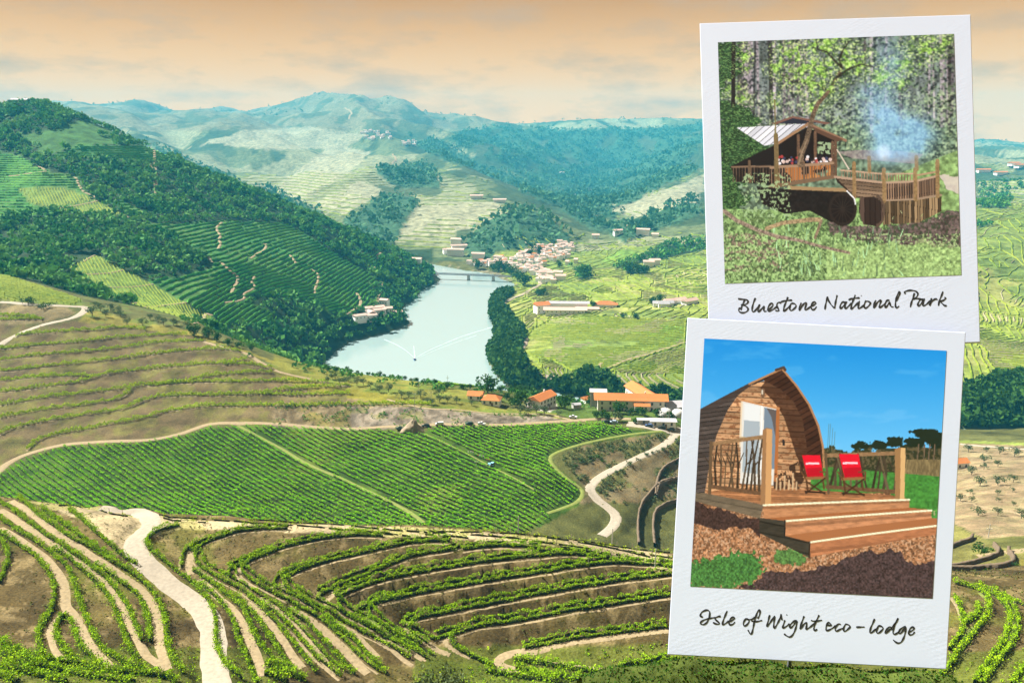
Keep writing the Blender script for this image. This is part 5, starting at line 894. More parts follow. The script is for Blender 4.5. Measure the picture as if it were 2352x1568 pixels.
# ------------------------------------------------------------------ cars, workers, tractor
TYRE = solid('tyre_rubber', (0.02, 0.02, 0.02), 0.8, 0.1, 2); GLASS = solid('car_glass', (0.03, 0.04, 0.05), 0.1, 0.05, 1, 0, 0.6)
wheel_b = MB()
wheel_b.bar((0, -0.11, 0), (0, 0.11, 0), 0.34, None, 12); WHEEL = wheel_b.mesh('wheel', TYRE)
def loft(prof, w0, w1, mat, name):            # side profile extruded over the width, upper points drawn in
    zmid = np.mean([p[1] for p in prof]); b_ = MB(); n = len(prof)
    for s in (-1, 1):
        b_.v += [(x, s*(w1 if z > zmid else w0), z) for x, z in prof]
    b_.f += [tuple(range(n)), tuple(range(2*n-1, n-1, -1))]+[(i, i+n, (i+1) % n+n, (i+1) % n) for i in range(n)]
    return b_.mesh(name, mat)
CARM = {}
def car(x, y, rz, c, kind, lab, zoff=0.3):
    key = str(c)
    m_ = CARM.setdefault(key, solid('car_paint_'+str(len(CARM)), c, 0.35, 0.05, 1, 0, 0.5))
    e = empty('parked_car', (x, y, float(zt(x, y))+zoff), rz); tag(e, lab, 'car', 'cars parked by the field road')
    L_ = 2.35
    if kind == 'van': bd = [(-L_, 0.35), (-L_, 1.0), (-2.2, 1.15), (-1.5, 1.3), (L_, 1.3), (L_, 0.35)]; gl = [(-1.45, 1.28), (-0.9, 1.95), (L_-0.1, 2.0), (L_-0.02, 1.28)]
    elif kind == 'pickup': bd = [(-L_-0.1, 0.4), (-L_, 0.95), (-1.2, 1.05), (L_, 1.05), (L_+0.1, 0.4)]; gl = [(-1.2, 1.03), (-0.6, 1.65), (0.5, 1.68), (0.75, 1.03)]
    else: bd = [(-L_, 0.35), (-L_, 0.85), (-1.2, 1.0), (L_-0.1, 1.05), (L_, 0.4)]; gl = [(-1.25, 0.98), (-0.6, 1.6), (1.5, 1.62), (2.1, 1.02)]
    add('body', loft(bd, 0.92, 0.9, m_, 'body'), e)
    cab = add('cabin', loft(gl, 0.86, 0.72, GLASS if kind != 'van' else m_, 'cabin'), e)
    top_ = loft([(gl[1][0]-0.02, gl[1][1]), (gl[1][0]+0.05, gl[1][1]+0.06), (gl[2][0]-0.1, gl[2][1]+0.06), (gl[2][0]+0.02, gl[2][1])], 0.74, 0.70, m_, 'roof'); add('roof', top_, e)
    if kind == 'van': add('windscreen', loft([(-1.5, 1.34), (-0.98, 1.9), (-0.6, 1.9), (-0.6, 1.34)], 0.88, 0.80, GLASS, 'windscreen'), e)
    for sx in (-1.45, 1.45):
        for sy in (-0.82, 0.82): add('wheel', WHEEL, e, (sx, sy, 0.34))
    for sy in (-0.6, 0.6): MB().box(-L_-0.03, -L_+0.05, sy-0.18, sy+0.18, 0.62, 0.8).build('headlight', TANKW, e)
WH, DK, DG, BL, SV = (0.5, 0.5, 0.5), (0.02, 0.025, 0.02), (0.025, 0.05, 0.04), (0.06, 0.10, 0.22), (0.35, 0.42, 0.5)
for zx, zy, c, kd_, rz, lab in ((100, 466, DG, 'pickup', 4, 'dark pickup half hidden left of the rock mound'), (300, 446, DK, 'suv', 6, 'dark off-roader just right of the rock mound'), (408, 436, WH, 'van', 6, 'white delivery van on the field road'), (642, 430, DG, 'suv', 3, 'dark green off-roader between the van and white pickup'), (738, 430, WH, 'pickup', -30, 'white pickup angled at the end of the parked row'), (1455, 378, WH, 'pickup', -12, 'white pickup on the slope below the garden trees'), (1772, 418, SV, 'suv', -8, 'silver blue car near the winery bushes'), (1712, 416, DK, 'suv', 0, 'dark car left of the silver blue car'), (2050, 446, BL, 'suv', -20, 'blue car before the cream shed'), (2150, 462, DK, 'suv', -10, 'dark car before the long white shed'), (2222, 474, DK, 'suv', -6, 'dark car at the far right of the yard')):
    p = at(Z7, zx, zy, 380, 520); car(p[0], p[1], R(rz), c, kd_, lab)
SKIN = (0.45, 0.27, 0.18)
def person_mesh(shirt, trousers, bend):
    m_ = bpy.data.meshes.new('person'); b_ = bend
    J = [(0, 0, 0.95), (0, -0.1*b_, 1.2), (0, -0.32*b_, 1.42-0.1*b_), (0, -0.40*b_, 1.52-0.12*b_), (0, -0.48*b_, 1.68-0.16*b_), (0.2, -0.3*b_, 1.40-0.1*b_), (0.3, -0.42*b_, 1.12-0.1*b_), (0.28, -0.6*b_-0.08, 0.9), (-0.2, -0.3*b_, 1.40-0.1*b_), (-0.3, -0.42*b_, 1.12-0.1*b_), (-0.28, -0.6*b_-0.08, 0.9), (0.1, 0, 0.9), (0.12, -0.05, 0.5), (0.12, 0, 0.08), (0.13, -0.14, 0.03), (-0.1, 0, 0.9), (-0.12, 0.04, 0.5), (-0.12, 0.05, 0.08), (-0.13, -0.09, 0.03)]
    E_ = [(0, 1), (1, 2), (2, 3), (3, 4), (2, 5), (5, 6), (6, 7), (2, 8), (8, 9), (9, 10), (0, 11), (11, 12), (12, 13), (13, 14), (0, 15), (15, 16), (16, 17), (17, 18)]
    rad = [.15, .15, .15, .065, .115, .07, .05, .04, .07, .05, .04, .1, .075, .05, .045, .1, .075, .05, .045]
    m_.from_pydata(J, E_, []); o_ = bpy.data.objects.new('tmp', m_); COL.objects.link(o_); o_.modifiers.new('s', 'SKIN')
    for v_, r in zip(m_.skin_vertices[0].data, rad): v_.radius = (r, r)
    m_.skin_vertices[0].data[0].use_root = True; o_.modifiers.new('d', 'SUBSURF').levels = 1; bpy.context.view_layer.update()
    ev = o_.evaluated_get(bpy.context.evaluated_depsgraph_get()); me_ = bpy.data.meshes.new_from_object(ev); bpy.data.objects.remove(o_)
    me_.materials.clear()
    for c in (SKIN, shirt, trousers, (0.6, 0.5, 0.3)): me_.materials.append(solid('cloth', c, 0.9, 0.15, 4))
    for f in me_.polygons:
        z = f.center.z; f.material_index = 3 if z > 1.68-0.16*b_ else (0 if z > 1.47-0.1*b_ or (abs(f.center.x) > 0.24 and z < 1.0) else (1 if z > 0.92 else 2)); f.use_smooth = True
    return me_
PM = [person_mesh((0.75, 0.75, 0.75), (0.08, 0.1, 0.16), 0.4), person_mesh((0.6, 0.08, 0.05), (0.12, 0.1, 0.09), 0.5), person_mesh((0.35, 0.45, 0.6), (0.05, 0.05, 0.07), 0.0)]
WK = [(635, 664, 0, 'white shirt at the far left end'), (655, 660, 0, 'white shirt, second'), (672, 664, 0, 'white shirt, third'), (692, 672, 0, 'pale shirt, fourth'), (712, 688, 1, 'red shirt, fifth'), (725, 690, 0, 'white shirt, sixth'), (738, 693, 0, 'white shirt, seventh'), (753, 696, 0, 'pale shirt, eighth'), (780, 722, 1, 'red shirt left of the tractor'), (796, 724, 1, 'red shirt beside the tractor front')]
for zx, zy, k, lab in WK:
    p = at(Z7, zx, zy, 300, 430); tag(add('person', PM[k], None, (p[0], p[1], float(zt(*p))+0.55), rng.uniform(-1, 1)), 'vineyard worker in '+lab+' from the left', 'person', 'workers in the vine field')
for zx, k, lab in ((506, 2, 'person in blue standing between the white van and dark off-roader'), (543, 0, 'person in white shirt standing on the field road')): p = at(Z7, zx, 432, 380, 520); tag(add('person', PM[k], None, (p[0], p[1], float(zt(*p))+0.3), 0.3), lab, 'person')
p = at(Z7, 812, 760, 300, 430); TB = solid('tractor_blue', (0.22, 0.48, 0.62), 0.4, 0.1, 1, 0, 0.5); e = empty('tractor', (p[0], p[1], float(zt(*p))+0.4), R(-40)); tag(e, 'light blue tractor among the vine rows beside the workers', 'tractor')
MB().box(-1.9, 0.2, -0.45, 0.45, 0.7, 1.5, 0.08).build('bonnet', TB, e); MB().box(0.2, 1.5, -0.7, 0.7, 0.8, 1.35).build('chassis', TB, e); MB().box(0.25, 1.45, -0.62, 0.62, 1.35, 2.3, 0.08).build('cab', GLASS, e); MB().box(0.15, 1.6, -0.75, 0.75, 2.3, 2.42).build('cab_roof', TB, e); MB().bar((-1.2, 0.25, 1.5), (-1.2, 0.25, 2.3), 0.05).build('exhaust', STEEL, e)
for sy in (-0.75, 0.75):
    MB().bar((0.95, sy-0.2, 0.75), (0.95, sy+0.2, 0.75), 0.75, None, 14).build('wheel', TYRE, e); MB().bar((-1.4, sy-0.14, 0.45), (-1.4, sy+0.14, 0.45), 0.45, None, 12).build('wheel', TYRE, e)
# ------------------------------------------------------------------ two inset prints laid over the view, built as giant boards
ZU = zoomer(2780, 40, 3940, 1357); ZL = zoomer(2650, 1250, 3900, 1352)
BYAW, BLEAN = R(20), R(30)  # boards leaned back and turned left so the sun reaches their fronts
BN = Vector((-math.sin(BYAW)*math.cos(BLEAN), -math.cos(BYAW)*math.cos(BLEAN), math.sin(BLEAN)))
a0, t0 = ray(1876, 1130); BP0 = Vector((float(a0)*34, 34, CAMH+float(t0)*34))
def on_board(pts, off):                       # survey the print outline on its own tilted plane
    a, t = ray([p[0] for p in pts], [p[1] for p in pts]); d = np.stack([a, np.ones_like(a), t], -1); n = np.array(BN); o_ = np.array([0, 0, CAMH])
    k = ((np.array(BP0)+n*off-o_)@n)/(d@n); return o_+d*k[:, None]
def lin(c): c = np.asarray(c, float)/255; return np.where(c <= 0.04045, c/12.92, ((c+0.055)/1.055)**2.4)
class Canvas:                                 # paints the printed picture as coloured cells, with an id per printed motif
    def __init__(s, quad, wd, ht):
        s.q = np.array(quad, float); s.w = wd; s.h = ht; s.c = np.zeros((ht, wd, 3)); s.id = np.zeros((ht, wd), int); s.names = ['ground']
        v, u = np.mgrid[0:ht, 0:wd]; u = (u+0.5)/wd; v = (v+0.5)/ht; q = s.q
        P = (q[0]*(1-u[..., None])+q[1]*u[..., None])*(1-v[..., None])+(q[3]*(1-u[..., None])+q[2]*u[..., None])*v[..., None]; s.x = P[..., 0]; s.y = P[..., 1]
        s.g = np.random.default_rng(9); s.N = lambda f, o=4, k=0, ax=1.0: fbm(s.x/f, s.y/(f*ax), o, k)
    def part(s, nm): s.names.append(nm); s.k = len(s.names)-1
    def put(s, m, c, a=1.0, mark=True):
        m = np.asarray(m, float)*a; c = np.asarray(c, float); s.c = s.c*(1-m[..., None])+c*m[..., None]
        if mark: s.id[m > 0.5] = s.k
    def poly(s, pts, c, a=1.0, mark=True): m = inpoly(s.x, s.y, pts); s.put(m, c, a, mark); return m
    def win(s, pts, r):                       # the part of the canvas a stroke can touch
        q = s.q; p = np.array(pts, float); lo = p.min(0)-r; hi = p.max(0)+r; c4 = np.array([(lo[0], lo[1]), (hi[0], lo[1]), (lo[0], hi[1]), (hi[0], hi[1])])-q[0]; uv = c4@np.linalg.inv(np.array([q[1]-q[0], q[3]-q[0]]))
        j0, i0 = np.floor(uv.min(0)*[s.w, s.h]-3).astype(int); j1, i1 = np.ceil(uv.max(0)*[s.w, s.h]+3).astype(int); return slice(max(i0, 0), max(min(i1, s.h), 0)), slice(max(j0, 0), max(min(j1, s.w), 0))
    def dist(s, pts, W_):
        X, Y = s.x[W_], s.y[W_]; d = np.full(X.shape, 1e9); t_ = np.zeros_like(d); L_ = len(pts)-1
        for i, (p, q) in enumerate(zip(pts[:-1], pts[1:])):
            p = np.array(p, float); q = np.array(q, float); e = q-p; k = np.clip(((X-p[0])*e[0]+(Y-p[1])*e[1])/(e@e+1e-9), 0, 1); dd = np.hypot(X-p[0]-k*e[0], Y-p[1]-k*e[1]); m = dd < d; d[m] = dd[m]; t_[m] = ((i+k)/L_)[m]
        return d, t_
    def line(s, pts, w0, c, w1=None, a=1.0, mark=True, shade=0.0):
        w1 = w0 if w1 is None else w1; W_ = s.win(pts, max(w0, w1)); d, t_ = s.dist(pts, W_)
        if d.size == 0: return
        m = (d < (w0+(w1-w0)*t_)/2)*a; cc = np.asarray(c, float)*np.ones(m.shape+(3,))
        if shade: cc = cc*(1+shade*(fbm(s.x[W_]/7, s.y[W_]/7, 3, 5)-0.5)[..., None])
        s.c[W_] = s.c[W_]*(1-m[..., None])+cc*m[..., None]
        if mark: s.id[W_][m > 0.5] = s.k
    def blob(s, x, y, rx, ry): return np.exp(-((s.x-x)/rx)**2-((s.y-y)/ry)**2)
    def cells(s):
        h, w_ = s.h//2, s.w//2; return s.c.reshape(h, 2, w_, 2, 3).mean((1, 3)), s.id[::2, ::2]
def planks(cv, m, c, slope, pitch, off=0.0, dark=0.45, var=0.35):
    k = (cv.y-slope*cv.x+off)/pitch; i = np.floor(k); f = k-i; b_ = 1+var*(hashn(i, i*0+3, 2)-0.5)+0.35*(cv.N(26, 4, 3, 0.25)-0.5); b_ = np.where(f < 0.16, b_*dark, b_); cv.put(m, np.asarray(c, float)*b_[..., None])
# --- lower picture: wooden arched pod on a deck
C1 = Canvas([(181, 112), (1229, 165), (1168, 1235), (120, 1183)], 600, 612); C = C1
C.part('printed_sky'); g_ = np.clip((C.y-120)/520, 0, 1)[..., None]; C.put(C.x > 0, np.array([28, 142, 214])*(1-g_)+np.array([112, 190, 236])*g_); C.put(np.clip((C.N(190, 4, 2, 0.35)-0.58)*1.2, 0, 0.12), (190, 222, 245), 1, False)
C.part('printed_hedge'); n_ = C.N(26, 4, 4)*70; C.put((C.y > 668-n_*1.5-np.clip(C.x-830, 0, 200)*0.12) & (C.x > 640) & (C.y < 800), (58, 62, 40)); C.put((C.N(9, 3, 6) > 0.55) & (C.y > 560) & (C.y < 760) & (C.x > 715) & (C.id == C.k), (112, 98, 70), 0.8)
for x, y, rx, ry in ((1145, 545, 70, 30), (1100, 580, 40, 24), (1180, 570, 40, 40), (1020, 580, 42, 26), (950, 590, 40, 22), (875, 595, 40, 18)): C.put((((C.x-x)/rx)**2+((C.y-y)/ry)**2+(C.N(14, 3, 8)-0.5)*1.7 < 0.85), (38, 50, 34))
for x in (1115, 1140, 1160, 1180): C.line([(x, 590), (x-8, 680)], 5, (120, 100, 80))
C.put((C.x > 1050) & (C.y > 655) & (C.y < 728), np.array([128, 112, 78])*(0.7+0.6*C.N(5, 3, 9, 3))[..., None])
for x in (735, 752, 765, 742): C.line([(x, 620), (x+6, 500+(x % 7)*6)], 2, (96, 110, 90), 1, 0.8)
C.part('printed_lawn'); C.put((C.y > 703+(C.x-900)*0.085) & (C.x > 640) & (C.y < 920), np.array([74, 132, 58])*(0.72+0.6*C.N(9, 4, 10))[..., None])
C.part('printed_ground'); m = (C.y > 800) & ((C.x < 1000) | (C.y > 905+(1190-C.x)*0.02)); C.put(m & (C.x < 1165) | (C.y > 940), np.array([162, 116, 82])*(0.35+1.2*C.N(7, 3, 12))[..., None]); C.put((C.N(6, 2, 13) > 0.62) & (C.y > 870), (226, 190, 156), 0.6)
sh = inpoly(C.x+(C.N(40, 3, 14)-0.5)*60, C.y+(C.N(40, 3, 15)-0.5)*60, [(640, 1110), (800, 1085), (880, 1035), (1000, 1045), (1080, 1105), (1190, 1060), (1190, 1260), (330, 1210), (480, 1130)]); C.put(sh, np.array([72, 58, 58])*(0.4+1.2*C.N(6, 2, 16))[..., None], 0.92)
C.put(inpoly(C.x, C.y+(C.N(50, 3, 17)-0.5)*60, [(120, 840), (440, 905), (440, 985), (330, 940), (230, 960), (120, 930)]), np.array([62, 46, 42])*(0.5+C.N(6, 2, 18))[..., None], 0.9)
C.part('printed_grass'); C.put(inpoly(C.x+(C.N(18, 3, 19)-0.5)*90, C.y+(C.N(18, 3, 20)-0.5)*70, [(110, 1085), (200, 1080), (320, 1045), (440, 1060), (455, 1130), (380, 1180), (300, 1200), (100, 1195)]), np.array([72, 122, 60])*(0.45+1.1*C.N(6, 3, 21))[..., None], 0.95)
C.put(inpoly(C.x+(C.N(18, 3, 22)-0.5)*60, C.y+(C.N(18, 3, 23)-0.5)*50, [(495, 1030), (640, 1035), (640, 1095), (520, 1105)]), np.array([82, 126, 66])*(0.45+1.1*C.N(6, 3, 24))[..., None], 0.9)
C.part('printed_pod_roof'); m = inpoly(C.x, C.y, [(140, 448), (162, 435), (390, 318), (535, 250), (545, 262), (400, 330), (340, 372), (290, 440), (238, 555), (210, 660), (186, 800), (130, 800)]); planks(C, m, (84, 74, 68), -0.12, 19, 0, 0.4, 0.3); C.put(m & (C.y-(-0.55*C.x+520) < 40) & (C.y < 440), (74, 62, 56), 0.7, False)
C.part('printed_pod_front'); m = inpoly(C.x, C.y, [(185, 802), (210, 660), (238, 555), (290, 440), (340, 372), (400, 327), (470, 302), (545, 335), (592, 400), (632, 480), (648, 600), (662, 690), (665, 796)]); planks(C, m, (192, 148, 108), 0.05, 24, 0, 0.5, 0.35); C.put(m & (C.N(14, 3, 30, 0.5) > 0.63), (120, 72, 44), 0.6)
C.put(m & inpoly(C.x, C.y, [(470, 302), (545, 335), (592, 400), (632, 480), (648, 600), (648, 700), (625, 690), (600, 640), (575, 560), (545, 470), (500, 400), (440, 340)]), (52, 30, 20), 0.7, False)
C.part('printed_pod_eave'); m = inpoly(C.x, C.y, [(400, 330), (470, 285), (535, 252), (600, 330), (655, 415), (695, 510), (715, 600), (718, 690), (648, 690), (646, 600), (628, 480), (588, 400), (530, 345), (455, 305)]); planks(C, m, (72, 46, 32), -0.6, 26, 0, 0.5, 0.35)
C.line([(390, 322), (470, 285), (538, 252), (602, 330), (657, 415), (697, 510), (716, 600), (720, 690)], 9, (178, 132, 92)); C.line([(512, 258), (545, 246), (552, 258)], 12, (84, 66, 54)); C.line([(452, 350), (452, 374)], 18, (120, 92, 70)); C.line([(449, 352), (449, 366)], 8, (220, 210, 190))
C.part('printed_glass_door'); C.poly([(355, 393), (525, 432), (515, 770), (348, 760)], (222, 218, 210)); C.poly([(368, 410), (440, 422), (432, 720), (358, 712)], (168, 178, 184)); C.put(inpoly(C.x, C.y, [(368, 410), (440, 422), (438, 490), (365, 485)]), (240, 240, 236), 0.8); C.poly([(458, 428), (512, 440), (506, 700), (452, 690)], (122, 138, 152)); C.put(inpoly(C.x, C.y, [(468, 430), (512, 440), (508, 560), (490, 470)]), (96, 82, 74), 0.8); C.line([(448, 415), (440, 740)], 8, (240, 238, 232)); C.line([(520, 432), (508, 760)], 15, (176, 110, 62)); C.line([(356, 395), (348, 600)], 8, (226, 206, 176)); C.line([(355, 395), (524, 434)], 8, (196, 140, 92)); C.line([(350, 560), (440, 570)], 6, (196, 170, 130)); C.line([(543, 575), (545, 592)], 11, (52, 44, 40))
C.part('printed_deck'); m = inpoly(C.x, C.y, [(185, 800), (260, 785), (480, 778), (700, 790), (1030, 812), (1078, 828), (452, 850)]); planks(C, m, (176, 122, 82), 0.03, 9, 0, 0.75, 0.2)
C.put(inpoly(C.x, C.y, [(500, 720), (560, 690), (620, 660), (650, 690), (650, 785), (500, 785)]) & (C.N(12, 3, 40, 2) > 0.48), (52, 34, 24), 0.8)
for x in (512, 530, 548, 566, 584, 600): C.line([(x, 785), (x+2, 755-(x % 5)*9)], 7, (208, 176, 138))
m = inpoly(C.x, C.y, [(130, 800), (186, 800), (455, 850), (440, 908), (130, 832)]); planks(C, m, (118, 104, 84), 0.18, 40, 10, 0.8, 0.2)
m = inpoly(C.x, C.y, [(455, 852), (1076, 828), (1076, 862), (455, 908)]); planks(C, m, (186, 132, 92), -0.045, 60, 20, 0.8, 0.15)
C.poly([(455, 908), (1076, 862), (1165, 870), (550, 918)], (166, 106, 66)); m = inpoly(C.x, C.y, [(550, 920), (1165, 874), (1165, 906), (550, 980)]); planks(C, m, (194, 136, 96), -0.08, 70, 0, 0.8, 0.15)
C.poly([(550, 980), (1165, 906), (1200, 906), (1200, 935), (658, 1006)], (170, 112, 72)); m = inpoly(C.x, C.y, [(658, 1008), (1200, 936), (1200, 970), (658, 1068)]); planks(C, m, (192, 128, 88), -0.12, 80, 0, 0.8, 0.15)
for p, q in (((455, 852), (1076, 828)), ((550, 919), (1165, 873)), ((658, 1007), (1195, 936))): C.line([p, q], 8, (250, 236, 200))
m = inpoly(C.x, C.y, [(436, 905), (550, 918), (550, 980), (658, 1006), (658, 1070), (436, 968)]); planks(C, m, (74, 68, 56), 0.2, 46, 0, 0.7, 0.3); C.line([(550, 918), (549, 980)], 7, (48, 42, 36)); C.line([(658, 1006), (657, 1070)], 7, (60, 50, 40))
def chair(dx, dy, s, off):
    P = lambda pts: [(x*s+dx, y*s+dy) for x, y in pts]
    C.line(P([(12, 0), (34, 160)]), 8, (92, 62, 40)); C.line(P([(88, 0), (108, 150)]), 8, (100, 68, 44)); C.poly(P([(8, 0), (90, 0), (106, 96), (32, 100)]), (226, 28, 50)); C.put(inpoly(C.x, C.y, P([(28, 60), (98, 55), (106, 96), (32, 100)])), (170, 12, 34), 0.7); C.poly(P([(24, 34), (86, 33), (87, 42), (25, 43)]), (246, 206, 212))
    C.line(P([(22, 106), (114, 102)]), 12, (150, 106, 66)); C.line(P([(28, 120), (112, 175)]), 7, (84, 58, 38)); C.line(P([(112, 105), (26, 172)]), 7, (70, 48, 32)); C.line(P([(22, 165), (112, 170)]), 6, (58, 40, 28)); C.line(P([(90, 76), (118, 76), (116, 110)]), 6, (112, 78, 50)); C.line(P([(4, 76), (24, 108)]), 6, (112, 78, 50))
C.part('printed_railing')
def rail(p, q, pb, qb, n, seed, lc):
    r_ = np.random.default_rng(seed)
    for i in range(n):
        u0 = (i+0.5)/n; u1 = np.clip(u0+r_.uniform(-0.16, 0.16), 0.02, 0.98); tp_ = (p[0]+(q[0]-p[0])*u1, p[1]+(q[1]-p[1])*u1); bt = (pb[0]+(qb[0]-pb[0])*u0, pb[1]+(qb[1]-pb[1])*u0); md = ((tp_[0]+bt[0])/2+r_.uniform(-14, 14), (tp_[1]+bt[1])/2); w_ = r_.uniform(6, 13); C.line([bt, md, tp_], w_, np.array(lc)*r_.uniform(0.6, 1.2), w_*0.6)
        C.line([md, (md[0]+r_.uniform(-38, 38), md[1]-r_.uniform(20, 70))], 6, np.array(lc)*0.8, 3)
    C.line([p, q], 17, (150, 118, 84), shade=0.3); C.line([pb, qb], 17, (112, 84, 60), shade=0.3)
rail((724, 640), (1030, 628), (735, 775), (1025, 795), 13, 4, (96, 82, 62)); C.part('printed_deckchair'); chair(618, 638, 0.95, 0); chair(776, 633, 1.02, 0); C.part('printed_near_railing'); rail((215, 590), (455, 558), (208, 772), (445, 803), 12, 3, (84, 68, 50))
C.line([(214, 585), (208, 800)], 15, (108, 86, 62)); C.poly([(452, 528), (468, 518), (494, 524), (488, 846), (440, 850)], (160, 120, 82)); C.poly([(468, 522), (494, 526), (488, 846), (462, 848)], (206, 158, 106)); C.poly([(1018, 610), (1040, 602), (1062, 606), (1056, 826), (1018, 826)], (160, 122, 80)); C.poly([(1042, 604), (1062, 606), (1056, 826), (1038, 826)], (216, 176, 120)); C.line([(728, 630), (740, 800)], 10, (104, 84, 62))
# --- upper picture: timber cafe with water wheel in a wood
C2 = Canvas([(107, 152), (1211, 113), (1246, 1240), (140, 1280)], 600, 612); C = C2
C.part('printed_forest'); C.put(C.x > 0, np.array([96, 116, 92])*(0.25+1.5*C.N(14, 5, 50))[..., None]); C.put((C.y < 560), np.array([122, 128, 134])*(0.25+1.3*C.N(12, 4, 51, 4))[..., None], 0.65)
r_ = np.random.default_rng(12)
for i in range(46):
    x = [r_.uniform(205, 540), r_.uniform(760, 1215)][i % 3 == 0]; C.line([(x, 110), (x+r_.uniform(-12, 14), r_.uniform(480, 600))], r_.uniform(7, 17), np.array([122, 114, 118])*r_.uniform(0.45, 1.4), shade=0.8)
m = np.clip((C.N(13, 5, 52)-0.5)*7, 0, 1); C.put(m*((C.y < 700) & (C.x > 640)), (116, 150, 98), 0.55); C.put(np.clip((C.N(8, 4, 53)-0.54)*9, 0, 1)*((C.y > 400) & (C.y < 720)), (176, 198, 146), 0.8); C.put(np.clip((0.44-C.N(9, 4, 54))*9, 0, 1)*(C.y < 720), (24, 32, 32), 0.8)
C.part('printed_tree')
br = [[(515, 748), (520, 700), (545, 640), (560, 580), (578, 510), (600, 460), (650, 400), (690, 330), (712, 280)], [(712, 280), (700, 240), (720, 190), (745, 150)], [(712, 280), (690, 260), (640, 200), (600, 190), (590, 130)], [(690, 330), (740, 290), (800, 265), (860, 280)], [(650, 400), (580, 350), (480, 350), (400, 300)], [(640, 200), (650, 150)]]
for i, b_ in enumerate(br): C.line(b_, 30 if i == 0 else 13, (92, 76, 60) if i == 0 else (48, 42, 38), 13 if i == 0 else 5, shade=0.6)
lf = np.zeros(C.x.shape)
for x, y, rx, ry in ((560, 300, 210, 110), (480, 200, 120, 80), (620, 380, 110, 90), (760, 260, 130, 100), (640, 170, 170, 70), (420, 280, 90, 60), (900, 320, 100, 70), (1090, 180, 130, 80), (1000, 270, 110, 60), (1170, 160, 80, 60), (980, 350, 40, 50), (560, 480, 60, 40), (230, 230, 60, 90), (170, 380, 90, 60), (230, 440, 60, 40), (390, 440, 40, 50)): lf = np.maximum(lf, C.blob(x, y, rx, ry))
nn = C.N(15, 4, 55); C.put(np.clip((nn*1.1-(1.07-lf*0.62))*9, 0, 1), np.array([132, 178, 70])*(0.35+1.3*C.N(8, 4, 56))[..., None]); C.put(np.clip((C.N(7, 4, 57)-0.54)*9, 0, 1)*(lf > 0.35), (208, 232, 140), 0.8); C.put(np.clip((0.45-C.N(7, 4, 58))*9, 0, 1)*(lf > 0.3), (48, 76, 38), 0.75)
for b_ in br[1:4]: C.line(b_, 10, (44, 40, 36), 4, 0.8)
C.c = (C.c+np.roll(C.c, 2, 0)+np.roll(C.c, -2, 0)+np.roll(C.c, 2, 1)+np.roll(C.c, -2, 1))/5*0.75+C.c*0.25; C.part('printed_conifer'); cm_ = inpoly(C.x+(C.N(22, 3, 59, 0.5)-0.5)*130, C.y+(C.N(22, 3, 60, 0.5)-0.5)*50, [(90, 150), (205, 150), (215, 330), (150, 350), (120, 430), (240, 480), (330, 540), (290, 600), (380, 680), (400, 720), (320, 760), (200, 800), (260, 900), (220, 960), (100, 970)]); C.put(cm_, np.array([44, 74, 42])*(0.3+1.4*C.N(10, 4, 61, 0.4))[..., None]); C.line([(187, 150), (185, 470)], 20, (40, 34, 32), shade=0.5); C.put(cm_ & (C.N(8, 3, 62, 0.5) > 0.6), (112, 152, 80), 0.7)
C.part('printed_clearing'); cl = (C.y > 930-np.clip(C.x-640, 0, 600)*0.42) & (C.x > 620) & (C.y < 1290) | (C.y > 955); C.put(cl, np.array([120, 150, 88])*(0.5+1.0*C.N(16, 4, 63))[..., None]); C.put((C.N(26, 4, 64, 0.5) > 0.53) & cl & (C.x < 460) & (C.y > 1060) & (C.y < 1230), (128, 104, 92), 0.9)
C.put(inpoly(C.x, C.y+(C.N(30, 3, 65)-0.5)*40, [(1150, 800), (1260, 790), (1260, 900), (1180, 860)]), (196, 178, 172), 0.8); C.put(inpoly(C.x, C.y+(C.N(30, 3, 66)-0.5)*50, [(640, 1010), (900, 1030), (1100, 1000), (1200, 960), (1260, 960), (1260, 1120), (1000, 1100), (800, 1090), (660, 1060)]), np.array([96, 78, 76])*(0.4+1.2*C.N(9, 3, 67))[..., None], 0.92); C.put(inpoly(C.x, C.y, [(690, 690), (800, 680), (980, 685), (1080, 700), (1040, 745), (760, 720)]), (150, 128, 130), 0.65)
C.put((C.N(8, 3, 68) > 0.55) & (C.y > 1060), (164, 196, 122), 0.75); C.put((C.N(8, 3, 69) < 0.4) & (C.y > 960), (58, 78, 48), 0.75); C.put((C.y > 1100+(C.N(60, 3, 70)-0.5)*150) & (C.x > 640), np.array([176, 208, 122])*(0.35+1.1*C.N(9, 4, 71))[..., None], 0.5)
for i in range(70): x = r_.uniform(380, 1000); y = r_.uniform(1040, 1250); C.line([(x, y), (x+r_.uniform(-16, 16), y-r_.uniform(20, 60))], 5, np.array([112, 146, 104])*r_.uniform(0.6, 1.5), 2)
C.part('printed_log'); C.line([(140, 965), (200, 1005), (300, 1045), (400, 1075), (500, 1090), (620, 1120), (745, 1145)], 20, (134, 116, 98), 12, shade=0.9); C.line([(350, 1040), (430, 1015), (560, 1000), (610, 1000)], 18, (150, 128, 92), 20, shade=0.7); C.line([(615, 1005), (585, 1080)], 13, (128, 108, 86), shade=0.6)
C.part('printed_cafe'); C.poly([(170, 760), (400, 655), (545, 575), (590, 590), (690, 640), (680, 760), (420, 850), (200, 830)], (34, 28, 26)); C.put(inpoly(C.x, C.y, [(590, 640), (690, 650), (690, 700), (600, 700)]) & (C.N(10, 3, 72) > 0.45), (150, 176, 130), 0.9)
C.poly([(375, 556), (480, 520), (660, 552), (640, 560), (480, 532), (400, 560)], (120, 84, 70)); C.poly([(410, 556), (480, 530), (600, 552), (545, 556)], (44, 48, 60))
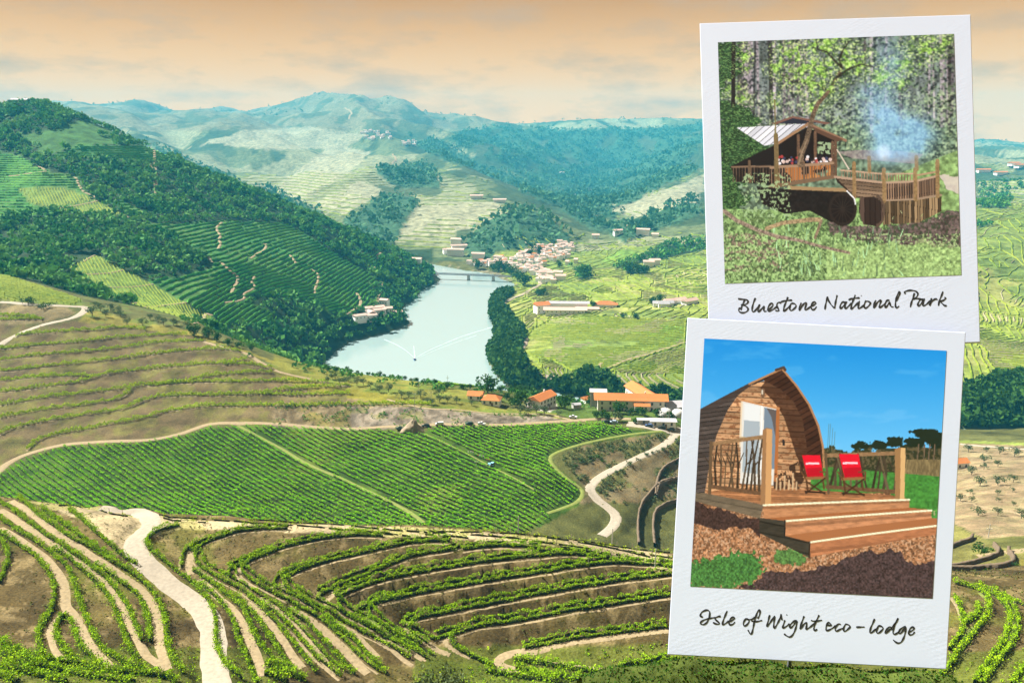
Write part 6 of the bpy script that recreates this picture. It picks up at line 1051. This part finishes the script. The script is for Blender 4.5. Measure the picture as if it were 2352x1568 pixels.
m = inpoly(C.x, C.y, [(200, 576), (552, 556), (400, 652), (340, 662)]); k = np.floor((C.x+C.y*1.2)/34); C.put(m, np.array([196, 198, 204])*(0.92+0.22*hashn(k, k*0, 5))[..., None]); C.put(m & (((C.x+C.y*1.2)/34 % 1) < 0.14), (92, 92, 98)); C.line([(552, 558), (402, 654)], 13, (150, 112, 78)); C.line([(552, 556), (640, 596), (730, 636)], 13, (140, 104, 78)); C.poly([(556, 562), (720, 632), (690, 642), (600, 602)], (96, 70, 54))
for x, y0_, y1_ in ((506, 612, 740), (587, 598, 735), (683, 640, 800), (668, 645, 800)): C.line([(x, y0_), (x, y1_)], 14, (104, 78, 58), shade=0.4)
for i in range(46): x = r_.uniform(400, 660); C.put(((C.x-x)**2+(C.y-r_.uniform(712, 752))**2 < r_.uniform(5, 9)**2), [(206, 178, 166), (60, 66, 96), (176, 60, 56), (224, 222, 224), (44, 40, 46)][r_.integers(5)], 0.9)
C.put(inpoly(C.x, C.y, [(440, 765), (660, 750), (660, 800), (440, 830)]) & (C.N(30, 3, 73) > 0.45), (206, 122, 52), 0.8)
for x in np.arange(376, 668, 13.0): f = (x-376)/292; C.line([(x, 766-f*22), (x, 848-f*38)], 5.5, np.array([128, 100, 76])*r_.uniform(0.7, 1.2))
for x in np.arange(185, 372, 15.0): C.line([(x, 764), (x, 830)], 5, np.array([104, 84, 64])*r_.uniform(0.6, 1.1))
C.line([(178, 762), (370, 758)], 9, (120, 96, 74)); C.line([(372, 764), (670, 742)], 13, (150, 120, 92)); C.line([(368, 852), (672, 806)], 17, (118, 92, 68)); C.line([(460, 856), (600, 862), (735, 866)], 17, (152, 124, 84)); C.line([(265, 735), (268, 830)], 13, (104, 82, 60)); C.line([(397, 612), (402, 850)], 22, (118, 98, 62), shade=0.3); C.line([(391, 440), (396, 620)], 7, (116, 104, 56)); C.line([(532, 738), (534, 832)], 12, (112, 88, 66)); C.line([(690, 680), (745, 770)], 6, (196, 180, 160))
C.put(inpoly(C.x, C.y, [(300, 850), (470, 865), (740, 875), (760, 1000), (660, 1010), (560, 960), (440, 975), (330, 930)]), np.array([34, 28, 26])*(0.6+0.8*C.N(12, 3, 74))[..., None], 0.95); C.put((C.N(10, 3, 75) > 0.58) & (C.x > 230) & (C.x < 470) & (C.y > 790) & (C.y < 990), (150, 178, 124), 0.85)
C.part('printed_round_deck'); m = inpoly(C.x, C.y, [(680, 805), (905, 832), (1040, 826), (1150, 800), (1152, 892), (1045, 910), (905, 916), (775, 900), (690, 830)]); C.put(m, (52, 42, 36)); m2 = inpoly(C.x, C.y, [(690, 815), (905, 835), (905, 912), (775, 898)]); planks(C, m2, (120, 98, 76), 0.1, 17, 0, 0.45, 0.3)
for x in np.arange(915, 1148, 11.0): C.line([(x, 835-max(0, x-1040)*0.25), (x, 908-max(0, x-1040)*0.18)], 6 if x < 1040 else 9, np.array([134, 106, 82])*r_.uniform(0.7, 1.2))
for x in np.arange(712, 1040, 13.0): C.line([(x, 778+(x-712)*0.05), (x, 816+(x-712)*0.02)], 5, np.array([148, 116, 90])*r_.uniform(0.7, 1.2))
C.line([(705, 775), (770, 780), (900, 792), (1040, 790)], 7, (176, 146, 116)); C.line([(1040, 800), (1150, 780)], 8, (168, 132, 100)); C.line([(680, 806), (905, 832), (1040, 826), (1148, 800)], 11, (166, 138, 112)); C.line([(905, 914), (1045, 908), (1158, 888)], 10, (150, 126, 100))
m = inpoly(C.x, C.y, [(890, 918), (1045, 912), (1160, 894), (1160, 962), (1060, 1012), (900, 1022)]); kk = C.x/13; C.put(m, np.array([124, 102, 72])*(0.6+0.7*hashn(np.floor(kk), np.floor(kk)*0, 6))[..., None]); C.put(m & ((kk % 1) < 0.16), (46, 38, 30))
for x, a_, b_ in ((768, 742, 898), (838, 715, 780), (905, 770, 916), (1045, 768, 910), (1050, 712, 770), (1142, 730, 894)): C.line([(x, a_), (x+2, b_)], 17, (140, 112, 72), shade=0.4)
C.part('printed_leaning_trunk'); C.line(br[0][:7], 30, (104, 86, 66), 16, shade=0.9); C.line([(508, 745), (524, 690), (550, 630)], 10, (150, 128, 100), 5, 0.7)
for i in range(260):
    x = r_.uniform(110, 1240); y = r_.uniform(700, 1270); C.line([(x, y), (x+r_.uniform(-10, 10), y-r_.uniform(4, 14))], 3.5, [(206, 222, 160), (60, 84, 48), (150, 186, 110)][i % 3], 2, 0.7, False) if y > 960+(640-min(x, 640))*0.05 else None
C.part('printed_water_wheel'); d = np.hypot((C.x-715)/66, (C.y-952)/76); C.put((d < 1) & (d > 0.8), (50, 41, 35)); C.put(d < 0.8, (36, 30, 27))
for i in range(8): a_ = i*math.pi/8; C.line([(715-60*math.cos(a_), 952-70*math.sin(a_)), (715+60*math.cos(a_), 952+70*math.sin(a_))], 4, (54, 44, 37))
m = inpoly(C.x, C.y, [(795, 900), (860, 895), (895, 920), (905, 1000), (880, 1030), (810, 1020), (790, 960)]); kk = C.x/24; C.put(m, np.array([72, 57, 48])*(0.7+0.6*hashn(np.floor(kk), np.floor(kk)*0, 8))[..., None]); C.put(m & ((kk % 1) < 0.14), (40, 30, 26)); d = np.hypot((C.x-870)/40, (C.y-960)/72); C.put((d < 1) & (d > 0.8) & (C.x > 870), (92, 74, 60)); C.line([(735, 870), (770, 905), (775, 930)], 6, (210, 222, 232))
C.part('printed_smoke'); sm = np.clip(C.blob(980, 600, 120, 75)*1.2+C.blob(900, 520, 95, 80)*0.6+C.blob(920, 700, 70, 50)*0.8+C.blob(850, 410, 70, 60)*0.45+C.blob(935, 260, 60, 120)*0.55+C.blob(1040, 660, 70, 70)*0.6, 0, 1)*np.clip(0.1+1.5*C.N(55, 5, 76), 0, 1); C.put(np.clip(sm, 0, 0.68), (128, 186, 232), 1, False); C.put(np.clip(C.blob(905, 690, 40, 45)-0.35, 0, 0.5), (206, 224, 240), 1, False)
lu = C2.c.mean(2, keepdims=True); C2.c = lu+(C2.c-lu)*0.82; C2.c = np.clip((C2.c-100)*1.28+112, 4, 255); C1.c = np.clip((C1.c-110)*1.1+112, 4, 255)
# --- build the boards
PRINT = bpy.data.materials.new('photo_print'); PRINT.use_nodes = True; t_ = PRINT.node_tree; b_ = t_.nodes['Principled BSDF']; at_ = t_.nodes.new('ShaderNodeAttribute'); at_.attribute_name = 'print_colour'; t_.links.new(at_.outputs['Color'], b_.inputs['Base Color']); b_.inputs['Roughness'].default_value = 0.45; b_.inputs['Specular IOR Level'].default_value = 0.15
def card_material():
    m, t, b = new_mat('embossed_white_card'); nd = t.nodes.new; lk = t.links.new; tx = nd('ShaderNodeTexCoord'); mp_ = nd('ShaderNodeMapping'); mp_.inputs['Scale'].default_value = (5.0, 5.0, 8.5); mp_.inputs['Rotation'].default_value = (0, R(35), 0); lk(tx.outputs['Object'], mp_.inputs[0])
    v = nd('ShaderNodeTexVoronoi'); v.inputs['Scale'].default_value = 1.0; v.inputs['Randomness'].default_value = 0.45; lk(mp_.outputs[0], v.inputs['Vector']); n = nd('ShaderNodeTexNoise'); n.inputs['Scale'].default_value = 0.35; n.inputs['Detail'].default_value = 3; lk(tx.outputs['Object'], n.inputs['Vector'])
    mr = nd('ShaderNodeMapRange'); mr.inputs[1].default_value = 0.45; mr.inputs[2].default_value = 0.62; lk(n.outputs['Fac'], mr.inputs[0]); mu = nd('ShaderNodeMath'); mu.operation = 'MULTIPLY'; lk(v.outputs['Distance'], mu.inputs[0]); lk(mr.outputs[0], mu.inputs[1])
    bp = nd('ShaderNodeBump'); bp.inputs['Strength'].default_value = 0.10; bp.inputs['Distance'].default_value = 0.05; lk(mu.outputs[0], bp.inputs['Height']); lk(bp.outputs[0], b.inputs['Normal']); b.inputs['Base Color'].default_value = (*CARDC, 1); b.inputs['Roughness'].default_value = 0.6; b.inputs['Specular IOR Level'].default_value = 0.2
    return m
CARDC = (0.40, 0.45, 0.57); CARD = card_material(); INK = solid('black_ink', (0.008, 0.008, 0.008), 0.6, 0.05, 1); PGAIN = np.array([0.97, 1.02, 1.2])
ZA = zoomer(2920, 1140, 3360, 2352); ZB = zoomer(3360, 1140, 3800, 2352); ZC = zoomer(2770, 2400, 3230, 2352); ZD = zoomer(3220, 2420, 3680, 2352)
CAP_U = [(ZA, s) for s in ([(170,292),(230,300),(310,305),(360,320),(385,350),(370,385),(320,415),(240,425),(300,435),(360,470),(385,515),(360,560),(300,588),(240,588),(195,565),(185,525),(208,478)], [(320,295),(280,390),(245,470),(230,535)], [(542,275),(510,350),(480,450),(470,540),(490,572),(530,550),(580,490),(630,415),(610,480),(595,560),(620,565),(670,510),(725,450),(718,520),(735,565),(780,552)], [(820,525),(880,480),(915,430),(905,390),(870,395),(825,450),(805,520),(830,555),(890,535),(960,490),(1010,455)], [(1090,385),(1050,370),(1010,390),(1000,440),(1025,500),(1045,545),(1010,550),(965,540)], [(1235,255),(1200,350),(1160,450),(1140,550),(1170,545),(1230,490),(1290,430)], [(1085,362),(1150,340),(1230,328),(1328,322)], [(1310,385),(1285,440),(1275,510),(1300,545),(1350,520),(1400,470),(1410,430),(1370,395),(1310,390)], [(1522,375),(1495,440),(1480,535),(1500,520),(1550,430),(1610,375),(1635,385),(1615,450),(1598,520),(1620,530),(1680,490),(1730,450)], [(1735,450),(1800,420),(1835,385),(1810,360),(1770,375),(1735,430),(1735,490),(1765,525),(1810,510),(1850,455)], [(2085,245),(2060,340),(2040,430),(2025,525)], [(2085,250),(2110,340),(2170,430),(2235,495)], [(2288,215),(2262,330),(2245,420),(2238,500)])]
CAP_U += [(ZB, s) for s in ([(110,375),(60,360),(20,400),(0,460),(10,500),(50,470),(100,410),(140,350),(110,430),(105,490),(130,495),(190,440),(250,380)], [(325,208),(290,300),(250,410),(235,508),(270,490),(330,430),(400,360)], [(180,320),(230,295),(320,280),(420,272)], [(415,335),(395,420),(385,495),(410,500),(470,460),(530,410)], [(445,225),(462,228)], [(555,330),(525,390),(515,460),(540,492),(590,465),(645,400),(640,370),(590,345),(545,345)], [(765,322),(730,400),(715,485),(740,470),(790,380),(850,325),(875,335),(850,410),(835,475),(870,470),(930,420),(975,380)], [(1055,325),(1010,325),(975,370),(960,440),(970,478),(1010,440),(1055,365),(1070,420),(1100,465),(1145,463)], [(1195,340),(1240,270),(1275,190),(1270,140),(1240,180),(1205,270),(1185,370),(1185,450),(1210,485),(1265,445)], [(1590,168),(1560,270),(1525,370),(1500,475)], [(1400,182),(1372,155),(1420,125),(1520,112),(1610,130),(1660,175),(1650,230),(1610,280),(1555,300),(1640,290),(1720,298),(1780,320)], [(1780,305),(1720,310),(1680,360),(1660,420),(1685,445),(1730,400),(1805,292),(1780,370),(1770,430),(1800,440),(1870,390),(1940,320)], [(1945,280),(1950,320),(1910,440),(1950,370),(2010,310),(2060,295),(2070,322)], [(2200,135),(2170,220),(2125,330),(2100,445)], [(2230,265),(2265,280),(2200,330),(2145,350),(2190,400),(2240,440),(2282,435)])]
CAP_L = [(ZC, s) for s in ([(210,340),(165,320),(160,290),(200,230),(290,195),(345,225),(350,290),(325,390),(280,460),(220,492),(165,475),(170,440),(230,400),(330,370),(470,345)], [(575,322),(520,330),(460,360),(480,400),(540,450),(540,480),(480,478),(415,448)], [(708,210),(670,300),(630,400),(612,480),(635,492),(700,450),(745,415)], [(765,430),(820,400),(860,365),(830,340),(780,370),(750,430),(750,480),(780,498),(830,480),(868,435)], [(1095,365),(1050,430),(1040,490),(1065,520),(1115,490),(1155,430),(1140,390),(1095,370),(1160,390),(1230,375),(1290,330)], [(1330,370),(1365,310),(1380,230),(1360,190),(1320,250),(1290,340),(1260,450),(1230,600),(1205,680),(1170,670),(1132,598)], [(1195,415),(1260,428),(1340,425),(1425,403)], [(1578,295),(1550,400),(1522,525),(1560,490),(1620,400),(1680,318),(1665,430),(1660,530),(1680,560),(1730,480),(1780,380),(1815,275)], [(1812,280),(1815,350),(1832,402)], [(1915,290),(1938,297)], [(1885,400),(1870,460),(1842,550),(1880,550),(1940,510),(1985,470)], [(2130,410),(2080,420),(2010,480),(1985,535),(2010,555),(2060,510),(2130,420),(2125,500),(2090,620),(2040,710),(1985,745),(1930,725),(1870,680)], [(2280,318),(2250,400),(2215,500),(2195,582),(2230,550),(2290,470),(2340,445)])]
CAP_L += [(ZD, s) for s in ([(0,370),(35,345),(30,410),(22,485),(60,470),(140,410),(210,340)], [(288,195),(250,270),(205,370),(180,460),(190,505),(215,505),(250,482)], [(120,302),(170,318),(240,318),(350,298)], [(440,400),(490,405),(540,405),(515,370),(480,345),(445,390),(428,460),(440,510),(500,495),(580,450),(630,405)], [(730,390),(700,375),(660,395),(620,460),(620,510),(650,522),(710,490),(780,460)], [(835,370),(800,430),(785,490),(805,528),(850,505),(915,445),(915,420),(880,390),(830,378)], [(1045,442),(1220,438)], [(1422,270),(1390,350),(1345,450),(1325,545),(1350,560),(1400,520),(1460,470)], [(1508,405),(1475,470),(1460,540),(1485,565),(1530,545),(1590,480),(1590,450),(1550,420),(1500,415)], [(1770,500),(1760,445),(1720,440),(1670,490),(1635,550),(1650,568),(1700,525),(1770,455),(1840,370),(1905,255)], [(1905,255),(1850,370),(1810,470),(1800,560),(1830,588),(1890,560),(1930,520)], [(2060,428),(2010,440),(1945,490),(1915,550),(1940,575),(1990,530),(2055,430),(2050,540),(2020,650),(1970,740),(1910,768),(1850,745),(1800,698)], [(2135,540),(2190,510),(2232,470),(2200,440),(2150,470),(2120,540),(2130,590),(2165,600),(2210,580),(2242,535)])]
def board(name, quad, Zq, cv, caps, off, label, posts):
    P = on_board(Zq(quad), off); n = np.array(BN); base = P.mean(0); base[2] = float(zt(base[0], base[1]))
    e = empty(name, tuple(base)); tag(e, label, 'photo print'); L_ = lambda p: np.asarray(p)-base
    # card with softly rounded rim
    r0 = L_(P); ctr = r0.mean(0); m_ = MB(); ins = lambda s, d: [tuple(ctr+(p-ctr)*s+n*d) for p in r0]
    rings = [ins(0.996, -0.16), ins(1.0, -0.13), ins(1.0, -0.03), ins(0.996, 0.0)]
    for a, b_ in zip(rings[:-1], rings[1:]):
        for k in range(4): m_.quad(a[k], b_[k], b_[(k+1) % 4], a[(k+1) % 4])
    m_.quad(*rings[-1][::-1]); m_.quad(*rings[0]); o_ = m_.build('card', CARD, e)
    # picture: coloured cells grouped by printed motif
    Q = L_(on_board(Zq(cv.q.tolist()), off+0.012)); c, idm = cv.cells(); h, w_ = idm.shape
    u = np.linspace(0, 1, w_+1)[None, :, None]; v = np.linspace(0, 1, h+1)[:, None, None]; G = ((Q[0]*(1-u)+Q[1]*u)*(1-v)+(Q[3]*(1-u)+Q[2]*u)*v).reshape(-1, 3); gi = np.arange((h+1)*(w_+1)).reshape(h+1, w_+1)
    F = np.stack([gi[:-1, :-1], gi[1:, :-1], gi[1:, 1:], gi[:-1, 1:]], -1)
    pic = MB(); B_ = L_(on_board(Zq(cv.q.tolist()), off+0.006)); pic.quad(*[tuple(p) for p in B_[::-1]]); po = pic.build('picture', INK, e)
    for k, nm in enumerate(cv.names):
        mk = idm == k
        if mk.sum() < 4: continue
        f = F[mk]; uq, inv = np.unique(f, return_inverse=True); me = mk_mesh(nm, G[uq], inv.reshape(f.shape), PRINT); ca = me.color_attributes.new('print_colour', 'FLOAT_COLOR', 'CORNER'); cc = np.clip(lin(np.clip(c[mk], 0, 255))*PGAIN*PSC, 0, 0.95); ca.data.foreach_set('color', np.repeat(np.c_[cc, np.ones(len(cc))], 4, axis=0).astype(np.float32).ravel()); add(nm, me, po)
    # handwriting
    words = ((0, 10), (10, 22), (22, 99)) if len(caps) > 26 else ((0, 4), (4, 7), (7, 16), (16, 19), (19, 20), (20, 99))
    for w0_, w1_ in words:
        Vs = []; Fs = []; nv = 0
        for zz, st in caps[w0_:w1_]:
            s2 = smooth_line(st, 14); d = np.gradient(s2, axis=0); d /= np.linalg.norm(d, axis=1)[:, None]+1e-9; nr = np.stack([-d[:, 1], d[:, 0]], -1); k = len(s2); wd = (14+4*np.sin(np.arange(k)*0.5+nv))[:, None]*1.12; wd[-1] *= 0.5
            a = L_(on_board(zz((s2-nr*wd).tolist()), off+0.01)); b_ = L_(on_board(zz((s2+nr*wd).tolist()), off+0.01)); i = np.arange(k-1); Vs.append(np.vstack([a, b_])); Fs.append(np.stack([i, i+1, i+1+k, i+k], -1)+nv); nv += 2*k
        add('caption_word', mk_mesh('caption_word', np.vstack(Vs), np.vstack(Fs), INK), e)
    WOOD = STEEL
    for ap in posts: 
        fx = 0.5; pt_ = lambda f: (P[0]*(1-f)+P[1]*f)*0.3+(P[3]*(1-f)+P[2]*f)*0.7-n*0.35
        for _ in range(20): g_ = pt_(fx); fx -= (g_[0]/g_[1]-ap)/((pt_(fx+0.01)[0]/pt_(fx+0.01)[1]-g_[0]/g_[1])/0.01)
        #                         # steel posts behind the card, down to the slope
        tpt = L_(P[0]*(1-fx)+P[1]*fx)*0.3+L_(P[3]*(1-fx)+P[2]*fx)*0.7-n*0.35; bot = tpt.copy(); bx = base[0]+tpt[0]; by_ = base[1]+tpt[1]; by2 = by_+0.2; bot[2] = float(zt(bx, max(by2, 41)) if by2 > 41 else zt(bx, 41)+(41-by2)*0.75)-base[2]-0.8
        MB().bar(tuple(tpt), tuple(bot), 0.09, 0.11, 10).build('post', STEEL, e)
    for fy in (0.25, 0.6): a = L_(P[0]*(1-fy)+P[3]*fy); b_ = L_(P[1]*(1-fy)+P[2]*fy); MB().bar(tuple(a*0.9+b_*0.1-n*0.25), tuple(a*0.1+b_*0.9-n*0.25), 0.07, None, 8).build('rear_rail', STEEL, e)
    return e
PSC = 0.57
board('inset_print', [(22, 63), (1290, 22), (1335, 1555), (67, 1596)], ZU, C2, CAP_U, -0.6, 'upper overlaid instant print showing a timber cafe in a wood', (0.40,))
board('inset_print', [(108, 22), (1312, 85), (1228, 1542), (22, 1478)], ZL, C1, CAP_L, 0.0, 'lower overlaid instant print showing an arched wooden pod with red deckchairs', (0.40,))

# grassy knoll the lower print stands on
cl_ = on_board(ZL([(22, 1478), (1228, 1542)]), 0.0); uu = np.linspace(-0.35, 1.3, 34); vv = [(-7, -8), (-3.5, -3.6), (-1.6, -1.3), (-0.7, -0.3), (0, 0), (1.2, -0.8), (3.5, -3.0), (8, -8)]
line_ = cl_[0]+(cl_[1]-cl_[0])*uu[:, None]; up_ = on_board(ZL([(22, 1478+40), (1228, 1542+30)]), 0.5)[:, 2]; zr = np.interp(uu, [-0.35, 0, 1, 1.3], [up_[0]-1.6, up_[0], up_[1], up_[1]-1.6])+0.12*np.sin(uu*23)
V = np.array([[(l[0], l[1]-0.45+dy, z+dz) for dy, dz in vv] for l, z in zip(line_, zr)]); V[..., 2] += (rng.uniform(size=V.shape[:2])-0.5)*0.12; kk, nv_ = V.shape[:2]; i = np.arange(kk*nv_).reshape(kk, nv_)
me = mk_mesh('knoll', V.reshape(-1, 3), np.stack([i[:-1, :-1], i[1:, :-1], i[1:, 1:], i[:-1, 1:]], -1).reshape(-1, 4), GROUND, True); c2 = me.color_attributes.new('ground_colour', 'FLOAT_COLOR', 'POINT'); c2.data.foreach_set('color', np.tile(np.array([0.05, 0.07, 0.014, 1], np.float32), kk*nv_)); tag(add('knoll', me), kind='structure')
r3 = np.random.default_rng(8); f1 = r3.uniform(0, kk-1.01, 5200); f2 = r3.uniform(1, 5.9, 5200); a_ = f1.astype(int); b_ = f2.astype(int); ta = (f1-a_)[:, None]; tb = (f2-b_)[:, None]
cc_ = (V[a_, b_]*(1-ta)+V[a_+1, b_]*ta)*(1-tb)+(V[a_, b_+1]*(1-ta)+V[a_+1, b_+1]*ta)*tb; cc_[:, 2] += r3.uniform(0, 0.16, len(cc_))*(0.3+1.2*vnoise(cc_[:, 0]*1.3, cc_[:, 1]*1.3, 2)); Vq, Fq_ = leaf_quads(cc_, 0.11, r3); tag(add('knoll_weeds', mk_mesh('knoll_weeds', Vq, Fq_, BROADL)), 'leafy weeds on the knoll below the lower print', 'weeds', kind='stuff')
# ------------------------------------------------------------------ haze: one closed box of even air round everything
HB = MB().box(-8500, 8500, -900, 7700, -8, float(ZG.max())+16)
m = bpy.data.materials.new('haze'); m.use_nodes = True; t = m.node_tree; t.nodes.remove(t.nodes['Principled BSDF'])
v = t.nodes.new('ShaderNodeVolumePrincipled'); v.inputs['Color'].default_value = (0.07, 0.66, 1.0, 1); v.inputs['Density'].default_value = 0.75e-4; v.inputs['Anisotropy'].default_value = 0.0
t.links.new(v.outputs[0], t.nodes['Material Output'].inputs['Volume'])
tag(HB.build('haze', m), kind='stuff')
